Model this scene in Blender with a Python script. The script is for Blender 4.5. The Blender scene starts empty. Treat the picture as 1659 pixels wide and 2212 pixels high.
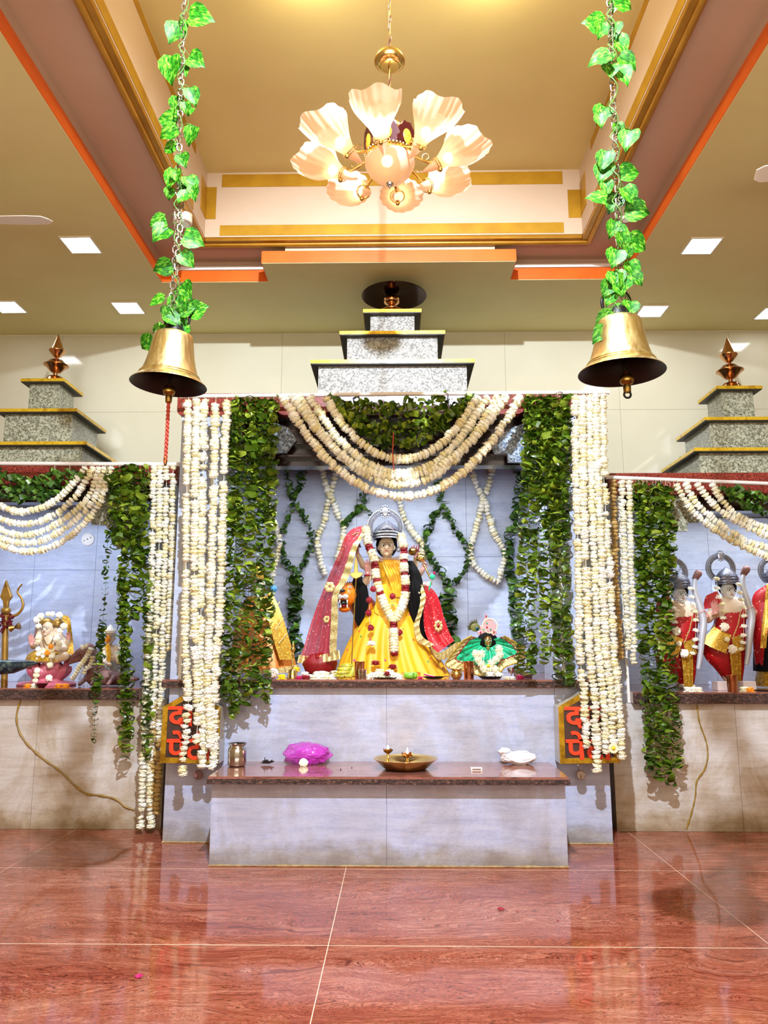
import bpy, bmesh, math, random
from mathutils import Vector, Matrix, Euler, noise
R = random.Random(7)
PI = math.pi
SC = bpy.context.scene
COL = SC.collection

# ---------------------------------------------------------------- camera
H = 1.25
FPX, CX, CY = 1660.0, 829.5, 1106.0
PITCH, YAW = math.radians(10.04), math.radians(0.93)
cam_d = bpy.data.cameras.new('camera')
cam = bpy.data.objects.new('camera', cam_d); COL.objects.link(cam)
cam.location = (0, 0, H)
cam.rotation_euler = Euler((PI/2 + PITCH, 0, YAW), 'XYZ')
cam_d.sensor_fit = 'HORIZONTAL'; cam_d.sensor_width = 36.0
cam_d.lens = 36.0 * FPX / 1659.0
cam_d.clip_start = 0.05; cam_d.clip_end = 60
SC.camera = cam
CM = cam.rotation_euler.to_matrix()
def ray(px, py): return CM @ Vector(((px-CX)/FPX, -(py-CY)/FPX, -1.0))
def P(px, py, Y):
    "the point of the place at depth Y that is seen at this pixel of the photograph"
    d = ray(px, py); return Vector((0, 0, H)) + d * (Y / d.y)
def PZ(px, py, Z):
    d = ray(px, py); return Vector((0, 0, H)) + d * ((Z - H) / d.z)

# ---------------------------------------------------------------- world, lights, exposure
w = bpy.data.worlds.new('world'); SC.world = w; w.use_nodes = True
w.node_tree.nodes['Background'].inputs[0].default_value = (1.0, 0.80, 0.52, 1)
w.node_tree.nodes['Background'].inputs[1].default_value = 0.52
vs = SC.view_settings
vs.view_transform = 'Standard'; vs.look = 'None'; vs.gamma = 1; vs.use_curve_mapping = False
vs.exposure = 0.44
cy = SC.cycles
cy.max_bounces = 7; cy.diffuse_bounces = 3; cy.glossy_bounces = 3; cy.transmission_bounces = 3; cy.transparent_max_bounces = 10; cy.adaptive_threshold = 0.03; cy.caustics_reflective = False; cy.caustics_refractive = False; cy.sample_clamp_indirect = 6
def lamp(kind, name, loc, power, color, **k):
    d = bpy.data.lights.new(name, kind); d.energy = power; d.color = color
    for a, b in k.items():
        if a not in ('rot', 'aim'): setattr(d, a, b)
    o = bpy.data.objects.new(name, d); COL.objects.link(o); o.location = loc
    if 'rot' in k: o.rotation_euler = k['rot']
    if 'aim' in k: o.rotation_euler = (Vector(k['aim']) - Vector(loc)).to_track_quat('-Z', 'Y').to_euler()
    return o
# cool white flood lamps high in the coffer, throwing light forward and down on to the shrines
lamp('SPOT', 'flood_lamp', (0.05, 1.15, 4.55), 1220, (0.78, 0.87, 1.0), spot_size=math.radians(96), spot_blend=0.6, shadow_soft_size=0.035, aim=(0, 5.6, 1.1))
# ceiling spots in the coffer, whose glow shows at the top edge of the picture
for gx in (662, 1062):
    q = PZ(gx, -55, H + 3.50)
    lamp('POINT', 'coffer_spot', q, 9, (1.0, 0.86, 0.5), shadow_soft_size=0.03)
# the panel lights of the hall behind the photographer
# cool tube lamps hidden behind the lintel of each niche
for lx, ly, lz, sz, pw in ((0.06, 5.66, 2.64, 1.7, 32), (-2.95, 5.96, 2.38, 1.3, 17), (2.95, 5.96, 2.34, 1.3, 18)):
    lamp('AREA', 'niche_tube_lamp', (lx, ly, lz), pw, (0.84, 0.91, 1.0) if lx > -1 else (0.66, 0.78, 1.0), shape='RECTANGLE', size=sz, size_y=0.10, rot=(math.radians(8), 0, 0))
# unseen fill light added behind the camera to brighten the ceiling
lamp('AREA', 'ceiling_fill', (0, -1.2, 1.6), 140, (1.0, 0.92, 0.74), shape='RECTANGLE', size=5, size_y=1.2, aim=(0, 0.6, 4.4))
lamp('AREA', 'hall_panel', (0, -1.2, 4.0), 90, (1.0, 0.93, 0.84), shape='RECTANGLE', size=6, size_y=2.5, rot=(math.radians(12), 0, 0))

# ---------------------------------------------------------------- materials
def srgb(h):
    if isinstance(h, str):
        h = h.lstrip('#'); c = [int(h[i:i+2], 16)/255 for i in (0, 2, 4)]
    else: c = list(h)
    return tuple(((x/12.92) if x <= 0.04045 else ((x+0.055)/1.055)**2.4) for x in c) + (1,)
MATS = {}
def mat(name, col, rough=0.5, metal=0.0, **k):
    m = bpy.data.materials.new(name); m.use_nodes = True
    b = m.node_tree.nodes['Principled BSDF']
    b.inputs['Base Color'].default_value = srgb(col)
    b.inputs['Roughness'].default_value = rough; b.inputs['Metallic'].default_value = metal
    if 'spec' in k: b.inputs['Specular IOR Level'].default_value = k['spec']
    if 'coat' in k: b.inputs['Coat Weight'].default_value = k['coat']; b.inputs['Coat Roughness'].default_value = 0.05
    if 'emit' in k: b.inputs['Emission Color'].default_value = srgb(k['emit']); b.inputs['Emission Strength'].default_value = k['es']
    if 'alpha' in k: b.inputs['Alpha'].default_value = k['alpha']
    if 'trans' in k: b.inputs['Transmission Weight'].default_value = k['trans']
    if 'sheen' in k: b.inputs['Sheen Weight'].default_value = k['sheen']
    if 'sss' in k: b.inputs['Subsurface Weight'].default_value = k['sss']; b.inputs['Subsurface Scale'].default_value = 0.01
    MATS[name] = m
    return m
class NT:
    def __init__(s, m): s.m = m; s.t = m.node_tree; s.b = s.t.nodes['Principled BSDF']
    def n(s, kind, **k):
        nd = s.t.nodes.new('ShaderNode' + kind)
        for a, v in k.items():
            if a.startswith('i_'):
                key = a[2:].replace('_', ' ')
                nd.inputs[int(key) if key.isdigit() else key].default_value = v
            else: setattr(nd, a, v)
        return nd
    def l(s, a, ao, b, bi): s.t.links.new(a.outputs[ao], b.inputs[bi])
    def coord(s, scale=(1, 1, 1), kind='Object', rot=(0, 0, 0)):
        if kind == 'World':
            c = s.n('NewGeometry'); out = 'Position'
        else: c = s.n('TexCoord'); out = kind
        mp = s.n('Mapping'); mp.inputs['Scale'].default_value = scale; mp.inputs['Rotation'].default_value = rot
        s.l(c, out, mp, 'Vector'); return mp
    def noise(s, vec, scale, detail=5, rough=0.6, dist=0.0):
        nd = s.n('TexNoise'); nd.inputs['Scale'].default_value = scale; nd.inputs['Detail'].default_value = detail
        nd.inputs['Roughness'].default_value = rough; nd.inputs['Distortion'].default_value = dist
        s.l(vec, 'Vector', nd, 'Vector'); return nd
    def ramp(s, src, out, stops, interp='LINEAR'):
        r = s.n('ValToRGB'); e = r.color_ramp.elements; r.color_ramp.interpolation = interp
        while len(e) < len(stops): e.new(0.5)
        for el, (p, c) in zip(e, stops): el.position = p; el.color = srgb(c) if not isinstance(c, float) else (c, c, c, 1)
        s.l(src, out, r, 'Fac'); return r
    def mix(s, fac, fo, a, ao, b, bo, mode='MIX', f=None):
        m = s.n('MixRGB', blend_type=mode)
        if fac is not None: s.l(fac, fo, m, 'Fac')
        else: m.inputs['Fac'].default_value = f
        s.l(a, ao, m, 'Color1'); s.l(b, bo, m, 'Color2'); return m
    def bump(s, src, out, strength=0.2, dist=0.01):
        b = s.n('Bump'); b.inputs['Strength'].default_value = strength; b.inputs['Distance'].default_value = dist
        s.l(src, out, b, 'Height'); s.l(b, 'Normal', s.b, 'Normal'); return b
def noisy(name, cols, scale=20, rough=0.5, metal=0, sc=(1, 1, 1), detail=5, dist=0, bump=0, bd=0.005, lo=0.35, hi=0.65, kind='World', **k):
    m = mat(name, cols[0], rough, metal, **k); t = NT(m)
    c = t.coord(sc, kind); nz = t.noise(c, scale, detail, 0.6, dist)
    n = len(cols)
    r = t.ramp(nz, 'Fac', [(lo + (hi-lo)*i/(n-1), cols[i]) for i in range(n)])
    t.l(r, 'Color', t.b, 'Base Color')
    if bump: t.bump(nz, 'Fac', bump, bd)
    return m

M = {}
# marble cladding: bluish white, streaked along the slab
def marble(name, cols, stain=0.0):
    m = mat(name, cols[0], 0.3, spec=0.35); t = NT(m)
    c = t.coord((1.2, 1.2, 9), 'World')
    a = t.noise(c, 3.0, 9, 0.68, 0.6)
    r = t.ramp(a, 'Fac', [(0.25, cols[2]), (0.42, cols[1]), (0.54, cols[0]), (0.74, cols[3])])
    c2 = t.coord((1, 1, 1), 'World'); b = t.noise(c2, 1.7, 5, 0.6, 0.2)
    tint = t.ramp(b, 'Fac', [(0.35, '#e6d9c6'), (0.62, '#ffffff')])
    x = t.mix(None, None, r, 'Color', tint, 'Color', 'MULTIPLY', 0.55)
    c3 = t.coord((1, 1, 3), 'World'); d = t.noise(c3, 40, 4, 0.7)
    r3 = t.ramp(d, 'Fac', [(0.3, '#dcdcde'), (0.55, '#ffffff')])
    y = t.mix(None, None, x, 'Color', r3, 'Color', 'MULTIPLY', 0.45)
    last = y
    if stain:
        c4 = t.coord((1.6, 1.6, 0.9), 'World'); e = t.noise(c4, 1.9, 9, 0.68, 0.8)
        r4 = t.ramp(e, 'Fac', [(0.44, '#ffffff'), (0.58, '#d8c29c'), (0.72, '#a88a58')])
        last = t.mix(None, None, y, 'Color', r4, 'Color', 'MULTIPLY', stain)
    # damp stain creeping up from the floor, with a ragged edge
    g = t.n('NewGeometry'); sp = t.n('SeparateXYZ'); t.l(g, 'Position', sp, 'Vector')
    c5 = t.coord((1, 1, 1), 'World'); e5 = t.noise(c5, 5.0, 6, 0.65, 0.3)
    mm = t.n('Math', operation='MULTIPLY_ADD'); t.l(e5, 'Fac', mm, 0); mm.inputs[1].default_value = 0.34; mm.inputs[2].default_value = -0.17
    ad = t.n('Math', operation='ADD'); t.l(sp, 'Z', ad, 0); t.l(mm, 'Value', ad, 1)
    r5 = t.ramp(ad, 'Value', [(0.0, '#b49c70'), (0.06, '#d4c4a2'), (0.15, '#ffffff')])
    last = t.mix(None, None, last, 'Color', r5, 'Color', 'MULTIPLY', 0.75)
    t.l(last, 'Color', t.b, 'Base Color'); return m
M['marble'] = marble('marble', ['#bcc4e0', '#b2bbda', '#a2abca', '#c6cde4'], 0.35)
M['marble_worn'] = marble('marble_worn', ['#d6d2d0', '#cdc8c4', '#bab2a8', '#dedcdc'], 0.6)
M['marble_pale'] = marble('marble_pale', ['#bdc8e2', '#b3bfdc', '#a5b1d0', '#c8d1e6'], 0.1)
# grey speckled granite of the stepped roofs
def granite(name, c0, c1, c2, c3, rough=0.3, scale=95):
    m = mat(name, c0, rough); t = NT(m); c = t.coord((1, 1, 1), 'World')
    v = t.n('TexVoronoi', feature='F1'); v.inputs['Scale'].default_value = scale; v.inputs['Randomness'].default_value = 1; t.l(c, 'Vector', v, 'Vector')
    sep = t.n('SeparateColor'); t.l(v, 'Color', sep, 'Color')
    r = t.ramp(sep, 'Red', [(0.0, c3), (0.22, c1), (0.5, c0), (0.8, c2)])
    nz = t.noise(c, scale*1.6, 3, 0.7)
    r2 = t.ramp(nz, 'Fac', [(0.35, '#8a8a86'), (0.55, '#ffffff')])
    x = t.mix(None, None, r, 'Color', r2, 'Color', 'MULTIPLY', 0.7)
    t.l(x, 'Color', t.b, 'Base Color'); return m
M['granite'] = granite('granite', '#98958c', '#7f7c75', '#bfbbb4', '#5a5650', 0.5)
M['granite_green'] = granite('granite_green', '#9a9a84', '#82836e', '#c2c1a8', '#5e604e')
M['granite_blue'] = granite('granite_blue', '#7c90a8', '#5d6f88', '#b4c2d4', '#38424f')
M['granite_red'] = granite('granite_red', '#8a3028', '#6e2420', '#a04436', '#401410', 0.25, 160)
M['granite_brown'] = granite('granite_brown', '#27130f', '#1a0c0a', '#341b16', '#0e0505', 0.16, 120)
def slabmat():
    m = mat('slab_stone', '#7a4a3a', 0.12, coat=0.4); t = NT(m); c = t.coord((2.2, 6, 14), 'World')
    a = t.noise(c, 3.2, 8, 0.7, 1.0)
    r = t.ramp(a, 'Fac', [(0.3, '#3c2320'), (0.42, '#7d4a3e'), (0.55, '#9c6656'), (0.68, '#6b4034'), (0.8, '#b98a78')])
    t.l(r, 'Color', t.b, 'Base Color'); return m
M['slab'] = slabmat()
def edgemat():
    m = mat('rough_slab_edge', '#4a2e26', 0.4); t = NT(m); c = t.coord((1, 1, 2.5), 'World')
    a = t.noise(c, 34, 7, 0.75, 1.5)
    r = t.ramp(a, 'Fac', [(0.40, '#120a09'), (0.50, '#38201b'), (0.58, '#6e4c3e'), (0.72, '#a88c78')])
    t.l(r, 'Color', t.b, 'Base Color'); t.bump(a, 'Fac', 0.7, 0.01); return m
M['edge'] = edgemat()
# polished red granite floor: swirling flow bands and fine dark grain
def floormat():
    m = mat('floor_granite', '#a8604e', 0.07, spec=0.42); t = NT(m)
    c = t.coord((0.75, 1.9, 1), 'World')
    wr = t.noise(c, 1.3, 3, 0.5, 0.6)
    add = t.n('VectorMath', operation='MULTIPLY_ADD'); t.l(wr, 'Color', add, 0); add.inputs[1].default_value = (0.9, 0.9, 0); t.l(c, 'Vector', add, 2)
    mp = t.n('Mapping'); mp.inputs['Scale'].default_value = (1.7, 4.6, 1); t.l(add, 'Vector', mp, 'Vector')
    a = t.noise(mp, 2.2, 12, 0.76, 1.7)
    r = t.ramp(a, 'Fac', [(0.27, '#4c2c28'), (0.40, '#92523f'), (0.48, '#c4806a'), (0.515, '#a0604e'), (0.56, '#dca28c'), (0.63, '#ac6c58'), (0.73, '#cc927e')])
    b = t.noise(c, 1.1, 5, 0.6, 0.9)
    rb = t.ramp(b, 'Fac', [(0.38, '#b05c30'), (0.52, '#d09a7c'), (0.62, '#dcc0b8')])
    x = t.mix(None, None, r, 'Color', rb, 'Color', 'MULTIPLY', 0.72)
    mp2 = t.n('Mapping'); mp2.inputs['Scale'].default_value = (34, 60, 1); t.l(add, 'Vector', mp2, 'Vector')
    g = t.noise(mp2, 2.2, 5, 0.7, 0.8)
    rg = t.ramp(g, 'Fac', [(0.38, '#5e3c36'), (0.50, '#ffffff')])
    y = t.mix(None, None, x, 'Color', rg, 'Color', 'MULTIPLY', 0.8)
    t.l(y, 'Color', t.b, 'Base Color'); return m
M['floor'] = floormat()
M['grout'] = mat('grout', '#f0cdb0', 0.6)
def plaster(name, a, b, rough=0.75):
    return noisy(name, [a, b], 1.3, rough, lo=0.3, hi=0.7, detail=4, bump=0.0)
M['ceil'] = plaster('cream_ceiling_paint', '#dccf90', '#e4d89e', 0.6)
M['ceil_up'] = plaster('upper_ceiling_paint', '#dac98a', '#e2d294', 0.6)
M['recess'] = plaster('mauve_recess_paint', '#c0a08a', '#caac96', 0.5)
M['cof'] = plaster('coffer_cream_paint', '#cdb399', '#d4bca4', 0.5)
M['orange'] = noisy('orange_paint', ['#e2600f', '#ec6c16'], 3, 0.4)
M['gold'] = noisy('ochre_gold_paint', ['#b08118', '#c29422'], 5, 0.42, metal=0.25)
M['goldm'] = noisy('gold_moulding_paint', ['#a8741c', '#bf8c2c'], 4, 0.3, metal=0.45)
M['white'] = mat('white_paint', '#f2eee6', 0.5)
M['tile'] = noisy('cream_glazed_tile', ['#cfc8ae', '#d6d0b8'], 1.2, 0.09, lo=0.3, hi=0.7)
M['joint'] = mat('tile_joint', '#bdb6a2', 0.7)
M['cap'] = noisy('gold_tape', ['#caa21c', '#e2bd34', '#b88c14'], 16, 0.28, metal=0.35, bump=0.3, bd=0.003)
M['capdark'] = mat('cap_underside', '#2c2620', 0.4)
M['rod'] = mat('curtain_rod', '#dcd2cc', 0.35)
M['brass'] = noisy('polished_brass', ['#d4b468', '#e2c67c'], 6, 0.22, metal=1.0)
M['brasspaint'] = noisy('brass_paint', ['#94702c', '#b08a44'], 9, 0.4, metal=0.55)
M['brassd'] = noisy('old_brass', ['#8a6a34', '#a98443'], 12, 0.3, metal=1.0)
M['rosebrass'] = noisy('copper_brass', ['#c08a5c', '#d09c6c'], 6, 0.16, metal=1.0)
def bellmat():
    m = mat('bell_bronze', '#e0c478', 0.34, 1.0); t = NT(m); c = t.coord((1, 1, 0.12), 'Object')
    a = t.noise(c, 60, 5, 0.7); r = t.ramp(a, 'Fac', [(0.3, '#d8c07a'), (0.6, '#f2e2a6')]); t.l(r, 'Color', t.b, 'Base Color')
    r2 = t.ramp(a, 'Fac', [(0.3, 0.26), (0.7, 0.42)]); t.l(r2, 'Color', t.b, 'Roughness'); return m
M['bell'] = bellmat()
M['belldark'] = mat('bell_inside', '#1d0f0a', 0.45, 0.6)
M['iron'] = mat('black_iron', '#15110e', 0.45, 0.6)
M['steel'] = mat('steel', '#c4bfba', 0.14, 1.0)
M['chain'] = mat('chain_steel', '#b9b0a0', 0.3, 1.0)
M['copper'] = noisy('copper', ['#b36c46', '#c98a66'], 5, 0.2, metal=1.0)
M['silver'] = noisy('silver_filigree', ['#b8bac4', '#3c3e4c', '#a2a4b2'], 150, 0.35, metal=0.8, bump=0.6, bd=0.003, lo=0.4, hi=0.6)
M['silverd'] = noisy('dark_silver_filigree', ['#8a8c98', '#1c1d26', '#74768a'], 170, 0.4, metal=0.7, bump=0.6, bd=0.003, lo=0.42, hi=0.58)
M['silverp'] = mat('silver', '#b4b8c4', 0.3, 1.0)
M['petal'] = mat('white_petal', '#fbf8ea', 0.7)
t_ = NT(M['petal']); oi_ = t_.n('ObjectInfo'); r_ = t_.ramp(oi_, 'Random', [(0.0, '#fffdf4'), (0.6, '#fbf6dc'), (1.0, '#f1e6b4')]); t_.l(r_, 'Color', t_.b, 'Base Color')
M['petal_old'] = mat('wilted_petal', '#c9a968', 0.75)
M['thread'] = mat('thread', '#e6dfc8', 0.8)
M['redthread'] = mat('red_thread', '#b4402e', 0.8)
def leafm(name, a, b, c_, rough=0.32):
    m = mat(name, a, rough); t = NT(m)
    oi = t.n('ObjectInfo'); r = t.ramp(oi, 'Random', [(0.0, a), (0.55, b), (0.9, c_)])
    c = t.coord((1, 1, 1), 'Object'); nz = t.noise(c, 2.5, 4, 0.6)
    r2 = t.ramp(nz, 'Fac', [(0.3, '#9aa088'), (0.65, '#ffffff')])
    x = t.mix(None, None, r, 'Color', r2, 'Color', 'MULTIPLY', 0.7)
    t.l(x, 'Color', t.b, 'Base Color'); return m
M['leaf'] = leafm('garland_leaf', '#34500e', '#557414', '#94a832')
M['leaf_dark'] = leafm('dark_garland_leaf', '#2c4c16', '#3f6720', '#648c30')
def vinem():
    m = mat('variegated_leaf', '#2fae34', 0.5, spec=0.25); t = NT(m)
    c = t.coord((1.6, 4.5, 2), 'Object', rot=(0, 0, 0.5)); nz = t.noise(c, 2.2, 4, 0.6, 0.8)
    oi = t.n('ObjectInfo')
    r = t.ramp(nz, 'Fac', [(0.40, '#144c06'), (0.50, '#287a10'), (0.58, '#68a626'), (0.70, '#c0d464')])
    r2 = t.ramp(oi, 'Random', [(0.0, '#8cb058'), (0.5, '#d8e8c8'), (1.0, '#e8ffd8')])
    x = t.mix(None, None, r, 'Color', r2, 'Color', 'MULTIPLY', 0.8)
    t.l(x, 'Color', t.b, 'Base Color'); 
    return m
M['vine'] = vinem(); M['stem'] = mat('vine_stem', '#4d7a2c', 0.5)
M['red_text'] = mat('red_acrylic', '#f0401c', 0.35)
M['signdark'] = noisy('sign_face', ['#3a2a26', '#4c3833'], 8, 0.2)
M['signgold'] = noisy('gold_tape_frame', ['#a87c14', '#c79a22', '#8e6610'], 10, 0.25, metal=0.5)
M['acrylic'] = mat('clear_side', '#b5ad9a', 0.15)
M['black'] = mat('black_hair', '#040304', 0.75, spec=0.2)
M['skin'] = mat('painted_marble_skin', '#e6d0b4', 0.35)
M['palm'] = mat('pink_palm', '#dea098', 0.4)
M['lip'] = mat('red_lips', '#a8242a', 0.4)
M['ink'] = mat('black_paint', '#0b0a0c', 0.4)
M['eyew'] = mat('white_eye_paint', '#f6f4f0', 0.3)
M['yellow'] = noisy('yellow_silk', ['#eda600', '#f7be14', '#e29a00'], 14, 0.42, sheen=0.3)
def motif(name, base, cols, scale, thr=0.22, rough=0.5, **k):
    m = mat(name, base, rough, **k); t = NT(m); c = t.coord((1, 1, 1), 'World')
    v = t.n('TexVoronoi', feature='F1'); v.inputs['Scale'].default_value = scale; t.l(c, 'Vector', v, 'Vector')
    sep = t.n('SeparateColor'); t.l(v, 'Color', sep, 'Color')
    rc = t.ramp(sep, 'Red', [(i/len(cols), cc) for i, cc in enumerate(cols)], 'CONSTANT')
    rf = t.ramp(v, 'Distance', [(thr*0.9, 1.0), (thr, 0.0)])
    b = t.n('RGB'); b.outputs[0].default_value = srgb(base)
    x = t.mix(rf, 'Color', b, 0, rc, 'Color'); t.l(x, 'Color', t.b, 'Base Color'); return m
M['yellow_motif'] = motif('yellow_silk_with_motifs', '#f2b21a', ['#f2b21a', '#e2622c', '#f2b21a', '#5d8a30', '#f2b21a', '#e0506a', '#f2b21a', '#7c9a30'], 17, 0.19)
M['redcloth'] = motif('red_cloth_gold_dots', '#b0080e', ['#f6d9b0', '#f08a50', '#ffe9c4'], 34, 0.17, 0.5)
M['redplain'] = mat('plain_red_cloth', '#85080f', 0.5)
def sheer(name, base, dot, a):
    m = motif(name, base, [dot, dot], 46, 0.16, 0.5); b = m.node_tree.nodes['Principled BSDF']; b.inputs['Alpha'].default_value = a; return m
M['sheer'] = sheer('sheer_red_net', '#a80212', '#ffe0d8', 0.86)
M['redveil'] = sheer('red_veil', '#b80a14', '#ffe6c0', 1.0)
M['brocade'] = noisy('gold_brocade', ['#e9d489', '#9c7a2e', '#f3e6b0'], 110, 0.35, metal=0.35, bump=0.8, bd=0.003, lo=0.4, hi=0.6)
M['goldcloth'] = noisy('gold_cloth', ['#d9a62c', '#9a6a12', '#f0cb58'], 80, 0.35, metal=0.4, bump=0.5, bd=0.002, lo=0.4, hi=0.6)
M['orangecloth'] = noisy('orange_brocade', ['#d9741a', '#e59a3a', '#c05c12'], 90, 0.4, metal=0.15, lo=0.4, hi=0.6)
M['green'] = noisy('green_silk', ['#0aa06c', '#12c48a', '#067048'], 22, 0.3, sheen=0.3, bump=0.5, bd=0.004)
M['lion'] = noisy('orange_lion_paint', ['#e8780c', '#f08a1c'], 20, 0.4)
M['maroon'] = mat('maroon_paint', '#5c0d1c', 0.35)
M['pink'] = noisy('pink_lotus_paint', ['#d0607a', '#e08a98'], 14, 0.4)
M['amber'] = mat('amber_glass', '#e89a2c', 0.2)
M['choc'] = mat('dark_brown_lacquer', '#3c1010', 0.25)
M['banana'] = noisy('banana_skin', ['#d4b22a', '#8f9a30', '#e6c83c'], 30, 0.4)
M['marigold'] = mat('marigold', '#f49a0c', 0.6)
M['yellowflower'] = mat('yellow_flower', '#ffd90a', 0.6)
M['rose'] = mat('dark_red_rose', '#8e0a1a', 0.6)
M['magenta'] = mat('magenta_petal', '#c81060', 0.6)
M['plasticw'] = noisy('white_plastic', ['#f4f4f8', '#dcdde6'], 20, 0.3)
M['brownstone'] = noisy('brown_painted_stone', ['#6e4a44', '#8a6058'], 20, 0.5)
M['sealant'] = noisy('yellow_sealant', ['#a8842c', '#8a6a22'], 20, 0.5)

# ---------------------------------------------------------------- mesh building
def root_loc(o):
    while o.parent is not None: o = o.parent
    return o.location.copy()
def link(o, parent=None):
    COL.objects.link(o)
    if parent is not None: o.parent = parent
    return o
def tag(o, label=None, cat=None, group=None, kind=None):
    if label: o['label'] = label
    if cat: o['category'] = cat
    if group: o['group'] = group
    if kind: o['kind'] = kind
    return o
def thing(name, label, cat, loc=(0, 0, 0), group=None):
    o = bpy.data.objects.new(name, None); o.empty_display_size = 0.05; COL.objects.link(o); o.location = loc
    return tag(o, label, cat, group)
def frame_of(d, up=Vector((0, 0, 1))):
    z = Vector(d).normalized()
    if abs(z.dot(up)) > 0.98: up = Vector((0, 1, 0)) if abs(z.y) < 0.9 else Vector((1, 0, 0))
    x = up.cross(z).normalized(); y = z.cross(x)
    return x, y, z
class MB:
    def __init__(s): s.v = []; s.f = []; s.mi = []; s.cur = 0
    def add(s, vs, fs):
        o = len(s.v); s.v += [Vector(v) for v in vs]; s.f += [tuple(i+o for i in f) for f in fs]; s.mi += [s.cur]*len(fs); return s
    def box(s, a, b):
        (x0, y0, z0), (x1, y1, z1) = a, b
        if x0 > x1: x0, x1 = x1, x0
        if y0 > y1: y0, y1 = y1, y0
        if z0 > z1: z0, z1 = z1, z0
        return s.add([(x0,y0,z0),(x1,y0,z0),(x1,y1,z0),(x0,y1,z0),(x0,y0,z1),(x1,y0,z1),(x1,y1,z1),(x0,y1,z1)],
                     [(0,3,2,1),(4,5,6,7),(0,1,5,4),(1,2,6,5),(2,3,7,6),(3,0,4,7)])
    def prism(s, pts, y0, y1):
        "outline in x,z extruded along y"
        n = len(pts); vs = [(p[0], y0, p[1]) for p in pts] + [(p[0], y1, p[1]) for p in pts]
        fs = [tuple(range(n)), tuple(range(2*n-1, n-1, -1))] + [(i, i+n, (i+1) % n+n, (i+1) % n) for i in range(n)]
        return s.add(vs, fs)
    def tube(s, path, r, n=8, closed=False, cap=True):
        path = [Vector(p) for p in path]; m = len(path)
        rr = r if isinstance(r, (list, tuple)) else [r]*m
        vs = []; fs = []; px = None
        for i, p in enumerate(path):
            if closed: d = path[(i+1) % m] - path[i-1]
            else: d = path[min(i+1, m-1)] - path[max(i-1, 0)]
            if d.length < 1e-9: d = Vector((0, 0, 1))
            if px is None: x, y, z = frame_of(d)
            else:
                z = d.normalized(); x = (px - z*px.dot(z))
                x = x.normalized() if x.length > 1e-6 else frame_of(d)[0]
                y = z.cross(x)
            px = x
            for k in range(n):
                a = 2*PI*k/n; vs.append(p + (x*math.cos(a) + y*math.sin(a))*rr[i])
        mm = m if closed else m-1
        for i in range(mm):
            j = (i+1) % m
            for k in range(n):
                k2 = (k+1) % n; fs.append((i*n+k, i*n+k2, j*n+k2, j*n+k))
        if cap and not closed:
            fs.append(tuple(range(n-1, -1, -1))); fs.append(tuple(range((m-1)*n, m*n)))
        return s.add(vs, fs)
    def capsule(s, a, b, r1, r2=None, n=10):
        r2 = r1 if r2 is None else r2; a = Vector(a); b = Vector(b); d = b-a
        if d.length < 1e-7: return s.ball(a, (r1, r1, r1))
        z = d.normalized(); pts = []; rs = []
        for t in (1.0, 0.87, 0.5): pts.append(a - z*r1*t); rs.append(r1*math.sqrt(max(0.0004, 1-t*t)))
        pts += [a, b]; rs += [r1, r2]
        for t in (0.5, 0.87, 1.0): pts.append(b + z*r2*t); rs.append(r2*math.sqrt(max(0.0004, 1-t*t)))
        return s.tube(pts, rs, n)
    def ball(s, c, r, n=14, m=9, rot=None, fn=None):
        c = Vector(c); r = (r, r, r) if not isinstance(r, (tuple, list)) else r
        vs = []; fs = []
        for j in range(m+1):
            ph = PI*j/m
            for i in range(n):
                th = 2*PI*i/n; p = Vector((math.sin(ph)*math.cos(th), math.sin(ph)*math.sin(th), math.cos(ph)))
                if fn: p = p*fn(p)
                p = Vector((p.x*r[0], p.y*r[1], p.z*r[2]))
                if rot: p = rot @ p
                vs.append(c+p)
        for j in range(m):
            for i in range(n):
                i2 = (i+1) % n; fs.append((j*n+i, (j+1)*n+i, (j+1)*n+i2, j*n+i2))
        return s.add(vs, fs)
    def lathe(s, c, prof, n=24, fn=None, rot=None, close=False):
        "prof: (radius, height) bottom to top round the axis through c"
        c = Vector(c); vs = []; fs = []; m = len(prof)
        for j, (r, h) in enumerate(prof):
            for i in range(n):
                a = 2*PI*i/n; k = fn(a, j/(m-1)) if fn else 1
                p = Vector((math.cos(a)*r*k, math.sin(a)*r*k, h)); p = rot @ p if rot else p
                vs.append(c+p)
        for j in range(m-1):
            for i in range(n):
                i2 = (i+1) % n; fs.append((j*n+i, j*n+i2, (j+1)*n+i2, (j+1)*n+i))
        if close:
            if prof[0][0] > 1e-4: fs.append(tuple(range(n-1, -1, -1)))
            if prof[-1][0] > 1e-4: fs.append(tuple(range((m-1)*n, m*n)))
        return s.add(vs, fs)
    def grid(s, nu, nv, fn, wrap=False):
        vs = [fn(i/nu, j/nv) for j in range(nv+1) for i in range(nu if wrap else nu+1)]
        w_ = nu if wrap else nu+1; fs = []
        for j in range(nv):
            for i in range(nu):
                i2 = (i+1) % w_; fs.append((j*w_+i, j*w_+i2, (j+1)*w_+i2, (j+1)*w_+i))
        return s.add(vs, fs)
    def mesh(s, name, mats, smooth=True, off=Vector((0, 0, 0))):
        me = bpy.data.meshes.new(name); me.from_pydata([tuple(v-off) for v in s.v], [], s.f)
        for m_ in (mats if isinstance(mats, (list, tuple)) else [mats]): me.materials.append(M[m_] if isinstance(m_, str) else m_)
        if smooth:
            me.polygons.foreach_set('use_smooth', [True]*len(me.polygons))
        if any(s.mi): me.polygons.foreach_set('material_index', s.mi)
        me.update()
        if smooth:
            try: me.set_sharp_from_angle(angle=math.radians(42))
            except Exception: pass
        return me
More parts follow.
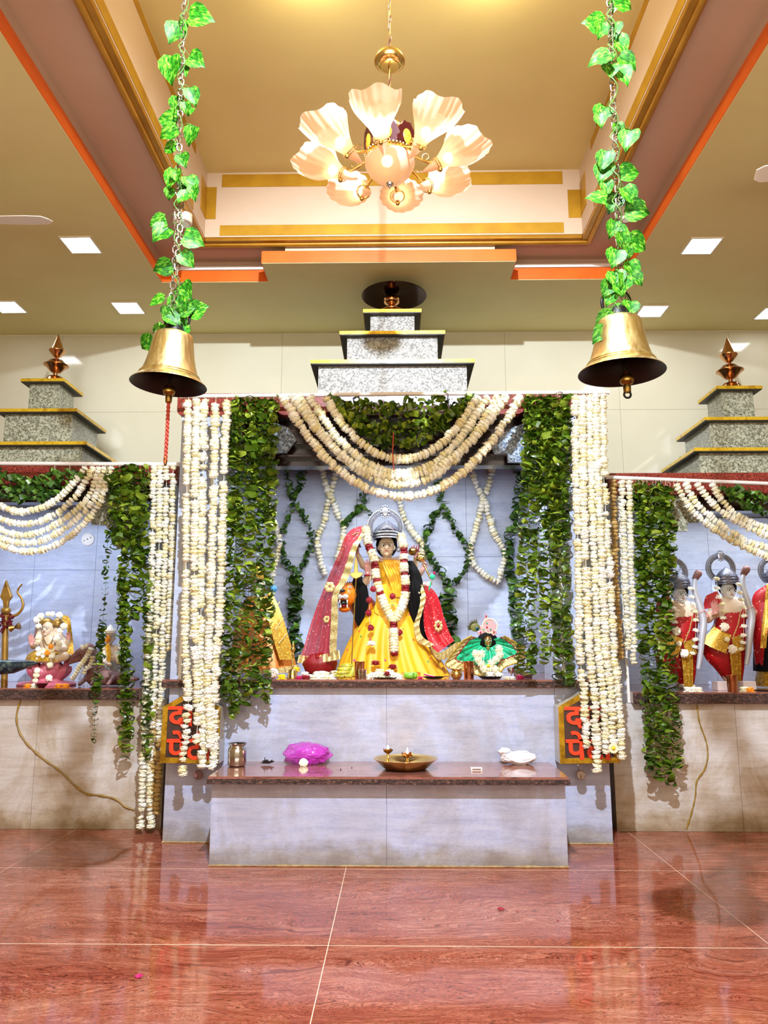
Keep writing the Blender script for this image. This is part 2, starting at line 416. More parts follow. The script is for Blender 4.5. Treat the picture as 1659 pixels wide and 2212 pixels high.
    def build(s, name, mats, parent=None, smooth=True, label=None, cat=None, group=None, kind=None, bevel=0, weld=False):
        if parent is None:
            lo = Vector([min(v[k] for v in s.v) for k in range(3)]); hi = Vector([max(v[k] for v in s.v) for k in range(3)])
            off = Vector(((lo.x+hi.x)/2, (lo.y+hi.y)/2, lo.z))
        else: off = root_loc(parent)
        me = s.mesh(name, mats, smooth, off); o = bpy.data.objects.new(name, me)
        link(o, parent)
        if parent is None: o.location = off
        if bevel:
            b = o.modifiers.new('bevel', 'BEVEL'); b.width = bevel; b.segments = 2; b.limit_method = 'ANGLE'
        return tag(o, label, cat, group, kind)
def fuse(mb, name, mats, parent, voxel=0.005, iters=3, paint=None, **k):
    "one continuous surface out of overlapping limbs"
    o = mb.build(name, mats, parent, **k)
    r = o.modifiers.new('r', 'REMESH'); r.mode = 'VOXEL'; r.voxel_size = voxel; r.use_smooth_shade = True
    sm = o.modifiers.new('s', 'SMOOTH'); sm.iterations = iters; sm.factor = 0.5
    dg = bpy.context.evaluated_depsgraph_get()
    me = bpy.data.meshes.new_from_object(o.evaluated_get(dg)); old = o.data; o.modifiers.clear(); o.data = me; me.name = name
    if not me.materials:
        for m_ in (mats if isinstance(mats, (list, tuple)) else [mats]): me.materials.append(M[m_])
    me.polygons.foreach_set('use_smooth', [True]*len(me.polygons))
    if paint:
        off = root_loc(o)
        for p in me.polygons:
            c = p.center + off
            for (q, rad, mi) in paint:
                if (c-q).length < rad: p.material_index = mi
    return o
def resample(pts, n):
    pts = [Vector(p) for p in pts]; L = [0]
    for a, b in zip(pts, pts[1:]): L.append(L[-1] + (b-a).length)
    out = []; j = 0
    for i in range(n):
        t = L[-1]*i/(n-1)
        while j < len(pts)-2 and L[j+1] < t: j += 1
        k = (t-L[j])/max(1e-9, L[j+1]-L[j]); out.append(pts[j].lerp(pts[j+1], min(1, max(0, k))))
    return out
def spline(pts, n):
    "Catmull-Rom through the points"
    pts = [Vector(p) for p in pts]; q = [2*pts[0]-pts[1]] + pts + [2*pts[-1]-pts[-2]]; out = []
    per = 10
    for i in range(1, len(q)-2):
        for k in range(per):
            t = k/per; a, b, c, d = q[i-1], q[i], q[i+1], q[i+2]
            out.append(0.5*((2*b) + (c-a)*t + (2*a-5*b+4*c-d)*t*t + (3*b-a-3*c+d)*t**3))
    out.append(pts[-1]); return resample(out, n)
def loft(mb, A, B, nu=30, nv=14, wave=None):
    "surface between two edge curves; wave(u, v) moves a point along y"
    a = spline(A, nu+1); b = spline(B, nu+1)
    def f(u, v):
        i = round(u*nu); p = a[i].lerp(b[i], v)
        if wave: p = p + Vector((0, wave(u, v), 0))
        return p
    mb.grid(nu, nv, f); return mb
# ================================================================ the setting
YB, YA, YS, YW = 4.75, 5.29, 5.65, 6.75
ZC = P(856, 719, YW).z                    # lower ceiling
XS = 5.2                                  # side walls of the hall
def X(px, py, Y): return P(px, py, Y).x
def Z(px, py, Y): return P(px, py, Y).z
def bx(a, b): return MB().box(a, b)
def panel(parent, x0, x1, z0, z1, y, m, t=0.03, name='marble_panel', g=0.0012):
    return bx((x0+g, y, z0+g), (x1-g, y+t, z1-g)).build(name, m, parent, smooth=False)

# floor of large polished slabs with pale joints
floor = thing('floor', None, None, (0, 2, 0)); tag(floor, 'polished red granite floor slabs with pale joints', kind='structure')
bx((-XS, -4, -0.06), (XS, YW, -0.0006)).build('grout', 'grout', floor, smooth=False)
fx = [PZ(170, 1788, 0).x, PZ(748, 1873, 0).x, PZ(1360, 1800, 0).x]; st = (fx[2]-fx[0])/2
xs = [-XS, fx[0]-st] + fx + [fx[2]+st, XS]
fy1, fy0 = PZ(829, 1878, 0).y, PZ(829, 2043, 0).y; sy = fy1-fy0
ys = [-4, fy0-2*sy, fy0-sy, fy0, fy1, fy1+sy, YW]
for i in range(len(xs)-1):
    for j in range(len(ys)-1):
        if xs[i+1]-xs[i] < 0.02 or ys[j+1]-ys[j] < 0.02: continue
        g = 0.0018; g2 = 0.0032
        bx((xs[i]+g, ys[j]+g2, -0.0005), (xs[i+1]-g, ys[j+1]-g2, 0)).build('floor_slab', 'floor', floor, smooth=False)

# back wall: glazed cream tiles above, marble panels in the niches
wall = thing('wall_back', None, None, (0, YW, 0)); tag(wall, 'cream glazed tile wall behind the shrines', kind='structure')
bx((-XS, YW+0.012, 0), (XS, YW+0.2, ZC)).build('wall_core', 'joint', wall, smooth=False)
cx0, cst = X(609, 780, YW), (X(1091, 780, YW)-X(609, 780, YW))/2
zj = Z(300, 890, YW)
k0 = int((-XS-cx0)/cst)-1
for k in range(k0, k0+20):
    a, b = max(-XS, cx0+k*cst), min(XS, cx0+(k+1)*cst)
    if b-a < 0.05: continue
    for z0, z1 in ((zj, ZC), (zj-cst, zj), (0, zj-cst)):
        bx((a+0.001, YW, z0+0.001), (b-0.001, YW+0.014, z1-0.001)).build('wall_tile', 'tile', wall, smooth=False)
for nm, s in (('wall_left', -1), ('wall_right', 1)):
    bx((s*XS, -4, 0), (s*(XS+0.15), YW, ZC+1.0)).build(nm, plaster('wall_paint'+nm, '#d8ccb0', '#e0d6bc'), kind='structure', smooth=False, label='cream painted side wall of the hall')

# ceiling
ceil = thing('ceiling', None, None, (0, 3, ZC)); tag(ceil, 'cream false ceiling with a stepped recess and orange edges', kind='structure')
q_l = PZ(345, 604, ZC); q_r = PZ(1345, 606, ZC)
XL, XR, YF = q_l.x, q_r.x, PZ(829, 607, ZC).y
tl, tr, YT = PZ(565, 566, ZC).x, PZ(1113, 568, ZC).x, PZ(840, 567, ZC).y
T = 0.095; YN = -3.2
def cb(a, b, m, nm='ceiling_panel', **k): return bx(a, b).build(nm, m, ceil, smooth=False, **k)
cb((-XS, -4, ZC), (XL, YW, ZC+T), 'ceil'); cb((XR, -4, ZC), (XS, YW, ZC+T), 'ceil')
cb((XL, YF, ZC), (XR, YW, ZC+T), 'ceil'); cb((tl, YT, ZC), (tr, YF, ZC+T), 'ceil')
cb((XL, -4, ZC), (XR, YN, ZC+T), 'ceil')
e = 0.006
def fascia(a, b): return bx((a[0], a[1], ZC+0.004), (b[0], b[1], ZC+T+0.004)).build('orange_fascia', 'orange', ceil, smooth=False)
fascia((XL, YN), (XL+e, YF)); fascia((XR-e, YN), (XR, YF))
fascia((XL+e, YF-e), (tl, YF)); fascia((tr, YF-e), (XR-e, YF)); fascia((tl, YT-e), (tr, YT))
fascia((tl-e, YT), (tl, YF-e)); fascia((tr, YT), (tr+e, YF-e))
ZR = ZC + 0.19
cb((XL+e, YF-e*2, ZC+T+0.008), (tl, YF+0.03, ZC+T+0.035), 'white', 'white_ledge'); cb((tr, YF-e*2, ZC+T+0.008), (XR-e, YF+0.03, ZC+T+0.035), 'white', 'white_ledge')
a_, b_ = P(617, 533, YT+0.05).x, P(1068, 535, YT+0.05).x
cb((a_, YT+0.03, ZC+T), (b_, YF, ZR), 'cof', 'raised_block')
# sides of the recess above the fascia
for (p0, p1) in (((XL-0.1, YN), (XL-0.002, YW)), ((XR+0.002, YN), (XR+0.1, YW)), ((XL, YF+0.03), (XR, YF+0.06)), ((XL, YN-0.1), (XR, YN))):
    bx((p0[0], p0[1], ZC+T), (p1[0], p1[1], ZR)).build('recess_side', 'recess', ceil, smooth=False)
# recess level with the coffer opening in it
c_l, c_r = PZ(440, 508, ZR), PZ(1256, 510, ZR)
KL, KR, KF, KN = c_l.x, c_r.x, PZ(848, 509, ZR).y, -0.6
for a, b in (((XL-0.05, YN), (KL-0.061, YF+0.05)), ((KR+0.061, YN), (XR+0.05, YF+0.05)), ((KL-0.061, KF+0.061), (KR+0.061, YF+0.05)), ((KL-0.061, YN), (KR+0.061, KN-0.061))):
    bx((a[0], a[1], ZR), (b[0], b[1], ZR+0.03)).build('recess_panel', 'recess', ceil, smooth=False)
# gold moulding round the coffer: flat band and round bead
mw = 0.085
def mould(a, b, nm='gold_moulding'): bx(a, b).build(nm, 'goldm', ceil, smooth=False, bevel=0.006)
mould((KL-mw, KN, ZR-0.03), (KL, KF+mw, ZR)); mould((KR, KN, ZR-0.03), (KR+mw, KF+mw, ZR)); mould((KL, KF, ZR-0.03), (KR, KF+mw, ZR))
for s, x in ((-1, KL-mw*0.72), (1, KR+mw*0.72)):
    MB().tube([(x, KN, ZR-0.03), (x, KF+mw*0.72, ZR-0.03)], 0.022, 10).build('gold_bead', 'goldm', ceil)
MB().tube([(KL-mw*0.72, KF+mw*0.72, ZR-0.03), (KR+mw*0.72, KF+mw*0.72, ZR-0.03)], 0.022, 10).build('gold_bead', 'goldm', ceil)
ZU = P(848, 370, KF).z
for a, b in (((KL-0.06, KN, ZR), (KL, KF+0.06, ZU)), ((KR, KN, ZR), (KR+0.06, KF+0.06, ZU)), ((KL, KF, ZR), (KR, KF+0.06, ZU)), ((KL, KN-0.06, ZR), (KR, KN, ZU))):
    bx(a, b).build('coffer_side', 'cof', ceil, smooth=False)
bx((KL-0.06, KN-0.06, ZU), (KR+0.06, KF+0.06, ZU+0.06)).build('upper_ceiling', 'ceil_up', ceil, smooth=False)
# painted gold strips on the coffer sides (raised a little), broken at the corners
t_ = 0.004
def strip(x0, x1, z0, z1): bx((x0, KF-t_, z0), (x1, KF, z1)).build('gold_strip', 'gold', ceil, smooth=False)
zs = lambda y: Z(848, y, KF)
strip(X(475, 495, KF), X(1218, 495, KF), zs(506), zs(484)); strip(X(480, 385, KF), X(1215, 390, KF), zs(401), zs(374))
strip(KL+0.001, X(467, 440, KF), zs(470), zs(401)); strip(X(1227, 440, KF), KR-0.001, zs(474), zs(414))
for x, s in ((KL, 1), (KR, -1)):
    for z0, z1, ya, yb in ((zs(506), zs(484), 1.0, KF-0.35), (zs(390), zs(374), 1.0, KF-0.35), (zs(470), zs(401), KF-0.16, KF-0.005)):
        bx((x, ya, z0), (x+s*t_, yb, z1)).build('gold_strip', 'gold', ceil, smooth=False)

# lit panels set in the lower ceiling
M['led'] = mat('lit_panel', '#ffffff', 0.5, emit='#f2f6ff', es=14)
M['ledframe'] = mat('panel_frame', '#e8e2cc', 0.5)
def led(px, py, label, s=0.21, pt=None):
    c = pt or PZ(px, py, ZC)
    t = thing('ceiling_light', label, 'ceiling light', (c.x, c.y, ZC-0.012), 'square panel lights in the lower ceiling')
    h = s/2
    for a, b in (((-h-.012, -h-.012), (h+.012, -h)), ((-h-.012, h), (h+.012, h+.012)), ((-h-.012, -h), (-h, h)), ((h, -h), (h+.012, h))):
        pass
    f = MB(); 
    for (x0, y0, x1, y1) in ((-h-.012, -h-.012, h+.012, -h), (-h-.012, h, h+.012, h+.012), (-h-.012, -h, -h, h), (h, -h, h+.012, h)):
        f.box((c.x+x0, c.y+y0, ZC-0.010), (c.x+x1, c.y+y1, ZC+0.0))
    f.build('light_frame', 'ledframe', t, smooth=False)
    bx((c.x-h, c.y-h, ZC-0.007), (c.x+h, c.y+h, ZC-0.001)).build('diffuser', 'led', t, smooth=False)
led(175, 528, 'lit square panel light in the ceiling left of the left bell chain, nearest the viewer')
led(18, 662, 'lit square panel light in the ceiling at the left edge of the photo')
led(277, 664, 'lit square panel light in the ceiling just left of the left bell')
led(1515, 530, 'lit square panel light in the ceiling right of the right bell chain, nearest the viewer')
led(1408, 671, 'lit square panel light in the ceiling just right of the right bell')
led(1668, 676, 'lit square panel light in the ceiling cut by the right edge of the photo')
# round lights fixed to the mauve recess, behind the bell chains
for px, py, lb in ((395, 470, 'round grey can light on the mauve ceiling behind the left bell chain'), (1352, 462, 'small round can light on the mauve ceiling behind the right bell chain')):
    c = PZ(px, py, ZR-0.05); r = 0.066 if px < 800 else 0.035
    t = thing('can_light', lb, 'ceiling light', (c.x, c.y, ZR-0.06))
    MB().lathe((c.x, c.y, ZR-0.10), [(0.001, 0), (r*0.8, 0), (r, 0.004), (r, 0.095), (r*0.5, 0.10)], 24).build('can_body', 'ledframe', t)
    MB().lathe((c.x, c.y, ZR-0.103), [(0.001, 0), (r*0.72, 0), (r*0.75, 0.004)], 24).build('lens', 'steel', t)

# ceiling fan whose blade tips come in at the right and left edges
def fan(cx, cy, ang, label):
    zf = ZC-0.30
    t = thing('ceiling_fan', label, 'fan', (cx, cy, zf))
    MB().tube([(cx, cy, zf+0.05), (cx, cy, ZC-0.02)], 0.012, 10).build('downrod', 'maroon', t)
    MB().lathe((cx, cy, ZC-0.06), [(0.03, 0), (0.055, 0.03), (0.06, 0.06)], 20).build('ceiling_cup', 'maroon', t)
    MB().lathe((cx, cy, zf), [(0.02, -0.05), (0.09, -0.045), (0.12, -0.01), (0.12, 0.03), (0.07, 0.06), (0.02, 0.09)], 28).build('motor_housing', 'maroon', t)
    for k in range(3):
        a = ang + k*2*PI/3; d = Vector((math.cos(a), math.sin(a), 0)); n_ = Vector((-d.y, d.x, 0))
        pts = []
        for r_, w_ in ((0.16, 0.045), (0.3, 0.06), (0.5, 0.066), (0.60, 0.06), (0.635, 0.03)):
            pts.append((r_, w_))
        vs = []; 
        for r_, w_ in pts:
            for sgn in (-1, 1):
                for zz in (0, 0.005): vs.append(Vector((cx, cy, zf-0.005+zz)) + d*r_ + n_*w_*sgn + Vector((0, 0, sgn*0.01)))
        fs = []
        for i in range(len(pts)-1):
            o = 4*i; fs += [(o, o+4, o+6, o+2), (o+1, o+3, o+7, o+5), (o, o+1, o+5, o+4), (o+2, o+6, o+7, o+3)]
        fs += [(0, 2, 3, 1), (len(vs)-4, len(vs)-3, len(vs)-1, len(vs)-2)]
        MB().add(vs, fs).build('blade', M['white'], t, smooth=False)
        MB().capsule(Vector((cx, cy, zf)) + d*0.1, Vector((cx, cy, zf-0.002)) + d*0.2, 0.012, 0.008).build('blade_arm', 'maroon', t)
fc = PZ(1640, 378, ZC-0.30); fan(fc.x+0.60, fc.y-0.12, PI-0.18, 'ceiling fan with a cream blade tip and maroon body cut by the right edge')
fc = PZ(110, 482, ZC-0.30); fan(fc.x-0.62, fc.y-0.05, 0.02, 'ceiling fan with a pale blade reaching in at the left edge')
# ================================================================ shrines
def finial(px, ytop, ybot, Y, label, base, k=1.0):
    b = P(px, ybot, Y); b.z = base; h = (P(px, ytop, Y).z-b.z)
    t = thing('temple_finial', label, 'finial', b); u = h/100
    MB().lathe(b, [(20*u*k, 0), (21*u*k, 2*u), (19*u*k, 8*u), (17*u*k, 10*u), (16*u*k, 12*u), (13*u*k, 17*u), (4*u*k, 20*u), (3.5*u*k, 25*u)], 28).build('base', 'rosebrass', t)
    MB().lathe(b, [(3.5*u*k, 25*u), (9*u*k, 27*u), (18*u*k, 37*u), (22*u*k, 39*u), (22*u*k, 40*u), (18*u*k, 42*u), (11*u*k, 49*u), (4*u*k, 51*u), (3*u*k, 54*u)], 28).build('disc', 'rosebrass', t)
    MB().lathe(b, [(3*u*k, 54*u), (6*u*k, 56*u), (14*u*k, 66*u), (14.5*u*k, 68*u), (12*u*k, 70*u)], 28).build('cup', 'rosebrass', t)
    MB().lathe(b, [(12*u*k, 69.8*u), (9*u*k, 76*u), (4.5*u*k, 88*u), (0.4*u*k, 100*u)], 28).build('spike', 'rosebrass', t)
def tier(parent, bxl, bxr, ztop, zbot, yf, yb, stone, ov=0.055):
    o = bx((bxl, yf, zbot), (bxr, yb, ztop)).build('roof_tier', stone, parent, smooth=False)
    th = 0.028
    bx((bxl-ov+0.004, yf-ov+0.004, ztop-0.004), (bxr+ov-0.004, yb+ov-0.004, ztop+0.012)).build('cap_slab', 'capdark', o, smooth=False)
    a, b, c, d = bxl-ov, bxr+ov, yf-ov, yb+ov
    r = MB()
    r.box((a, c, ztop+0.002), (b, c+0.006, ztop+th)); r.box((a, d-0.006, ztop+0.002), (b, d, ztop+th))
    r.box((a, c+0.006, ztop+0.002), (a+0.006, d-0.006, ztop+th)); r.box((b-0.006, c+0.006, ztop+0.002), (b, d-0.006, ztop+th))
    r.build('gold_cap', 'cap', o, smooth=False)

# ---- central shrine
xL, xR = X(350, 1822, YA), X(1325, 1824, YA)
zSl = Z(829, 1468, YA-0.05); zSb = Z(829, 1486, YA-0.05)
cs = thing('marble_shrine', 'tall central marble shrine with red granite beam and three-stepped granite roof', 'shrine', ((xL+xR)/2, 6.0, 0))
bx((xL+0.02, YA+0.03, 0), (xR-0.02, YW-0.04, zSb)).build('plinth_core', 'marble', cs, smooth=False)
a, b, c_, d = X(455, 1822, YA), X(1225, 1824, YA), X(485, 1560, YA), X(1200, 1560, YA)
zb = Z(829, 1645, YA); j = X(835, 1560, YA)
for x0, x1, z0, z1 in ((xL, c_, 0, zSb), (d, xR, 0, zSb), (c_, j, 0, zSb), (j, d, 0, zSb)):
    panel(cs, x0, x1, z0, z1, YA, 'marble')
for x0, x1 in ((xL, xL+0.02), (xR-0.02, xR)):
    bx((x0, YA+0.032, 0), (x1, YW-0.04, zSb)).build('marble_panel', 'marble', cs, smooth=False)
sl = bx((xL-0.035, YA-0.055, zSb), (xR+0.035, YW-0.035, zSl)).build('altar_slab', 'slab', cs, smooth=False, label='long brown granite shelf slab')
bx((xL-0.037, YA-0.060, zSb+0.004), (xR+0.037, YA-0.053, zSl-0.012)).build('rough_edge', 'edge', sl, smooth=False)
zBm0, zBm1 = Z(829, 897, YA), Z(829, 850, YA)
pil = X(494, 1000, YA)-xL
for x0, x1 in ((xL, xL+pil), (xR-pil, xR)):
    p = bx((x0, YA, zSl), (x1, YA+0.30, zBm0)).build('pillar', 'marble_pale', cs, smooth=False)
    for q in (x0+0.06, x1-0.12):
        bx((q, YA-0.012, zSl), (q+0.02, YA-0.001, zBm0)).build('edge_strip', 'white', p, smooth=False)
for x0, x1 in ((xL, xL+0.05), (xR-0.05, xR)):
    bx((x0+0.002, YA+0.30, zSl), (x1-0.002, YW-0.04, zBm0)).build('side_wall', 'marble_pale', cs, smooth=False)
# niche back: marble panels
def niche_back(parent, x0, x1, z0, z1, jx, jz, m='marble_pale'):
    xs_ = [x0] + [q for q in jx if x0+0.05 < q < x1-0.05] + [x1]; zs_ = [z0] + jz + [z1]
    for i in range(len(xs_)-1):
        for k in range(len(zs_)-1):
            panel(parent, xs_[i], xs_[i+1], zs_[k], zs_[k+1], YW-0.035, m, 0.03)
j0 = X(771, 1100, YW); stp = 0.97
niche_back(cs, xL+0.05, xR-0.05, zSl, zBm0, [j0-stp, j0, j0+stp], [Z(829, 1204, YW)])
# red beam in lobes, with the pale panel in the middle
def lobe(x0, x1, z0, z1, r, m, nm='beam', rl=True, rr=True):
    pts = [(x0, z1), (x1, z1)]
    if rr: pts += [(x1-r+r*math.cos(a_), z0+r-r*math.sin(a_)) for a_ in [PI/2*i/5 for i in range(6)]]
    else: pts += [(x1, z0)]
    if rl: pts += [(x0+r-r*math.sin(a_), z0+r-r*math.cos(a_)) for a_ in [PI/2*i/5 for i in range(6)]]
    else: pts += [(x0, z0)]
    MB().prism(pts, YA-0.02, YA+0.06).build(nm, m, cs, smooth=False)
ex0, ex1 = X(385, 870, YA), X(1308, 870, YA); x6, x7, x8, x9 = X(598, 870, YA), X(712, 870, YA), X(1002, 870, YA), X(1134, 870, YA)
lobe(ex0, x6-0.002, zBm0, zBm1, 0.04, 'granite_red'); lobe(x6, x7, zBm0, zBm1, 0.06, 'granite_red')
lobe(x7+0.002, x8-0.002, zBm0+0.02, zBm1-0.01, 0.02, mat('lilac_marble', '#c2b4dc', 0.25), 'beam_panel', False, False)
lobe(x8, x9, zBm0, zBm1, 0.06, 'granite_red'); lobe(x9+0.002, ex1, zBm0, zBm1, 0.04, 'granite_red')
bx((xL, YA+0.062, zBm0-0.002), (xR, YW-0.04, zBm1)).build('roof_slab', 'granite_brown', cs, smooth=False)
zl = Z(829, 1006, YA+0.14)
bx((xL+pil, YA+0.14, zl), (xR-pil, YA+0.26, zBm0-0.003)).build('lintel', 'granite_brown', cs, smooth=False)
for yy, ex in ((958, 0.10), (985, 0.0)):
    z_ = Z(829, yy, YA+0.09)
    bx((X(597, yy, YA)+ex, YA+0.07, z_-0.010), (X(1135, yy, YA)-ex, YA+0.14, z_+0.010)).build('ledge', 'granite_brown', cs, smooth=False, bevel=0.003)
YB_ = YA+0.04
def PX(pts, Y): return [(P(x, y, Y).x, P(x, y, Y).z) for x, y in pts]
MB().prism(PX([(560, 900), (625, 925), (640, 950), (618, 978), (560, 978)], YB_), YB_, YB_+0.03).build('bracket', 'granite_blue', cs, smooth=False)
MB().prism(PX([(1180, 900), (1110, 922), (1080, 940), (1062, 965), (1068, 980), (1096, 980), (1097, 998), (1180, 1000)], YB_), YB_, YB_+0.03).build('bracket', 'granite_blue', cs, smooth=False)
ZTc = []
for (l, r_, yt, yf) in ((688, 1008, 790, 5.40), (750, 945, 728, 5.56), (800, 895, 681, 5.70)):
    x0, x1 = X(l, yt, yf), X(r_, yt, yf); zt_ = Z(848, yt, yf)
    tier(cs, x0, x1, zt_, ZTc[-1]+0.013 if ZTc else zBm1, yf, 2*5.86-yf, 'granite'); ZTc.append(zt_)
# finial and dark dish on top of the central roof
fb = P(846, 672, 5.86)
t = thing('temple_finial', 'brass finial under a dark round dish on the central roof', 'finial', (fb.x, 5.86, ZTc[-1]+0.012))
zt = ZTc[-1]+0.012; dz = Z(850, 641, 5.86)
fbv = Vector((fb.x, 5.86, zt)); hh = dz-zt
MB().lathe(fbv, [(0.12, 0), (0.10, 0.03), (0.05, 0.07), (0.03, hh*0.32), (0.085, hh*0.42), (0.088, hh*0.45), (0.04, hh*0.58), (0.03, hh*0.66), (0.06, hh*0.74), (0.065, hh*0.80), (0.05, hh*0.84), (0.062, hh*0.90), (0.05, hh*0.97), (0.02, hh)], 28).build('stem', 'rosebrass', t)
MB().lathe((fb.x+0.02, 5.86, dz), [(0.0005, 0.012), (0.10, 0.008), (0.22, 0.002), (0.262, 0.0), (0.266, 0.004), (0.24, 0.022), (0.12, 0.038), (0.0005, 0.045)], 48).build('dish', mat('dark_copper_dish', '#34140e', 0.12, 0.85), t)

# ---- side shrines
def side_shrine(side, x_in, x_out, slab_end, ys0, ys1, beam0, beam1, lint, label, tiers, br):
    s = -1 if side == 'left' else 1
    zt_, zb_ = Z(x_in, ys0, YS-0.05), Z(x_in, ys1, YS-0.05)
    xi = X(x_in, 1700, YS); xo = x_out; lo, hi = min(xi, xo), max(xi, xo)
    o = thing('marble_shrine', label, 'shrine', ((lo+hi)/2, 6.2, 0))
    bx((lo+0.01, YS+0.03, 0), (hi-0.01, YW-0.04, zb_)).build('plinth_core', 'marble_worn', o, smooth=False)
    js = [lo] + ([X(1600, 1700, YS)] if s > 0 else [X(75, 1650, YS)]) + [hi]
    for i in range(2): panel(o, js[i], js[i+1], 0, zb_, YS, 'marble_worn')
    se = X(slab_end, ys0, YS)
    sl_ = bx((min(se, xo), YS-0.055, zb_), (max(se, xo), YW-0.036, zt_)).build('altar_slab', 'slab', o, smooth=False, label='brown granite shelf slab')
    bx((min(se, xo), YS-0.061, zb_+0.003), (max(se, xo), YS-0.054, zt_-0.010)).build('rough_edge', 'edge', sl_, smooth=False)
    zb1, zb0 = Z(x_in, beam0, YS-0.02), Z(x_in, beam1, YS-0.02)
    # pillar beside the central shrine and its twin at the far side
    pi0, pi1 = min(se, xi), max(se, xi)
    pl = bx((pi0, YS+0.031, zb_+0.001), (pi1, YS+0.30, zb0)).build('pillar', 'marble_pale', o, smooth=False)
    es = pi0 if s < 0 else pi1-0.02
    bx((es, YS+0.015, zb_+0.002), (es+0.02, YS+0.030, zb0)).build('edge_strip', 'white', pl, smooth=False)
    q0, q1 = min(xo, xo-s*0.3), max(xo, xo-s*0.3)
    bx((q0, YS+0.031, zt_), (q1, YS+0.30, zb0)).build('pillar', 'marble_pale', o, smooth=False)
    xa, xb = (xo+0.002, se-0.002) if s < 0 else (se+0.002, xo-0.002)
    jx = [X(80, 1200, YW), X(211, 1200, YW), X(1530, 1230, YW)]
    niche_back(o, xa, xb, zt_, zb0, jx, [Z(x_in, 1232, YW)])
    m_ = 0.012 if s < 0 else 0.0
    xe = X(388 if s < 0 else 1312, beam0, YS)
    MB().box((min(xe, xo), YS-0.02, zb0), (max(xe, xo), YS+0.06, zb1)).build('beam', 'granite_red', o, smooth=False)
    bx((lo, YS+0.062, zb0+0.004), (hi, YW-0.04, zb1)).build('roof_slab', 'granite_brown', o, smooth=False)
    zl_ = Z(x_in, lint, YS+0.1)
    bx((xa, YS+0.10, zl_), (xb, YS+0.22, zb0-0.002)).build('lintel', 'granite_brown', o, smooth=False)
    MB().prism(PX(br, YS+0.03), YS+0.03, YS+0.06).build('bracket', 'granite_green', o, smooth=False)
    for (l, r_, yt, yf, yb2) in tiers:
        x0, x1 = X(l, yt, yf), X(r_, yt, yf)
        zt2 = Z((l+r_)/2, yt, yf)
        tier(o, x0, x1, zt2, (zb1 if yt > 950 else zprev+0.013), yf, yb2, 'granite_green'); zprev = zt2
    o['_t'] = zt2+0.012
    return o
sl_o = side_shrine('left', 352, -3.75, 306, 1487, 1512, 1003, 1045, 1084, 'left marble shrine holding the lotus figure and the gold trident', 
    [(-30, 178, 965, 5.80, 6.44), (12, 157, 894, 5.88, 6.40), (65, 130, 829, 6.02, 6.30)],
    [(255, 1040), (235, 1064), (203, 1096), (197, 1115), (197, 1133), (229, 1135), (232, 1143), (250, 1150), (252, 1185), (300, 1190), (300, 1040)])
sr_o = side_shrine('right', 1328, 4.6, 1362, 1495, 1520, 1022, 1068, 1104, 'right marble shrine holding the standing crowned figures', 
    [(1510, 1700, 978, 5.80, 6.44), (1532, 1672, 912, 5.88, 6.40), (1557, 1626, 845, 6.02, 6.30)],
    [(1440, 1060), (1470, 1075), (1488, 1096), (1509, 1122), (1509, 1129), (1485, 1129), (1485, 1147), (1440, 1147)])
finial(119, 722, 820, 6.12, 'copper-coloured spired finial on the left stepped roof', sl_o['_t'])
finial(1579, 728, 833, 6.12, 'copper-coloured spired finial on the right stepped roof', sr_o['_t']); del sl_o['_t']; del sr_o['_t']

# cracks filled with yellow sealant
def crack(pts, w_, lb):
    pts = spline([P(x, y, YS-0.006) for x, y in pts], 60); rr = [w_*(0.55+0.5*abs(math.sin(i*0.7))*R.uniform(0.7, 1.2)) for i in range(60)]
    MB().tube(pts, rr, 6).build('sealed_crack', 'sealant', label=lb, cat='crack')
crack([(45, 1512), (36, 1545), (41, 1578), (60, 1608), (95, 1640), (128, 1664), (160, 1695), (185, 1714), (215, 1718), (250, 1726), (270, 1742), (291, 1750)], 0.008, 'yellow sealed crack curving across the left shrine base')
crack([(1506, 1522), (1511, 1560), (1525, 1600), (1529, 1632), (1522, 1662), (1505, 1688), (1502, 1720), (1494, 1755), (1483, 1790)], 0.006, 'brown sealed crack running down the right shrine base')
# white round socket plate in the left niche
c = P(190, 1165, YW-0.037)
t = thing('socket_plate', 'round white socket plate on the left niche wall', 'socket', (c.x, YW-0.036, c.z-0.06))
ry = Matrix.Rotation(PI/2, 3, 'X')
MB().lathe(c, [(0.0005, 0.012), (0.045, 0.012), (0.056, 0.006), (0.058, 0.0)], 32, rot=ry).build('plate', 'white', t)
for dx, dz_, r_ in ((0, 0, 0.006), (-0.028, -0.014, 0.005), (0.028, 0.014, 0.005)):
    MB().lathe(c+Vector((dx, -0.0125, dz_)), [(0.0003, 0.002), (r_, 0.001), (r_, 0)], 12, rot=ry).build('screw', 'ink', t)

# ---- bench in front
be = thing('offering_bench', 'marble bench with brown granite top in front of the central shrine', 'bench', (0, 5.0, 0))
bl, br_ = X(451, 1868, YB), X(1228, 1872, YB)
zt0, zt1 = Z(829, 1695, 4.68), Z(829, 1678, 4.68)
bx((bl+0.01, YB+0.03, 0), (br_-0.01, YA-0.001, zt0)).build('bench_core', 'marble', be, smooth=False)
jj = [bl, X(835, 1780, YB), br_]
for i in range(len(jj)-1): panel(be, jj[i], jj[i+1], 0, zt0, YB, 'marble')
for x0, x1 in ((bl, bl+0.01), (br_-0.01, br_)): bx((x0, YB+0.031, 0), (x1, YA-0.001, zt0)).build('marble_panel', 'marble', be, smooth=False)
tp = bx((X(450, 1680, 4.68), 4.68, zt0), (X(1229, 1684, 4.68), YA-0.001, zt1)).build('bench_top', 'slab', be, smooth=False, label='polished brown granite top')
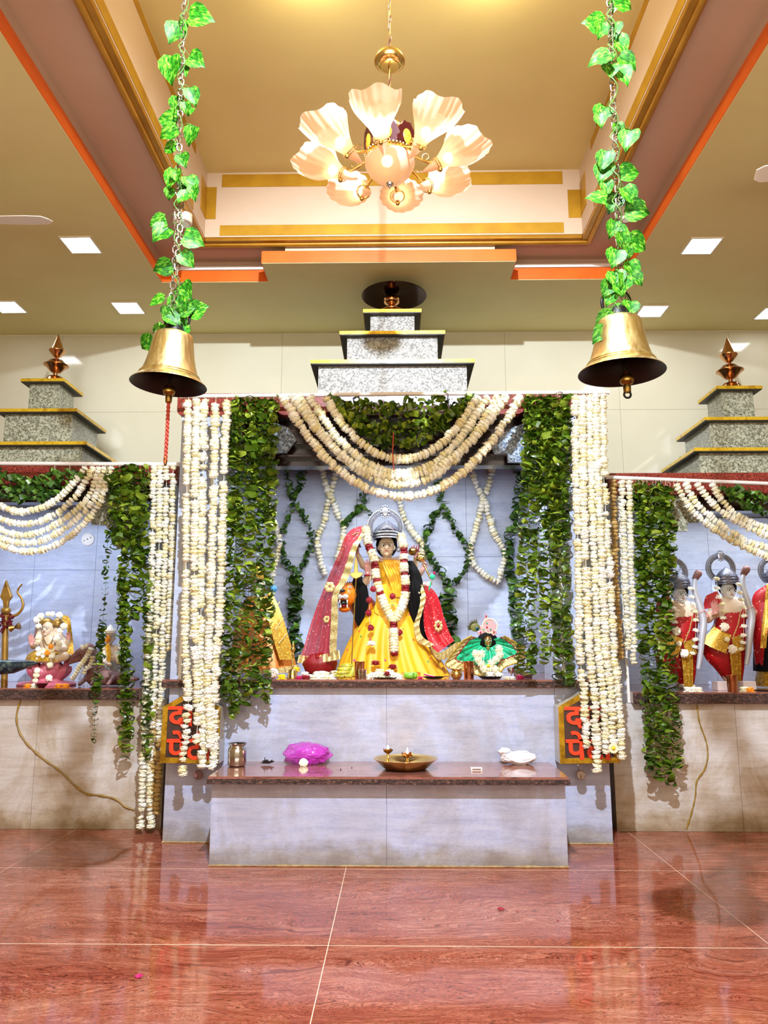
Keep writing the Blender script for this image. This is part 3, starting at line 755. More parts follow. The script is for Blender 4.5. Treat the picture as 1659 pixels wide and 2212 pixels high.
bx((X(447, 1680, 4.68), 4.672, zt0+0.001), (X(1231, 1684, 4.68), 4.6799, zt1-0.014)).build('rough_edge', 'edge', tp, smooth=False)
ZB = zt1
# dirty mortar along the foot of the plinths
def mortar(x0, x1, y, parent):
    n = 60; pts = [Vector((x0+(x1-x0)*i/n, y-0.004, 0.004)) for i in range(n+1)]
    MB().tube(pts, [0.006+0.006*noise.noise((i*0.35, y, 0)) for i in range(n+1)], 6).build('mortar_line', noisy('mortar', ['#b59a6c', '#8f7850'], 30, 0.8) if 'mortar' not in MATS else MATS['mortar'], parent)
mortar(bl, br_, YB, be); mortar(xL, bl, YA, cs); mortar(br_, xR, YA, cs)
# ================================================================ garlands
def crinkle(m_, amt, seed):
    rr = random.Random(seed)
    for v in m_.v: v += Vector((rr.uniform(-amt, amt), rr.uniform(-amt, amt), rr.uniform(-amt, amt)))
def flower_mesh(seed, r=1.0, h=0.55):
    rr = random.Random(seed); m_ = MB()
    m_.ball((0, 0, 0), (r*0.84, r*0.84, h*0.84), 14, 8, fn=lambda p: 1+0.10*math.sin(7*math.atan2(p.y, p.x)+4*p.z+seed)+0.08*math.sin(11*math.atan2(p.y, p.x)-9*p.z))
    for k, (ring, zz, n, lean) in enumerate(((1.0, -0.15, 9, -0.35), (0.95, 0.12, 9, 0.25), (0.72, 0.36, 7, 0.55))):
        for i in range(n):
            a = 2*PI*(i+0.5*k)/n + rr.uniform(-.2, .2); d = Vector((math.cos(a), math.sin(a), 0)); t = Vector((-d.y, d.x, 0))
            L = ring*r*rr.uniform(0.84, 1.04); wd = r*0.34
            z0 = zz*h; b = d*r*0.3 + Vector((0, 0, z0)); mid = d*L*0.72 + Vector((0, 0, z0+lean*h*0.35)); tip = d*L + Vector((0, 0, z0+lean*h*rr.uniform(0.6, 1.2)-0.08*r))
            m_.add([b-t*wd*0.5, b+t*wd*0.5, mid+t*wd+Vector((0, 0, .05*r)), mid-t*wd+Vector((0, 0, .05*r)), tip+t*wd*.45, tip-t*wd*.45, mid+d*0.02+Vector((0, 0, -.06*r))],
                   [(0, 1, 6), (1, 2, 6), (0, 6, 3), (2, 4, 6), (4, 5, 6), (5, 3, 6)])
    crinkle(m_, 0.03*r, seed)
    return m_
FL = [flower_mesh(s).mesh('flower', 'petal', True) for s in range(5)]
FLO = [flower_mesh(s+9).mesh('flower', 'petal_old', True) for s in range(3)]
def leaf_loop(seed, closed=True):
    rr = random.Random(seed); n = 8; vs = []; fs = []
    for i in range(n+1):
        t = i/n; a = 2*PI*t if closed else PI*1.35*t-0.4
        x = -math.cos(a)*1.0; z = math.sin(a)*(0.42+0.12*rr.random())*(1 if not closed else abs(math.sin(a/2))**0.5+0.25)
        wd = (0.42*math.sin(PI*min(1, t*0.9+0.08))+0.06)
        for sgn, zz in ((-1, 0.06), (0, 0.0), (1, 0.06)): vs.append(Vector((x, sgn*wd, z+zz+0.12*rr.uniform(-1, 1))))
    for i in range(n):
        o = 3*i; fs += [(o, o+1, o+4, o+3), (o+1, o+2, o+5, o+4)]
    m_ = MB(); m_.add(vs, fs); return m_
def leaf_flap(seed):
    rr = random.Random(seed); n = 5; vs = []; fs = []
    for i in range(n+1):
        t = i/n; wd = 0.5*math.sin(PI*(0.12+0.86*t))**0.8+0.02; bend = (t-0.4)**2*0.9
        for sgn in (-1, 0, 1): vs.append(Vector((-1+2.1*t, sgn*wd*0.75, bend*rr.uniform(.7, 1.1)+abs(sgn)*0.16+0.05*rr.uniform(-1, 1)-0.1)))
    for i in range(n):
        o = 3*i; fs += [(o, o+1, o+4, o+3), (o+1, o+2, o+5, o+4)]
    m_ = MB(); m_.add(vs, fs); return m_
LF = {}
for key in ('leaf', 'leaf_dark'):
    LF[key] = [leaf_loop(s).mesh('leaf', key, True) for s in range(5)] + [leaf_loop(s+5, False).mesh('leaf', key, True) for s in range(4)] + [leaf_flap(s+9).mesh('leaf', key, True) for s in range(2)]
def p_is_rod(pts, Y): return Y < 5.6 and (pts[0][1] < 872 or 1005 < pts[0][1] < 1055)
def pathpx(pts, Y, n=90):
    "pts: (px, py[, dY])"
    return spline([P(p[0], p[1], Y + (p[2] if len(p) > 2 else 0)) for p in pts], n)
def garland(kind, label, group, pts, Y, r=0.030, step=0.027, gap=0.0, wob=0.004, world=None, tone=None, cat=None):
    pa = world or pathpx(pts, Y); L = sum((b-a).length for a, b in zip(pa, pa[1:]))
    n = max(3, int(L/step)); pa = resample(pa, n)
    nm = 'leaf_garland' if kind.startswith('leaf') else 'flower_garland'
    t = thing(nm, label, cat or 'garland', pa[0], group); off = pa[0]
    MB().tube([p for p in pa], 0.0012 if kind.startswith('leaf') else 0.002, 4).build('string', 'stem' if kind.startswith('leaf') else 'thread', t)
    if p_is_rod(pts, Y) and not world:
        q0 = pa[0]; lp = [q0, q0+Vector((0.004, -0.012, 0.018)), q0+Vector((R.uniform(-.01, .01), 0.0, 0.036+R.uniform(0, .012))), q0+Vector((-0.006, 0.03, 0.03)), q0+Vector((-0.004, 0.02, 0.0))]
        MB().tube(spline(lp, 12), 0.0013, 4).build('tie_loop', 'thread', t)
    skip = 0
    for i, p in enumerate(pa):
        if skip: skip -= 1; continue
        if gap and R.random() < gap: skip = R.choice((0, 0, 1)); continue
        d = pa[min(i+1, n-1)]-pa[max(i-1, 0)]
        if d.length < 1e-6: d = Vector((0, 0, -1))
        x, y, z = frame_of(d); B = Matrix((x, y, z)).transposed()
        if kind.startswith('leaf'):
            me = R.choice(LF[kind]); s = r*R.uniform(0.75, 1.2)*(1-0.10*min(1, max(0, i/n-0.3)*2) if L > 1.2 else 1)
            # keep the fold mostly facing the hall so that the leaf shows its rim and a sliver of blade
            E = Euler((R.gauss(0.25, 0.42), R.gauss(0, 0.30), R.gauss(0, 0.6) + (PI if R.random() < .5 else 0)), 'XYZ').to_matrix()
            sc = Matrix.Diagonal((s, s, s))
            rot = B @ E @ sc; q = p-off + x*R.gauss(0, 0.15)*r + y*R.gauss(0, 0.2)*r
            o = bpy.data.objects.new('leaf', me)
        else:
            me = R.choice(FLO if kind == 'old' else FL); s = r*R.uniform(0.84, 1.14)
            E = Euler((R.gauss(0, 0.16), R.gauss(0, 0.16), R.uniform(0, 6.28)), 'XYZ').to_matrix()
            rot = B @ E @ Matrix.Diagonal((s, s, s*R.uniform(0.85, 1.15))); q = p-off + Vector((R.gauss(0, wob), R.gauss(0, wob), 0))
            o = bpy.data.objects.new('flower', me)
        COL.objects.link(o); o.parent = t
        o.matrix_basis = Matrix.Translation(q) @ rot.to_4x4()
    return t
def bottom_tuft(t): pass
ORD = ['outermost', 'second from the outside', 'third from the outside', 'fourth from the outside', 'innermost']

# curtain rods
def rod(p0, p1, Y, r, label):
    a, b = P(p0[0], p0[1], Y), P(p1[0], p1[1], Y)
    t = thing('curtain_rod', label, 'rod', (a+b)/2)
    MB().tube([a, b], r, 12).build('pole', 'rod', t)
    for q, s in ((a, -1), (b, 1)): MB().tube([q, q+(b-a).normalized()*0.012*s], r*1.15, 12).build('end_cap', 'rod', t)
YR = 5.10
rod((392, 856), (1312, 847), YR+0.03, 0.014, 'pale rod above the central shrine that carries the garlands')
rod((-60, 1001), (386, 1003), YS-0.14, 0.015, 'white rod across the top of the left shrine')
rod((1312, 1031), (1720, 1047), YS-0.14, 0.014, 'white rod across the top of the right shrine')

# white strings at the left of the central shrine
G = 'white flower strings beside the central shrine, left'
LW = [[(407, 868), (404, 1000), (402, 1200), (400, 1380), (405, 1470), (407, 1528)],
      [(425, 866), (422, 1000), (420, 1250), (424, 1420), (428, 1520), (424, 1610)],
      [(442, 866), (438, 1050), (434, 1300), (436, 1430), (441, 1540), (437, 1655)],
      [(466, 868), (462, 1050), (455, 1300), (449, 1450), (452, 1530), (455, 1610)],
      [(489, 868), (483, 1050), (475, 1300), (466, 1440), (463, 1540), (460, 1655)]]
for i, p in enumerate(LW):
    garland('w', 'white flower string at the left end of the central rod, ' + ORD[i], G, [(x, y, -0.02-0.02*(i % 2)) for x, y in p], YR, 0.033, 0.027, 0.03)
garland('w', 'short white flower string hanging over the letters of the left red-lettered box', G, [(402, 1545), (400, 1600), (396, 1640)], YR-0.03, 0.031, 0.029)
garland('w', 'single tuft of white flowers dangling below the left box', G, [(394, 1658), (393, 1672)], YR-0.03, 0.03, 0.018)
G = 'white flower strings beside the central shrine, right'
RW = [[(1243, 860), (1244, 1000), (1249, 1200), (1252, 1400), (1262, 1500), (1267, 1612)],
      [(1257, 858), (1259, 1000), (1265, 1200), (1273, 1400), (1285, 1500), (1288, 1580), (1291, 1664)],
      [(1272, 857), (1275, 1000), (1283, 1200), (1292, 1400), (1305, 1520), (1307, 1622)],
      [(1286, 856), (1290, 1000), (1300, 1200), (1309, 1400), (1320, 1500), (1323, 1600)],
      [(1300, 856), (1303, 1000), (1314, 1200), (1326, 1400), (1334, 1500), (1342, 1635)]]
RORD = ['innermost', 'second from the inside', 'third from the inside', 'fourth from the inside', 'outermost']
for i, p in enumerate(RW):
    garland('w', 'white flower string at the right end of the central rod, ' + RORD[i], G, [(x, y, -0.02-0.02*(i % 2)) for x, y in p], YR, 0.032, 0.027, 0.03)
# yellow-eyed daisy at the end of the fourth string
c = P(1325, 1616, YR-0.085)
t = thing('daisy', 'white daisy with a yellow centre hanging over the right box', 'flower', c)
m_ = MB()
for k in range(16):
    a = 2*PI*k/16; d = Vector((math.cos(a), 0, math.sin(a))); n_ = Vector((-d.z, 0, d.x))
    m_.add([c+d*0.008, c+d*0.026+n_*0.006+Vector((0, -0.004, 0)), c+d*0.036, c+d*0.026-n_*0.006+Vector((0, -0.004, 0))], [(0, 1, 2, 3)])
m_.build('petals', 'petal', t); MB().ball(c+Vector((0, -0.004, 0)), (0.011, 0.006, 0.011)).build('eye', 'yellowflower', t)

# leaf curtains of the central shrine
G = 'leaf strings of the left leaf curtain'
for i, (p, dy) in enumerate([([(503, 862), (500, 1100), (494, 1300), (488, 1420), (490, 1505)], 0), ([(522, 862), (518, 1100), (514, 1300), (508, 1450), (505, 1545)], 0.03),
        ([(543, 862), (540, 1100), (536, 1300), (530, 1420), (531, 1520)], 0), ([(566, 862), (563, 1100), (560, 1300), (552, 1420), (552, 1498)], 0.03),
        ([(591, 860), (588, 1050), (582, 1200), (578, 1350), (572, 1512)], 0), ([(512, 862), (509, 1000), (506, 1150)], 0.05), ([(554, 864), (551, 1000), (549, 1150)], 0.05), ([(580, 864), (577, 1000), (575, 1120)], 0.05)]):
    garland('leaf', 'green leaf string of the left leaf curtain, ' + ['at its left edge', 'second long one from the left', 'third long one from the left', 'fourth long one from the left', 'at its right edge', 'short one near its left edge', 'short one in its middle', 'short one near its right edge'][i], G, [(x, y, dy) for x, y in p], YR+0.03, 0.043, 0.0185)
G = 'leaf strings of the right leaf curtain'
for i, (p, dy) in enumerate([([(1143, 857), (1138, 1000), (1132, 1150), (1126, 1300), (1124, 1450)], 0.03), ([(1160, 855), (1155, 1050), (1150, 1250), (1146, 1455)], 0),
        ([(1181, 855), (1177, 1050), (1174, 1250), (1177, 1428)], 0.03), ([(1203, 855), (1200, 1050), (1199, 1250), (1207, 1470)], 0),
        ([(1224, 853), (1221, 1050), (1220, 1250), (1231, 1480)], 0.03), ([(1150, 860), (1147, 950), (1144, 1080)], 0.05), ([(1170, 860), (1167, 950), (1165, 1090)], 0.05), ([(1192, 860), (1190, 950), (1190, 1130)], 0.05), ([(1213, 860), (1211, 950), (1210, 1160)], 0.05)]):
    garland('leaf', 'green leaf string of the right leaf curtain, ' + ['at its left edge', 'second long one from the left', 'third long one from the left', 'fourth long one from the left', 'at its right edge', 'short one near its left edge', 'short one left of its middle', 'short one right of its middle', 'short one near its right edge'][i], G, [(x, y, dy) for x, y in p], YR+0.03, 0.043, 0.0185)
# leafy swag in the middle
G = 'leaf swags above the goddess'
def swag(l, b, r_, n=9):
    out = []
    for i in range(n):
        t = i/(n-1); x = l[0]+(r_[0]-l[0])*t
        k = (x-b[0])/((b[0]-l[0]) if x < b[0] else (r_[0]-b[0])); e_ = l[1] if x < b[0] else r_[1]
        out.append((x, b[1] + (e_-b[1])*(abs(k)**2.1)))
    return out
for i, (l, b, r_) in enumerate([((722, 862), (868, 893), (1018, 856)), ((712, 864), (865, 918), (1024, 858)), ((728, 880), (862, 938), (1006, 872)), ((752, 900), (862, 960), (985, 890)), ((770, 862), (860, 876), (960, 858))]):
    garland('leaf', 'leaf swag above the goddess, ' + ['second from the top', 'third from the top', 'fourth from the top', 'lowest of them', 'topmost of them'][i], G, swag(l, b, r_), YR+0.04, 0.046, 0.021)
G = 'white flower swags across the central shrine'
for i, (l, b, r_) in enumerate([((705, 862), (868, 992), (1030, 862)), ((670, 860), (868, 1022), (1050, 860)), ((646, 858), (868, 1046), (1075, 857)), ((634, 858), (860, 1030), (1092, 858)), ((610, 858), (872, 1072), (1124, 858))]):
    garland('w', 'white flower swag across the central shrine, ' + ['topmost of five', 'second of five from the top', 'fourth of five from the top', 'third of five from the top', 'lowest of five'][i], G, swag(l, b, r_), YR-0.01-0.015*i, 0.035, 0.027)
MB().tube([P(850, 935, YR-0.1), P(848, 975, YR-0.1), P(851, 1015, YR-0.1)], 0.004, 6).build('tie_thread', 'redthread', label='red thread tied round the middle of the white swags', cat='thread')

# lattice of strings hung against the niche wall
YN_ = YW-0.085
G = 'leaf strings looped against the niche wall'
for lb, r_, p in (('left short V under the lintel, left arm', .034, [(617, 1004), (626, 1050), (634, 1078)]), ('left short V under the lintel, right arm', .034, [(655, 1004), (648, 1045), (637, 1078)]),
        ('upper left side of the left diamond', .034, [(634, 1090), (622, 1120), (607, 1152)]), ('upper right side of the left diamond', .034, [(640, 1090), (658, 1118), (676, 1160)]),
        ('lower left side of the left diamond', .036, [(606, 1168), (618, 1210), (639, 1244)]), ('lower right side of the left diamond', .036, [(677, 1170), (660, 1205), (642, 1244)]),
        ('thick tail below the left diamond', .056, [(639, 1250), (637, 1300), (635, 1360), (639, 1418)]), ('slanting piece left of the crown', .04, [(786, 1056), (780, 1090), (752, 1124), (742, 1136)]),
        ('tiny piece just left of the halo', .03, [(788, 1098), (797, 1106), (804, 1116)]), ('short piece under the swags right of the halo', .038, [(948, 1034), (950, 1060), (954, 1084)]),
        ('upper left side of the right diamond', .038, [(952, 1094), (935, 1122), (920, 1158)]), ('upper right side of the right diamond', .036, [(957, 1094), (985, 1145), (1013, 1188)]),
        ('lower left side of the right diamond', .044, [(917, 1168), (935, 1212), (968, 1268)]), ('lower right side of the right diamond', .038, [(1014, 1198), (1000, 1235), (973, 1268)]),
        ('thick tail below the right diamond', .056, [(969, 1275), (970, 1320), (972, 1388)]), ('curved string at the right end, upper part', .046, [(1120, 1008), (1124, 1060), (1117, 1110), (1108, 1140)]),
        ('curved string at the right end, lower part', .046, [(1104, 1142), (1097, 1200), (1105, 1250), (1113, 1310), (1120, 1380)])):
    garland('leaf_dark', 'dark leaf string on the niche wall: ' + lb, G, p, YN_, r_*1.12, 0.024 if r_ < 0.05 else 0.022)
G = 'white flower strings looped against the niche wall'
for lb, p in (('left X, upper left arm', [(692, 992), (700, 1035), (712, 1068)]), ('left X, upper right arm', [(726, 1008), (721, 1045), (714, 1068)]), ('left X, long left arm', [(711, 1075), (700, 1128), (686, 1162), (690, 1205), (702, 1240)]),
        ('left X, long right arm', [(716, 1075), (730, 1112), (743, 1142), (737, 1180), (730, 1210)]), ('strand half hidden by the left leaf curtain', [(571, 1030), (576, 1080), (596, 1140), (604, 1172), (592, 1228), (583, 1265)]),
        ('strand slanting right of the halo', [(862, 1078), (868, 1105), (884, 1138), (904, 1164), (914, 1182), (911, 1204)]), ('right X, upper left arm', [(1018, 996), (1026, 1040), (1042, 1072)]),
        ('right X, upper right arm', [(1064, 1000), (1057, 1045), (1046, 1072)]), ('right X, long left arm', [(1043, 1080), (1032, 1130), (1018, 1176), (1020, 1214), (1044, 1240), (1074, 1258)]),
        ('right X, long right arm', [(1048, 1080), (1064, 1145), (1089, 1190), (1086, 1222), (1076, 1254)])):
    garland('w', 'white flower string on the niche wall: ' + lb, G, p, YN_+0.01, 0.033, 0.030)

# left shrine
YL = YS-0.15
G = 'white flower strings at the right end of the left rod'
for i, (p, k) in enumerate([([(332, 1010), (328, 1200), (318, 1450), (309, 1650), (304, 1784)], 'w'), ([(346, 1010), (343, 1200), (334, 1450), (324, 1650), (327, 1784)], 'w'), ([(360, 1010), (357, 1200), (350, 1450), (342, 1600)], 'w'), ([(374, 1010), (371, 1200), (364, 1400)], 'w'), ([(346, 1600), (342, 1680), (338, 1755)], 'old'), ([(334, 1520), (330, 1600), (328, 1740)], 'old')]):
    garland(k, ['white flower string of the left rod touching the floor, leftmost', 'white flower string of the left rod touching the floor, second from left', 'white flower string of the left rod ending beside the left box, third from left', 'white flower string of the left rod nearest the central shrine', 'wilted brown flower string below the left box, right one', 'wilted brown flower string low beside the floor, left one'][i], G, [(x, y, 0.012*(i % 3)) for x, y in p], YL, 0.029 if i < 4 else 0.031, 0.027, 0.03)
G = 'leaf strings of the left shrine'
for lb, r_, p in (('short string at the left of the leaf block', .05, [(243, 1010), (241, 1090), (250, 1180)]), ('long string falling far below the slab', .044, [(258, 1010), (257, 1100), (270, 1195), (262, 1330), (268, 1480), (272, 1634)]), ('second string of the leaf block', .05, [(276, 1010), (274, 1100), (282, 1200)]),
        ('third string of the leaf block', .048, [(294, 1010), (293, 1100), (298, 1215), (292, 1270), (290, 1330)]), ('string along the white pillar', .042, [(312, 1010), (310, 1120), (318, 1280), (320, 1450), (316, 1640)]),
        ('thin string hanging free over the slab', .026, [(234, 1146), (230, 1220), (226, 1300), (218, 1380), (212, 1460), (206, 1520), (203, 1600)]), ('short string beside the thin one', .034, [(222, 1350), (216, 1420), (209, 1500)]),
        ('middle string below the block', .045, [(262, 1230), (268, 1310), (272, 1400), (276, 1500), (278, 1590)])):
    garland('leaf' if r_ > .03 else 'leaf_dark', 'left shrine leaf string, ' + lb, G, p, YL-0.01, r_, 0.0185 if r_ > .03 else 0.036)
G = 'leaf swags under the left rod'
for lb, p in (('upper one', [(118, 1014), (85, 1040), (30, 1034), (-20, 1012)]), ('middle one', [(150, 1014), (105, 1052), (40, 1058), (-30, 1040)]), ('lower one', [(182, 1020), (130, 1064), (60, 1078), (-30, 1062)])):
    garland('leaf_dark', 'dark leaf swag under the left rod, ' + lb, G, p, YL+0.02, 0.046, 0.022)
G = 'white flower swags under the left rod'
for lb, p in (('topmost', [(184, 1012), (152, 1052), (108, 1088), (45, 1106), (0, 1092), (-60, 1060)]), ('second from the top', [(200, 1012), (165, 1070), (112, 1116), (55, 1132), (0, 1120), (-60, 1088)]), ('third from the top', [(214, 1012), (188, 1078), (122, 1132), (55, 1156), (0, 1143), (-60, 1100)]),
        ('fourth from the top', [(227, 1012), (200, 1085), (135, 1146), (70, 1172), (0, 1162), (-60, 1120)]), ('lowest', [(238, 1012), (210, 1095), (142, 1165), (78, 1190), (20, 1184), (-60, 1140)])):
    garland('w', 'cream flower swag under the left rod, ' + lb, G, p, YL-0.02, 0.029, 0.0265)
# right shrine
G = 'white flower strings at the left end of the right rod'
for i, (p, k) in enumerate([([(1324, 1040), (1327, 1150), (1332, 1290), (1340, 1420)], 'old'), ([(1343, 1042), (1346, 1150), (1352, 1290), (1358, 1400)], 'w'), ([(1358, 1042), (1362, 1150), (1366, 1290), (1371, 1432)], 'w')]):
    garland(k, ['wilted brown flower string at the left end of the right rod', 'white flower string of the right rod, left one of two', 'white flower string of the right rod, right one of two'][i], G, p, YL, 0.029, 0.027, 0.02)
G = 'leaf strings of the right shrine'
for lb, p in (('leftmost long one', [(1378, 1046), (1380, 1200), (1392, 1400), (1400, 1560), (1404, 1668)]), ('second long one', [(1396, 1046), (1398, 1200), (1410, 1400), (1420, 1560), (1424, 1676)]), ('third long one', [(1415, 1048), (1417, 1200), (1428, 1400), (1438, 1560), (1446, 1690)]),
        ('rightmost long one', [(1436, 1050), (1436, 1180), (1440, 1300), (1452, 1450), (1462, 1600), (1464, 1655)]), ('short one at the top right', [(1446, 1052), (1447, 1100), (1449, 1190), (1450, 1240)]), ('short one at the top left', [(1387, 1050), (1388, 1130), (1390, 1260)]), ('short one in the middle', [(1426, 1050), (1426, 1140), (1428, 1270)])):
    garland('leaf', 'right shrine leaf string, ' + lb, G, p, YL-0.01, 0.043, 0.0185)
G = 'leaf swags under the right rod'
for lb, p in (('upper one', [(1590, 1050), (1625, 1070), (1680, 1082)]), ('lower one', [(1556, 1052), (1600, 1082), (1640, 1100), (1690, 1115)])):
    garland('leaf_dark', 'dark leaf swag under the right rod, ' + lb, G, p, YL+0.02, 0.046, 0.022)
G = 'white flower swags under the right rod'
for lb, p in (('lowest', [(1461, 1048), (1490, 1095), (1532, 1134), (1590, 1172), (1659, 1202), (1720, 1220)]), ('third from the top', [(1481, 1046), (1505, 1088), (1550, 1128), (1605, 1165), (1659, 1184), (1720, 1200)]), ('second from the top', [(1509, 1048), (1536, 1084), (1582, 1120), (1659, 1158), (1720, 1174)]), ('topmost', [(1540, 1048), (1562, 1084), (1600, 1118), (1659, 1142), (1720, 1152)])):
    garland('w', 'cream flower swag under the right rod, ' + lb, G, p, YL-0.02, 0.030, 0.0265)
# ================================================================ chandelier
M['frost'] = mat('frosted_shade_glass', '#e6c4ac', 0.35)
def shade_mat():
    m = M['frost']; t = m.node_tree; b = t.nodes['Principled BSDF']; out = t.nodes['Material Output']
    tl = t.nodes.new('ShaderNodeBsdfTranslucent'); tl.inputs[0].default_value = srgb('#f0cdb0')
    tp = t.nodes.new('ShaderNodeBsdfTransparent'); tp.inputs[0].default_value = (1, .95, .9, 1)
    m1 = t.nodes.new('ShaderNodeMixShader'); m1.inputs[0].default_value = 0.45; m2 = t.nodes.new('ShaderNodeMixShader'); m2.inputs[0].default_value = 0.10
    t.links.new(b.outputs[0], m1.inputs[1]); t.links.new(tl.outputs[0], m1.inputs[2]); t.links.new(m1.outputs[0], m2.inputs[1]); t.links.new(tp.outputs[0], m2.inputs[2]); t.links.new(m2.outputs[0], out.inputs[0])
shade_mat()
M['bulb'] = mat('lit_bulb', '#ffffff', 0.5, emit='#ffe2a8', es=12)
CHY = 3.3
cc = P(842, 336, CHY)                      # hub, just above the bowl
ch = thing('chandelier', 'brass chandelier with eight frosted shell shades and a ribbed glass bowl', 'chandelier', cc)
ux = 0.00225
rodt = Vector((cc.x, cc.y, ZU))
wire = []
for i in range(80):
    t_ = i/79; wire.append(Vector((cc.x+0.004*math.cos(t_*70), cc.y+0.004*math.sin(t_*70), cc.z+0.10+(ZU-cc.z-0.10)*t_)))
MB().tube(wire, 0.004, 6).build('twisted_cord', 'choc', ch)
MB().tube([rodt, cc+Vector((0, 0, 0.1))], 0.0035, 6).build('rod', 'brassd', ch)
MB().lathe((cc.x, cc.y, ZU-0.05), [(0.01, 0), (0.055, 0.015), (0.07, 0.05)], 24).build('ceiling_cup', 'brass', ch)
cz = P(843, 140, CHY).z
MB().lathe((cc.x, cc.y, cz), [(0.004, -0.012), (0.045, -0.012), (0.047, -0.006), (0.055, -0.004), (0.073, 0.01), (0.075, 0.02), (0.066, 0.045), (0.045, 0.066), (0.02, 0.078), (0.005, 0.084)], 36).build('cord_cup', 'brass', ch)
MB().lathe(cc, [(0.112, -0.035), (0.118, -0.02), (0.11, 0.0), (0.10, 0.012), (0.085, 0.02), (0.075, 0.05), (0.085, 0.09), (0.075, 0.13), (0.05, 0.16), (0.02, 0.18), (0.008, 0.2)], 40).build('brass_body', 'brass', ch)
g = MB()
for k in range(44):
    a = 2*PI*k/44; g.ball(cc+Vector((math.cos(a)*0.118, math.sin(a)*0.118, -0.006)), 0.0055, 6, 4)
g.build('beaded_rim', 'brass', ch)
MB().lathe(cc, [(0.0005, -0.142), (0.03, -0.139), (0.07, -0.120), (0.10, -0.088), (0.117, -0.05), (0.119, -0.03), (0.112, -0.026)], 72, fn=lambda a, t: 1+0.008*math.cos(36*a)).build('bowl_shade', 'frost', ch)
MB().ball(cc+Vector((-0.012, -0.03, -0.05)), 0.028, 12, 8).build('bulb', 'bulb', ch)
MB().lathe(cc, [(0.0005, -0.172), (0.005, -0.170), (0.004, -0.158), (0.014, -0.156), (0.018, -0.148), (0.014, -0.142), (0.001, -0.140)], 20).build('finial', 'steel', ch)
# scalloped dark ornaments with amber ovals round the body
for k in range(6):
    a = math.radians(60*k+20); d = Vector((math.cos(a), math.sin(a), 0)); n_ = Vector((-d.y, d.x, 0)); base = cc+d*0.10+Vector((0, 0, 0.045))
    m_ = MB(); nn = 28; ring = []
    for i in range(nn):
        b_ = 2*PI*i/nn; s_ = 0.074*(1+0.07*math.cos(9*b_)); ring.append(base + n_*s_*math.cos(b_)*0.85 + Vector((0, 0, 1))*s_*math.sin(b_) + d*0.012*math.sin(b_))
    m_.add(ring + [q+d*0.006 for q in ring], [tuple(range(nn)), tuple(range(2*nn-1, nn-1, -1))] + [(i, (i+1) % nn, (i+1) % nn+nn, i+nn) for i in range(nn)])
    o = m_.build('ornament', 'choc', ch, smooth=False)
    MB().ball(base+d*0.008+Vector((0, 0, 0.005)), (0.030, 0.030, 0.042), 16, 8, rot=Matrix((n_, d*0.3, Vector((0, 0, 1)))).transposed()).build('amber_oval', 'amber', o)
    MB().lathe(base+d*0.0085, [(0.001, 0), (0.011, 0.004), (0.001, 0.008)], 12).build('stud', 'choc', o)
# arms, clamps and shell-shaped shades
def shade(k):
    a = math.radians(-90-9+45*k); d = Vector((math.cos(a), math.sin(a), 0)); n_ = Vector((-d.y, d.x, 0)); up = Vector((0, 0, 1))
    arm = spline([cc+d*0.105+up*-0.01, cc+d*0.16+up*-0.045, cc+d*0.20+up*-0.06, cc+d*0.24+up*-0.03, cc+d*0.25+up*-0.012], 18)
    o = MB().tube(arm, 0.0065, 8); ob = o.build('arm', 'brass', ch)
    c0 = cc+d*0.245+up*-0.005
    # axis of the shade: tail inside and low, mouth outside and high
    ax = [cc+d*0.155+up*-0.105, cc+d*0.195+up*-0.088, cc+d*0.235+up*-0.065, cc+d*0.285+up*-0.03, cc+d*0.335+up*-0.002, cc+d*0.375+up*0.030]
    A = spline(ax, 25)
    rp = [0.004, 0.014, 0.022, 0.029, 0.038, 0.051, 0.069, 0.087, 0.101, 0.110, 0.114]
    def rad(t):
        q = t*(len(rp)-1); i = min(int(q), len(rp)-2); return rp[i]+(rp[i+1]-rp[i])*(q-i)
    def f(u, v):
        i = round(v*24); p = A[i]; q = A[min(i+1, 24)]-A[max(i-1, 0)]; z = q.normalized(); x = n_; y = z.cross(x)
        b_ = 2*PI*u; r_ = rad(v)
        flute = 1+0.030*v*math.cos(16*b_)
        # the lower lip runs out longer than the upper one, like a shell
        lip = 0.055*max(0, v-0.55)/0.45*(-math.sin(b_)) if True else 0
        return p + x*math.cos(b_)*r_*flute + y*math.sin(b_)*r_*flute*0.80 + z*(lip + 0.010*v*v*math.cos(5*b_+k))
    m_ = MB(); m_.grid(80, 24, f, wrap=True); s_ = m_.build('shade', 'frost', ch)
    z = (A[9]-A[7]).normalized(); y = z.cross(n_)
    for dz in (-0.004, 0.007):
        ring = [A[7]+z*dz+n_*math.cos(2*PI*i/20)*0.036+y*math.sin(2*PI*i/20)*0.031 for i in range(20)]
        MB().tube(ring, 0.0022, 6, closed=True).build('clamp_ring', 'brass', s_)
    MB().ball(A[7]-y*0.03, (0.012, 0.012, 0.016)).build('clamp_knob', 'brass', s_)
    bc = A[13]+Vector((0, 0, -0.008)); MB().ball(bc, 0.024, 12, 8).build('bulb', 'bulb', s_)
    curl = [c0-d*0.075+up*-0.022+Vector((0, 0, 0))+d*0.016*math.cos(2*PI*i/14)+up*0.016*math.sin(2*PI*i/14) for i in range(14)]
    MB().tube(curl, 0.0016, 5, closed=True).build('scroll', 'brass', ob)
    return bc
bcs = [shade(k) for k in range(8)]
lamp('POINT', 'chandelier_lamp', cc+Vector((0, 0, 0.50)), 4, (1, 0.80, 0.55), shadow_soft_size=0.16)

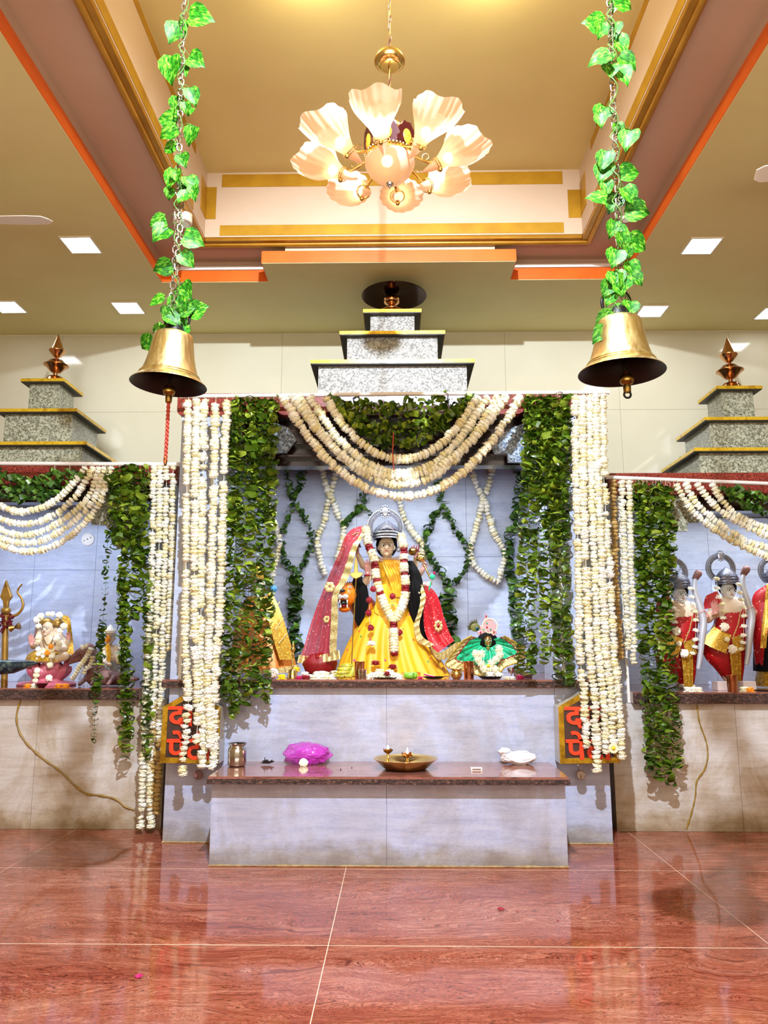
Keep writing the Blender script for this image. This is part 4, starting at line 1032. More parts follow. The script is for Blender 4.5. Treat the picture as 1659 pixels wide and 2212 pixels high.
# ================================================================ bells on chains with artificial vines
def link_mesh(L=0.034, w_=0.011, r=0.0031):
    pts = []
    for i in range(14):
        a = 2*PI*i/14; x = math.cos(a)*w_; z = math.sin(a)*w_ + (L/2-w_)*(1 if math.sin(a) >= 0 else -1); pts.append((x, 0, z))
    return MB().tube(pts, r, 6, closed=True).mesh('link', 'chain')
LINK = link_mesh()
def chain(label, paths):
    t = thing('bell_chain', label, 'chain', paths[0][0])
    for pth in paths:
        L = sum((b-a).length for a, b in zip(pth, pth[1:])); n = int(L/0.0265); pa = resample(pth, n)
        for i, p in enumerate(pa):
            d = pa[min(i+1, n-1)]-pa[max(i-1, 0)]; x, y, z = frame_of(d)
            o = bpy.data.objects.new('link', LINK); COL.objects.link(o); o.parent = t
            B = Matrix((x, y, z)).transposed() @ Matrix.Rotation((PI/2 if i % 2 else 0)+R.uniform(-.2, .2)+0.6, 3, 'Z')
            o.matrix_basis = Matrix.Translation(p-paths[0][0]) @ B.to_4x4()
    return t
def bell(px, yrim, w_px, ytop, Y, tilt, label, rope):
    c = P(px, yrim, Y); z = (c-Vector((0, 0, H))).dot(CM @ Vector((0, 0, -1))); r = w_px/2*z/FPX
    top = P(px, ytop, Y).z; h = top-c.z
    t = thing('hanging_bell', label, 'bell', c)
    Rm = Euler(tilt, 'XYZ').to_matrix()
    pr = [(1.0, 0), (0.985, .02), (0.93, .05), (0.84, .105), (0.80, .13), (0.775, .165), (0.765, .185), (0.745, .20), (0.71, .27), (0.665, .37), (0.62, .50), (0.585, .64), (0.555, .78), (0.53, .90), (0.50, .965), (0.43, .995), (0.15, 1.02), (0.001, 1.02)]
    MB().lathe(c, [(a*r, b*h) for a, b in pr], 56, rot=Rm).build('bell_body', 'bell', t)
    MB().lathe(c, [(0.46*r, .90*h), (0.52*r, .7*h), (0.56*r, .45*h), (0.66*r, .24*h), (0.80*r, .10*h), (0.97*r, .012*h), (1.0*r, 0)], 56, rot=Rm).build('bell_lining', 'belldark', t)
    for hh, rr in ((0.135, 0.80), (0.18, 0.772)):
        ring = [c + Rm @ Vector((math.cos(2*PI*i/48)*rr*r, math.sin(2*PI*i/48)*rr*r, hh*h)) for i in range(48)]
        MB().tube(ring, 0.0035, 6, closed=True).build('raised_ring', 'bell', t)
    u = lambda x, y, z_: c + Rm @ Vector((x, y, z_))
    MB().tube([u(0, 0, h*1.0), u(0, 0, h*1.10), u(0, 0, h*1.2)], [0.30*r, 0.26*r, 0.20*r], 16).build('crown', 'iron', t)
    ring = [u(math.cos(2*PI*i/24)*0.34*r, 0.02, h*1.36+math.sin(2*PI*i/24)*0.36*r) for i in range(24)]
    MB().tube(ring, 0.006, 8, closed=True).build('hanging_ring', 'iron', t)
    b = Vector((c.x, c.y, c.z)); bb = b+Vector((0.01, -0.02, -0.052))
    MB().tube([u(0, 0, h*.8), bb], 0.006, 8).build('clapper_rod', 'belldark', t)
    MB().lathe(bb, [(0.0005, -0.03), (0.013, -0.028), (0.014, -0.006), (0.012, 0.0), (0.022, 0.006), (0.026, 0.018), (0.024, 0.032), (0.012, 0.044), (0.006, 0.05)], 20).build('clapper', 'brassd', t)
    if rope:
        e_ = P(357, 1000, Y); m_ = MB(); n = 60
        for s in range(2):
            pts = []
            for i in range(n):
                k = i/(n-1); q = (bb+Vector((0, 0, -0.03))).lerp(e_, k); a = k*46+s*PI; pts.append(q+Vector((math.cos(a)*0.0042, math.sin(a)*0.0042, 0)))
            m_.tube(pts, 0.0045, 6)
        m_.build('red_rope', 'redthread', t)
        MB().ball(e_+Vector((0, 0, 0.012)), (0.008, 0.008, 0.026)).build('rope_knot', 'brassd', t)
    else:
        ring = [bb+Vector((math.cos(2*PI*i/16)*0.012, 0, -0.036+math.sin(2*PI*i/16)*0.012)) for i in range(16)]
        MB().tube(ring, 0.004, 6, closed=True).build('clapper_eye', 'iron', t)
    return c, r, h, u
BYL, BYR = 3.02, 2.66
cl, rl, hl, ul = bell(364, 832, 163, 722, BYL, (0.0, 0.055, 0), 'left brass bell with a red rope, hanging on a chain', True)
cr, rr_, hr, ur = bell(1343, 806, 184, 690, BYR, (0.0, 0.0, 0), 'right brass bell without a rope, hanging on a chain', False)
def chpath(pts, Y, top): 
    p = [P(x, y, Y) for x, y in pts]; q = Vector((top.x, top.y, top.z)); return spline(p+[q], 80)
tl_ = P(398, 0, BYL); tl_ = Vector((tl_.x+0.004, BYL, ZU)); tr_ = P(1316, 0, BYR); tr_ = Vector((tr_.x-0.01, BYR, ZU))
chain('steel chain of the left bell, doubled in its lower part, passing the round can light', [chpath([(369, 668), (374, 600), (380, 520), (384, 440), (386, 360), (389, 250), (393, 130), (397, 20)], BYL, tl_), chpath([(375, 660), (381, 600), (386, 530), (389, 480)], BYL-0.012, P(391, 430, BYL))])
chain('steel chain of the right bell, wound with vine leaves', [chpath([(1346, 640), (1341, 590), (1336, 520), (1334, 440), (1331, 360), (1327, 280), (1323, 180), (1319, 80), (1316, 10)], BYR, tr_)])
# pothos leaf: heart outline, folded a little along the midrib, curled tip
def pothos(seed):
    rr = random.Random(seed); out = [(0, 0), (0.10, 0.32), (0.28, 0.47), (0.5, 0.45), (0.72, 0.30), (0.9, 0.10), (1.0, 0.0)]; lob = -0.10
    m_ = MB(); vs = []; fs = []; n = len(out)
    for i, (t_, wd) in enumerate(out):
        bz = -0.22*t_*t_*rr.uniform(.6, 1.6)
        tt = t_ + (lob if i == 1 else 0)
        for s in (-1, -0.5, 0, 0.5, 1): vs.append(Vector((tt, s*wd, bz + 0.16*abs(s)*wd*2 + rr.uniform(-.02, .02))))
    for i in range(n-1):
        for k in range(4): o = 5*i+k; fs.append((o, o+5, o+6, o+1))
    m_.add(vs, fs); return m_.mesh('leaf', 'vine', True)
PO = [pothos(s) for s in range(4)]
def vine(label, spine, Y, leaves, loc):
    pa = spline([P(x, y, Y-0.02) for x, y in spine], 120); n = len(pa)
    t = thing('artificial_vine', label, 'vine', loc)
    pts = [p + Vector((math.cos(i*0.55)*0.016, math.sin(i*0.55)*0.016, 0)) for i, p in enumerate(pa)]
    MB().tube(pts, 0.0022, 5).build('stem', 'stem', t)
    z = 2.9*Y/3.02
    for (x, y, s, ang) in leaves:
        zz = Y*1.05*(1+0.0002*(800-y)); L = s*zz/FPX*0.98
        tip = math.radians(ang); yo = R.uniform(-0.05, 0.02)
        c = P(x, y, Y+yo)
        # leaf axes: along = in-picture direction, normal roughly to the hall with a tilt
        al = Vector((math.cos(tip), R.uniform(-0.45, 0.25), math.sin(tip))).normalized()
        nr = Vector((R.uniform(-.35, .35), -1, R.uniform(-.35, .45))); nr = (nr-al*nr.dot(al)).normalized(); sd = nr.cross(al)
        o = bpy.data.objects.new('leaf', R.choice(PO)); COL.objects.link(o); o.parent = t
        B = Matrix((al, sd, nr)).transposed() @ Matrix.Diagonal((L, L*R.uniform(.9, 1.15), L))
        pos = c-al*L*0.5
        o.matrix_basis = Matrix.Translation(pos-Vector(loc)) @ B.to_4x4()
        q = min(pa, key=lambda p: (p-pos).length); m_ = (q+pos)/2+Vector((0, -0.01, 0.015))
        MB().tube([q, m_, pos], 0.0016, 4).build('petiole', 'stem', t)
LV = [(433, 36, 56, -20), (420, 28, 30, 150), (376, 70, 46, -110), (390, 62, 34, -80), (368, 148, 56, -100), (372, 135, 34, 150), (424, 130, 40, -40), (399, 152, 26, -80), (416, 207, 40, -70), (382, 226, 38, -100), (402, 233, 26, -80), (411, 240, 22, -110), (361, 256, 46, 160), (363, 286, 44, -160), (412, 292, 42, -120), (366, 320, 34, 190), (395, 345, 34, -70),
      (370, 385, 44, -115), (382, 380, 30, -80), (413, 396, 42, -60), (400, 408, 46, -160), (418, 416, 34, -85), (366, 418, 26, -100), (395, 425, 34, -130), (340, 480, 40, 195), (347, 503, 46, -130), (418, 518, 46, -20), (404, 560, 40, -45), (351, 578, 42, 200),
      (400, 628, 46, -60), (336, 650, 42, 180), (384, 662, 50, -100), (404, 668, 36, 20), (428, 667, 44, 15), (374, 690, 40, -30), (388, 706, 40, -60), (398, 716, 34, -80), (343, 715, 40, -120), (318, 742, 40, -145), (360, 676, 30, -110), (395, 690, 30, -40)]
vine('variegated green plastic vine wound round the left bell chain', [(399, 0), (396, 60), (392, 130), (388, 210), (384, 290), (382, 360), (384, 430), (385, 500), (382, 570), (378, 630), (372, 690), (350, 720)], BYL, LV, cl)
RV = [(1348, 8, 44, -10), (1325, 12, 34, -100), (1283, 50, 46, 180), (1298, 64, 34, -100), (1325, 66, 40, -85), (1343, 96, 42, -60), (1294, 126, 46, 195), (1310, 128, 34, -130), (1320, 150, 38, -95), (1357, 133, 46, -40), (1346, 160, 50, -70), (1300, 245, 44, -120), (1298, 258, 34, -90), (1336, 280, 32, -80), (1357, 300, 50, -110),
      (1306, 345, 46, -110), (1303, 372, 48, -115), (1361, 372, 46, 10), (1312, 404, 34, -85), (1289, 427, 44, 165), (1325, 438, 46, -120), (1361, 421, 46, -60), (1367, 438, 48, -130), (1378, 455, 50, -15), (1324, 494, 40, -110), (1345, 497, 30, -20), (1347, 520, 40, -80), (1379, 526, 50, -20), (1358, 545, 30, -80),
      (1329, 556, 46, -110), (1367, 582, 44, -70), (1376, 602, 34, -50), (1350, 610, 40, -100), (1332, 602, 44, -85), (1313, 622, 44, -120), (1362, 664, 40, -100), (1332, 670, 36, 195), (1318, 645, 34, -130), (1305, 690, 46, -150), (1297, 722, 46, -140), (1340, 625, 34, -60)]
vine('variegated green plastic vine wound round the right bell chain', [(1318, 0), (1322, 80), (1324, 170), (1326, 260), (1329, 340), (1332, 420), (1334, 500), (1338, 570), (1340, 630), (1330, 680), (1300, 705)], BYR, RV, cr)
# ================================================================ statues
YG = 5.95
def q3(Y):
    return lambda x, y, d=0.0: P(x, y, Y+d)
def hand(mb, wrist, dr, nrm, size, curl=0.1, spread=0.12, thumb=1):
    "palm, four fingers of different length and a thumb leaving the side of the palm"
    dr = Vector(dr).normalized(); nrm = Vector(nrm).normalized(); nrm = (nrm-dr*nrm.dot(dr)).normalized(); sd = dr.cross(nrm)*thumb
    pl = size*0.50; w_ = size*0.42
    for i in range(5):
        k = (i-2)/2; mb.capsule(wrist+sd*k*w_*0.28, wrist+dr*pl+sd*k*w_*0.42, size*0.085, size*0.075, 8)
    for i, L in enumerate((0.40, 0.47, 0.43, 0.33)):
        k = (1.5-i)/1.5; b = wrist+dr*pl+sd*k*w_*0.44; d = (dr+sd*k*spread).normalized(); r = size*0.058; p = b
        for j, f in enumerate((0.45, 0.32, 0.23)):
            a = curl*(j+0.6); dd = (d*math.cos(a)+nrm*math.sin(a)).normalized(); p2 = p+dd*size*L*f; mb.capsule(p, p2, r, r*0.86, 8); p = p2; r *= 0.88
    b = wrist+dr*size*0.14+sd*w_*0.42; a = 0.75
    d = (dr*math.cos(a)+sd*math.sin(a)+nrm*curl*0.35).normalized(); p2 = b+d*size*0.22; mb.capsule(b, p2, size*0.075, size*0.062, 8)
    d2 = (d+dr*0.5+nrm*curl*0.5).normalized(); mb.capsule(p2, p2+d2*size*0.18, size*0.062, size*0.048, 8)
def arm(parent, pts, rad, dr, nrm, size, curl=0.1, thumb=1, voxel=0.0032, name='arm', palm=True):
    m_ = MB()
    for i in range(len(pts)-1): m_.capsule(pts[i], pts[i+1], rad[i], rad[i+1], 12)
    hand(m_, pts[-1], dr, nrm, size, curl, 0.12, thumb)
    c = Vector(pts[-1])+Vector(dr).normalized()*size*0.5
    return fuse(m_, name, ['skin', 'palm'], parent, voxel, 2, paint=[(c, size*0.62, 1)] if palm else None)
def head(parent, c, w_, h_, yaw=0.0, neck=0.06, voxel=0.0035, skin='skin', eyes=True, brows=True):
    "one continuous head and neck, with painted eyes, brows and lips"
    Ry = Matrix.Rotation(yaw, 3, 'Z'); V = lambda x, y, z: c + Ry @ Vector((x*w_, -y*w_, z*h_))
    m_ = MB()
    m_.ball(V(0, -0.15, 0.12), (w_*0.98, w_*1.08, h_*0.92), 20, 14)
    m_.ball(V(0, 0.12, -0.30), (w_*0.82, w_*0.85, h_*0.62), 18, 12)
    for s in (-1, 1):
        m_.ball(V(0.46*s, 0.52, -0.22), (w_*0.34, w_*0.30, h_*0.26), 12, 8)
        m_.capsule(V(0.42*s, 0.86, 0.10), V(0.42*s, 0.80, 0.02), w_*0.16, w_*0.14, 8)
        m_.ball(V(0.98*s, -0.15, -0.05), (w_*0.12, w_*0.2, h_*0.24), 10, 6)
    m_.capsule(V(0, 0.92, 0.16), V(0, 1.17, -0.16), w_*0.10, w_*0.15, 8)
    m_.ball(V(0.1, 1.06, -0.17), (w_*0.11,)*3, 8, 6); m_.ball(V(-0.1, 1.06, -0.17), (w_*0.11,)*3, 8, 6)
    m_.ball(V(0, 0.74, -0.74), (w_*0.28, w_*0.24, h_*0.18), 12, 8)
    m_.ball(V(0, 0.90, -0.43), (w_*0.26, w_*0.14, h_*0.12), 10, 6)
    m_.capsule(V(0, -0.2, -0.6), V(0, -0.25, -0.9)-Vector((0, 0, neck)), w_*0.46, w_*0.52, 14)
    hd = fuse(m_, 'head', skin, parent, voxel, 2)
    if eyes:
        for s in (-1, 1):
            e = V(0.40*s, 0.98, 0.05); rot = Ry @ Matrix.Rotation(-0.38*s, 3, 'Z')
            eo = MB().ball(e, (w_*0.25, w_*0.07, h_*0.085), 16, 8, rot=rot).build('eye', 'eyew', hd)
            MB().ball(e+Ry @ Vector((0, -w_*0.055, 0)), (w_*0.105, w_*0.05, h_*0.088), 12, 6, rot=rot).build('iris', 'ink', hd)
            pts = [V(s*(0.12+0.56*t), 1.04-0.5*t*t*0.6, 0.125+0.04*math.sin(PI*t)-0.03*t) for t in [i/6 for i in range(7)]]
            MB().tube(pts, w_*0.025, 5).build('eyelid_line', 'ink', hd)
            if brows:
                pts = [V(s*(0.10+0.60*t), 1.06-0.52*t*t*0.6, 0.24+0.10*math.sin(PI*t*0.8)) for t in [i/6 for i in range(7)]]
                MB().tube(pts, [w_*0.03*(1.2-0.7*i/6) for i in range(7)], 5).build('eyebrow', 'ink', hd)
    pts = [V(0.26*(i-4)/4, 1.03-0.12*((i-4)/4)**2, -0.42+0.045*abs((i-4)/4)**1.5) for i in range(9)]
    MB().tube(pts, [w_*r for r in (0.01, 0.045, 0.065, 0.06, 0.05, 0.06, 0.065, 0.045, 0.01)], 6).build('lips', 'lip', hd)
    MB().ball(V(0, 1.04, 0.36), (w_*0.07, w_*0.04, h_*0.08), 10, 6).build('forehead_dot', 'lip', hd)
    return hd
def rings(name, m_, parent, q, lst, pleats=0, amp=0.0, n=72, caps=False, seed=0, **k):
    "closed cloth or body sections: (px, py, half width px, half depth m)"
    mb = MB(); cs_ = []
    L = [(q(x, y).x, q(x, y).y, q(x, y).z, (q(x+rx, y)-q(x, y)).length, ry) for x, y, rx, ry in lst]
    pts = spline([Vector((a[0], a[2], a[3])) for a in L], 26); dep = spline([Vector((a[1], a[4], 0)) for a in L], 26)
    def f(u, v):
        i = round(v*25); p, d = pts[i], dep[i]; a = 2*PI*u
        am = amp*v*(1+0.3*math.sin(3*a+seed)); k_ = 1+am*math.cos(pleats*a+1.3*math.sin(2*a+seed)+0.6*v)
        return Vector((p.x+math.cos(a)*p.z*k_, d.x+math.sin(a)*d.y*k_, p.y))
    mb.grid(n, 25, f, wrap=True)
    if caps: mb.f.append(tuple(range(n))); mb.mi.append(0); mb.f.append(tuple(range(25*n+n-1, 25*n-1, -1))); mb.mi.append(0)
    return mb.build(name, m_, parent, **k)
def crown(parent, q, cx, yb, hw, ypk, m_='silver', halo=None, depth=0.9):
    "band, dome and pointed front plate; halo = (cx, cy, r_out, r_in)"
    c = q(cx, yb); r = (q(cx+hw, yb)-c).length; h = q(cx, ypk).z-c.z
    co = MB().lathe(c, [(r*0.93, -0.004), (r*1.02, 0), (r*1.04, h*0.10), (r*1.0, h*0.22), (r*1.02, h*0.3), (r*0.92, h*0.5), (r*0.62, h*0.72), (r*0.30, h*0.86), (r*0.12, h*0.97), (0.001, h)], 32, fn=lambda a, t: 1+0.02*math.cos(16*a)).build('crown', m_ if m_ != 'silver' else 'silverd', parent)
    for hh, rr in ((0.0, 1.03), (0.14, 1.06), (0.30, 1.04)):
        pts = [c+Vector((math.cos(2*PI*i/40)*r*rr, math.sin(2*PI*i/40)*r*rr, h*hh)) for i in range(40)]
        MB().tube(pts, r*0.035, 6, closed=True).build('crown_band', 'silverp' if m_ == 'silver' else m_, co)
    # pointed front plate made of nested chevrons
    for j in range(3):
        pts = [c+Vector((math.sin(a)*r*(1.06-0.06*j), -math.cos(a)*r*(1.06-0.02*j), h*(0.26+0.50*(1-abs(a)/1.0)**1.2*(1-0.22*j)))) for a in [(-1+2*i/14)*1.0 for i in range(15)]]
        MB().tube(pts, r*0.03, 6).build('crown_chevron', 'silverp' if m_ == 'silver' else 'brocade', co)
    if halo:
        hx, hy, ro, ri = halo; hc = q(hx, hy)+Vector((0, 0.05, 0)); k = (q(hx+1, hy)-q(hx, hy)).length; RO, RI = ro*k, ri*k
        m2 = MB(); nn = 56; sp = range(-13, 42)
        a0, a1 = math.radians(-52), math.radians(232)
        A = [a0+(a1-a0)*i/nn for i in range(nn+1)]
        vs = []
        for a in A:
            for (rr, yy) in ((RI, 0), (RI, -0.008), ((RO+RI)/2, -0.012), (RO*0.93, -0.008), (RO*0.93, 0)): vs.append(hc+Vector((math.cos(a)*rr, yy, math.sin(a)*rr)))
        fs = [(5*i+j, 5*i+5+j, 5*i+5+(j+1) % 5, 5*i+(j+1) % 5) for i in range(nn) for j in range(5)]
        m2.add(vs, fs); ho = m2.build('halo', m_ if m_ != 'silver' else 'silverd', co)
        for rr in (RI*1.02, (RO+RI)/2, RO*0.93):
            MB().tube([hc+Vector((math.cos(a)*rr, -0.011, math.sin(a)*rr)) for a in A], 0.0025, 5).build('halo_ring', 'silverp', ho)
        m3 = MB()
        for i in range(0, nn+1): a = A[i]; m3.ball(hc+Vector((math.cos(a)*RO, -0.004, math.sin(a)*RO)), RO*0.055, 6, 4)
        m3.build('halo_beads', 'silverp', ho)
        m4 = MB(); tc = hc+Vector((0, -0.015, (RO+RI)/2))
        m4.ball(tc, (RO*0.20, 0.008, RO*0.30), 14, 8)
        for i in range(12): a = 2*PI*i/12; m4.ball(tc+Vector((math.cos(a)*RO*0.24, -0.004, math.sin(a)*RO*0.34)), RO*0.06, 6, 4)
        m4.build('halo_jewel', 'silverp', ho)
    return co
def strip_along(name, m_, parent, A, B, nu=40, wave=None, nv=3, **k):
    mb = MB(); loft(mb, A, B, nu, nv, wave); return mb.build(name, m_, parent, **k)

# ---------------------------------------------------------------- the goddess
q = q3(YG); base = q(848, 1460); base.z = zSl
gd = thing('goddess_statue', 'goddess statue in yellow silk and red veil with a silver crown and halo', 'statue', base)
m_ = MB()
m_.ball(q(846, 1246), (0.125, 0.075, 0.115), 20, 14); m_.ball(q(847, 1290), (0.10, 0.072, 0.13), 20, 14); m_.ball(q(848, 1330), (0.125, 0.085, 0.10), 20, 14)
m_.capsule(q(812, 1228), q(880, 1230), 0.045, 0.045, 14); m_.capsule(q(836, 1200), q(840, 1235), 0.038, 0.05, 14)
m_.capsule(q(830, 1340), q(815, 1440), 0.08, 0.05, 14); m_.capsule(q(868, 1340), q(885, 1440), 0.08, 0.05, 14)
fuse(m_, 'torso', 'skin', gd, 0.008, 3)
head(gd, q(835, 1182, -0.035), 0.063, 0.083, 0.03, voxel=0.0032)
# hair framing the face
m_ = MB(); c = q(835, 1178, 0.012)
m_.ball(c, (0.084, 0.066, 0.100), 24, 14); m_.build('hair', 'black', gd)
crown(gd, q3(YG-0.03), 836, 1164, 29, 1124, 'silver', (832, 1137, 39, 27))
for s, x in ((-1, 811), (1, 861)):
    c = q(x, 1188, -0.05); pts = [c+Vector((math.cos(a)*0.020*(1-a/9), 0, math.sin(a)*0.027*(1-a/9))) for a in [i*0.4 for i in range(16)]]
    MB().tube(pts, 0.0055, 6).build('earring', 'silverp', gd)
# collar of beads
m_ = MB()
for j in range(2):
    for i in range(24):
        a = PI*(i+0.5*j)/23; r_ = 0.078+0.014*j; m_.ball(q(838, 1196, -0.005)+Vector((-math.cos(a)*r_, -math.sin(a)*0.055, -0.028-0.020*math.sin(a)-0.016*j)), 0.0085, 6, 4)
m_.build('collar', mat('pink_gold_beads', '#d8b08c', 0.35, 0.3), gd)
# yellow bodice with diagonal folds and skirt
rings('bodice', 'yellow', gd, q3(YG-0.01), [(842, 1211, 24, .060), (846, 1222, 33, .085), (850, 1250, 33, .092), (851, 1280, 31, .086), (850, 1310, 36, .095), (850, 1332, 44, .105)], 22, 0.028, 120)
for i in range(7):
    a = [(826+5*i, 1214, -0.065-0.012*i), (836+6*i, 1240, -0.10), (845+5*i, 1262, -0.11), (852+3.5*i, 1290, -0.105)]
    MB().tube(spline([q(*p) for p in a], 16), [0.006+0.004*math.sin(PI*j/15) for j in range(16)], 7).build('fold', 'yellow', gd)
rings('skirt', 'yellow_motif', gd, q3(YG-0.01), [(846, 1306, 36, .10), (842, 1335, 58, .14), (840, 1370, 78, .18), (842, 1410, 98, .23), (846, 1440, 112, .27), (850, 1459, 119, .29)], 26, 0.045, 220)
strip_along('sash', 'yellow', gd, [q(812, 1262, -0.10), q(812, 1300, -0.12), q(810, 1322, -0.13), q(835, 1336, -0.15)], [q(835, 1262, -0.12), q(838, 1300, -0.14), q(842, 1322, -0.15), q(852, 1334, -0.15)], 20)
strip_along('skirt_border', 'orangecloth', gd, [q(735, 1452, -0.1), q(790, 1461, -0.26), q(850, 1463, -0.31), q(910, 1462, -0.25), q(962, 1452, -0.1)], [q(738, 1444, -0.1), q(790, 1450, -0.25), q(850, 1452, -0.30), q(910, 1451, -0.24), q(958, 1443, -0.1)], 50)
# arms
arm(gd, [q(806, 1232), q(786, 1262, -0.06), q(795, 1240, -0.13)], [0.040, 0.028, 0.020], (0.0, -0.1, 1), (0, -1, 0.05), 0.118, 0.10, thumb=1)
MB().tube([q(795, 1243, -0.13)+Vector((math.cos(a)*0.026, math.sin(a)*0.022, 0)) for a in [2*PI*i/16 for i in range(16)]], 0.007, 8, closed=True).build('bangle', 'rose', gd)
arm(gd, [q(806, 1230, 0.02), q(784, 1222, -0.03), q(772, 1196, -0.06)], [0.038, 0.026, 0.018], (0, 0, 1), (1, -0.6, 0), 0.085, 0.9, thumb=-1)
arm(gd, [q(882, 1232, 0.02), q(906, 1240, -0.04), q(913, 1230, -0.09)], [0.038, 0.027, 0.020], (0.4, -0.2, 1), (-0.5, -0.9, 0), 0.085, 0.95)
arm(gd, [q(884, 1242), q(900, 1268, -0.05), q(918, 1262, -0.10)], [0.038, 0.027, 0.019], (1, -0.2, 0.15), (-0.1, -0.8, 0.6), 0.085, 0.95)
arm(gd, [q(882, 1228, 0.03), q(898, 1222, 0.0), q(898, 1206, -0.03)], [0.036, 0.024, 0.018], (0.2, 0, 1), (-0.3, -0.9, 0), 0.080, 0.5)
for x, y, d in ((906, 1243, -0.07), (911, 1265, -0.08)):
    MB().tube([q(x, y, d)+Vector((math.cos(a)*0.012, math.sin(a)*0.024, math.cos(a)*0.02)) for a in [2*PI*i/16 for i in range(16)]], 0.005, 8, closed=True).build('bangle', 'brass', gd)
# long black hair falling at both sides
for nm, lst, dd in (('hair', [(772, 1240, 6, .03), (776, 1262, 15, .04), (779, 1300, 17, .045), (776, 1330, 11, .03), (774, 1352, 2, .01)], -0.07),
                    ('hair', [(886, 1212, 6, .03), (893, 1240, 15, .05), (899, 1290, 20, .06), (905, 1335, 15, .05), (915, 1365, 10, .04), (922, 1392, 3, .01)], -0.10)):
    rings(nm, 'black', gd, q3(YG+dd), lst, 17, 0.13, 140)
# red veil, left side: sheer net falling from a raised point, gold edging
vo = [q(784, 1136, -0.02), q(762, 1142, 0.0), q(745, 1160, 0.02), (q(732, 1195, 0.02)), q(712, 1240, 0.02), q(692, 1290, 0.0), q(674, 1340, -0.04), q(656, 1400, -0.08), q(648, 1424, -0.10)]
vi = [q(786, 1140, -0.10), q(776, 1158, -0.12), q(760, 1180, -0.13), q(750, 1210, -0.15), q(736, 1250, -0.17), q(718, 1286, -0.18), q(715, 1340, -0.20), q(712, 1395, -0.22), q(712, 1418, -0.23)]
wv = lambda u, v: 0.022*math.sin(v*15+2.2*u)*min(1, 3*u)*math.sin(PI*v) + 0.010*math.sin(v*31+5*u)*u
vl = MB(); loft(vl, vo, vi, 60, 34, wv); vl.build('veil', 'sheer', gd, label='sheer red net veil on the left with gold spots')
vb = [q(790, 1140, -0.12), q(784, 1158, -0.14), q(772, 1182, -0.15), q(764, 1210, -0.17), q(752, 1250, -0.19), q(731, 1286, -0.20), q(730, 1340, -0.22), q(727, 1395, -0.24), q(726, 1418, -0.25)]
strip_along('veil_border', 'brocade', gd, vi, vb, 60, lambda u, v: 0.006*math.sin(u*70))
strip_along('veil_border', 'brocade', gd, [q(646, 1415, -0.12), q(670, 1417, -0.15), q(700, 1413, -0.20), q(733, 1404, -0.26)], [q(642, 1432, -0.13), q(670, 1433, -0.17), q(702, 1430, -0.22), q(735, 1424, -0.27)], 40, lambda u, v: 0.006*math.sin(u*50))
for x, y, s in ((712, 1268, 13), (706, 1338, 9)):
    c = q(x, y, -0.175); m_ = MB()
    for i in range(6):
        a = 2*PI*i/6; m_.ball(c+Vector((math.cos(a)*s*0.0018, 0, math.sin(a)*s*0.0018)), (s*0.0014, 0.004, s*0.0014), 8, 5)
    m_.build('applique_flower', 'brocade', gd)
# veil, right side
ro = [q(906, 1262, -0.02), q(930, 1270, 0.0), q(946, 1290, 0.0), q(958, 1330, -0.02), q(970, 1365, -0.05), q(981, 1384, -0.08)]
ri = [q(906, 1262, -0.10), q(915, 1290, -0.13), q(915, 1330, -0.15), q(918, 1365, -0.17), q(932, 1395, -0.20), q(946, 1410, -0.22)]
vl = MB(); loft(vl, ro, ri, 44, 26, lambda u, v: 0.02*math.sin(v*13+2*u)*u*math.sin(PI*v)); vl.build('veil', 'redveil', gd, label='red veil on the right with gold spots')
strip_along('veil_border', 'brocade', gd, [q(912, 1262, -0.14), q(920, 1290, -0.16), q(913, 1320, -0.18), q(906, 1350, -0.18), q(913, 1375, -0.20), q(938, 1392, -0.22)], [q(900, 1270, -0.14), q(908, 1295, -0.16), q(902, 1325, -0.18), q(894, 1352, -0.18), q(902, 1385, -0.20), q(926, 1398, -0.22)], 44, lambda u, v: 0.006*math.sin(u*60))
strip_along('veil_border', 'brocade', gd, [q(926, 1388, -0.23), q(940, 1405, -0.24), q(956, 1408, -0.24), q(985, 1388, -0.22), q(1000, 1390, -0.22)], [q(930, 1400, -0.23), q(942, 1422, -0.24), q(962, 1424, -0.24), q(985, 1408, -0.22), q(998, 1402, -0.22)], 44, lambda u, v: 0.006*math.sin(u*60))
c = q(947, 1352, -0.135); m_ = MB()
for i in range(8):
    a = 2*PI*i/8; m_.ball(c+Vector((math.cos(a)*0.022, 0, math.sin(a)*0.030)), (0.013, 0.004, 0.013), 8, 5)
m_.build('applique_flower', 'brocade', gd)
# dark red cushion cloth under the veil
MB().ball(q(690, 1436, -0.12), (0.13, 0.10, 0.085), 24, 12, fn=lambda p: 1+0.05*math.sin(9*p.x)+0.04*math.sin(7*p.z)).build('lower_cloth', 'redplain', gd)

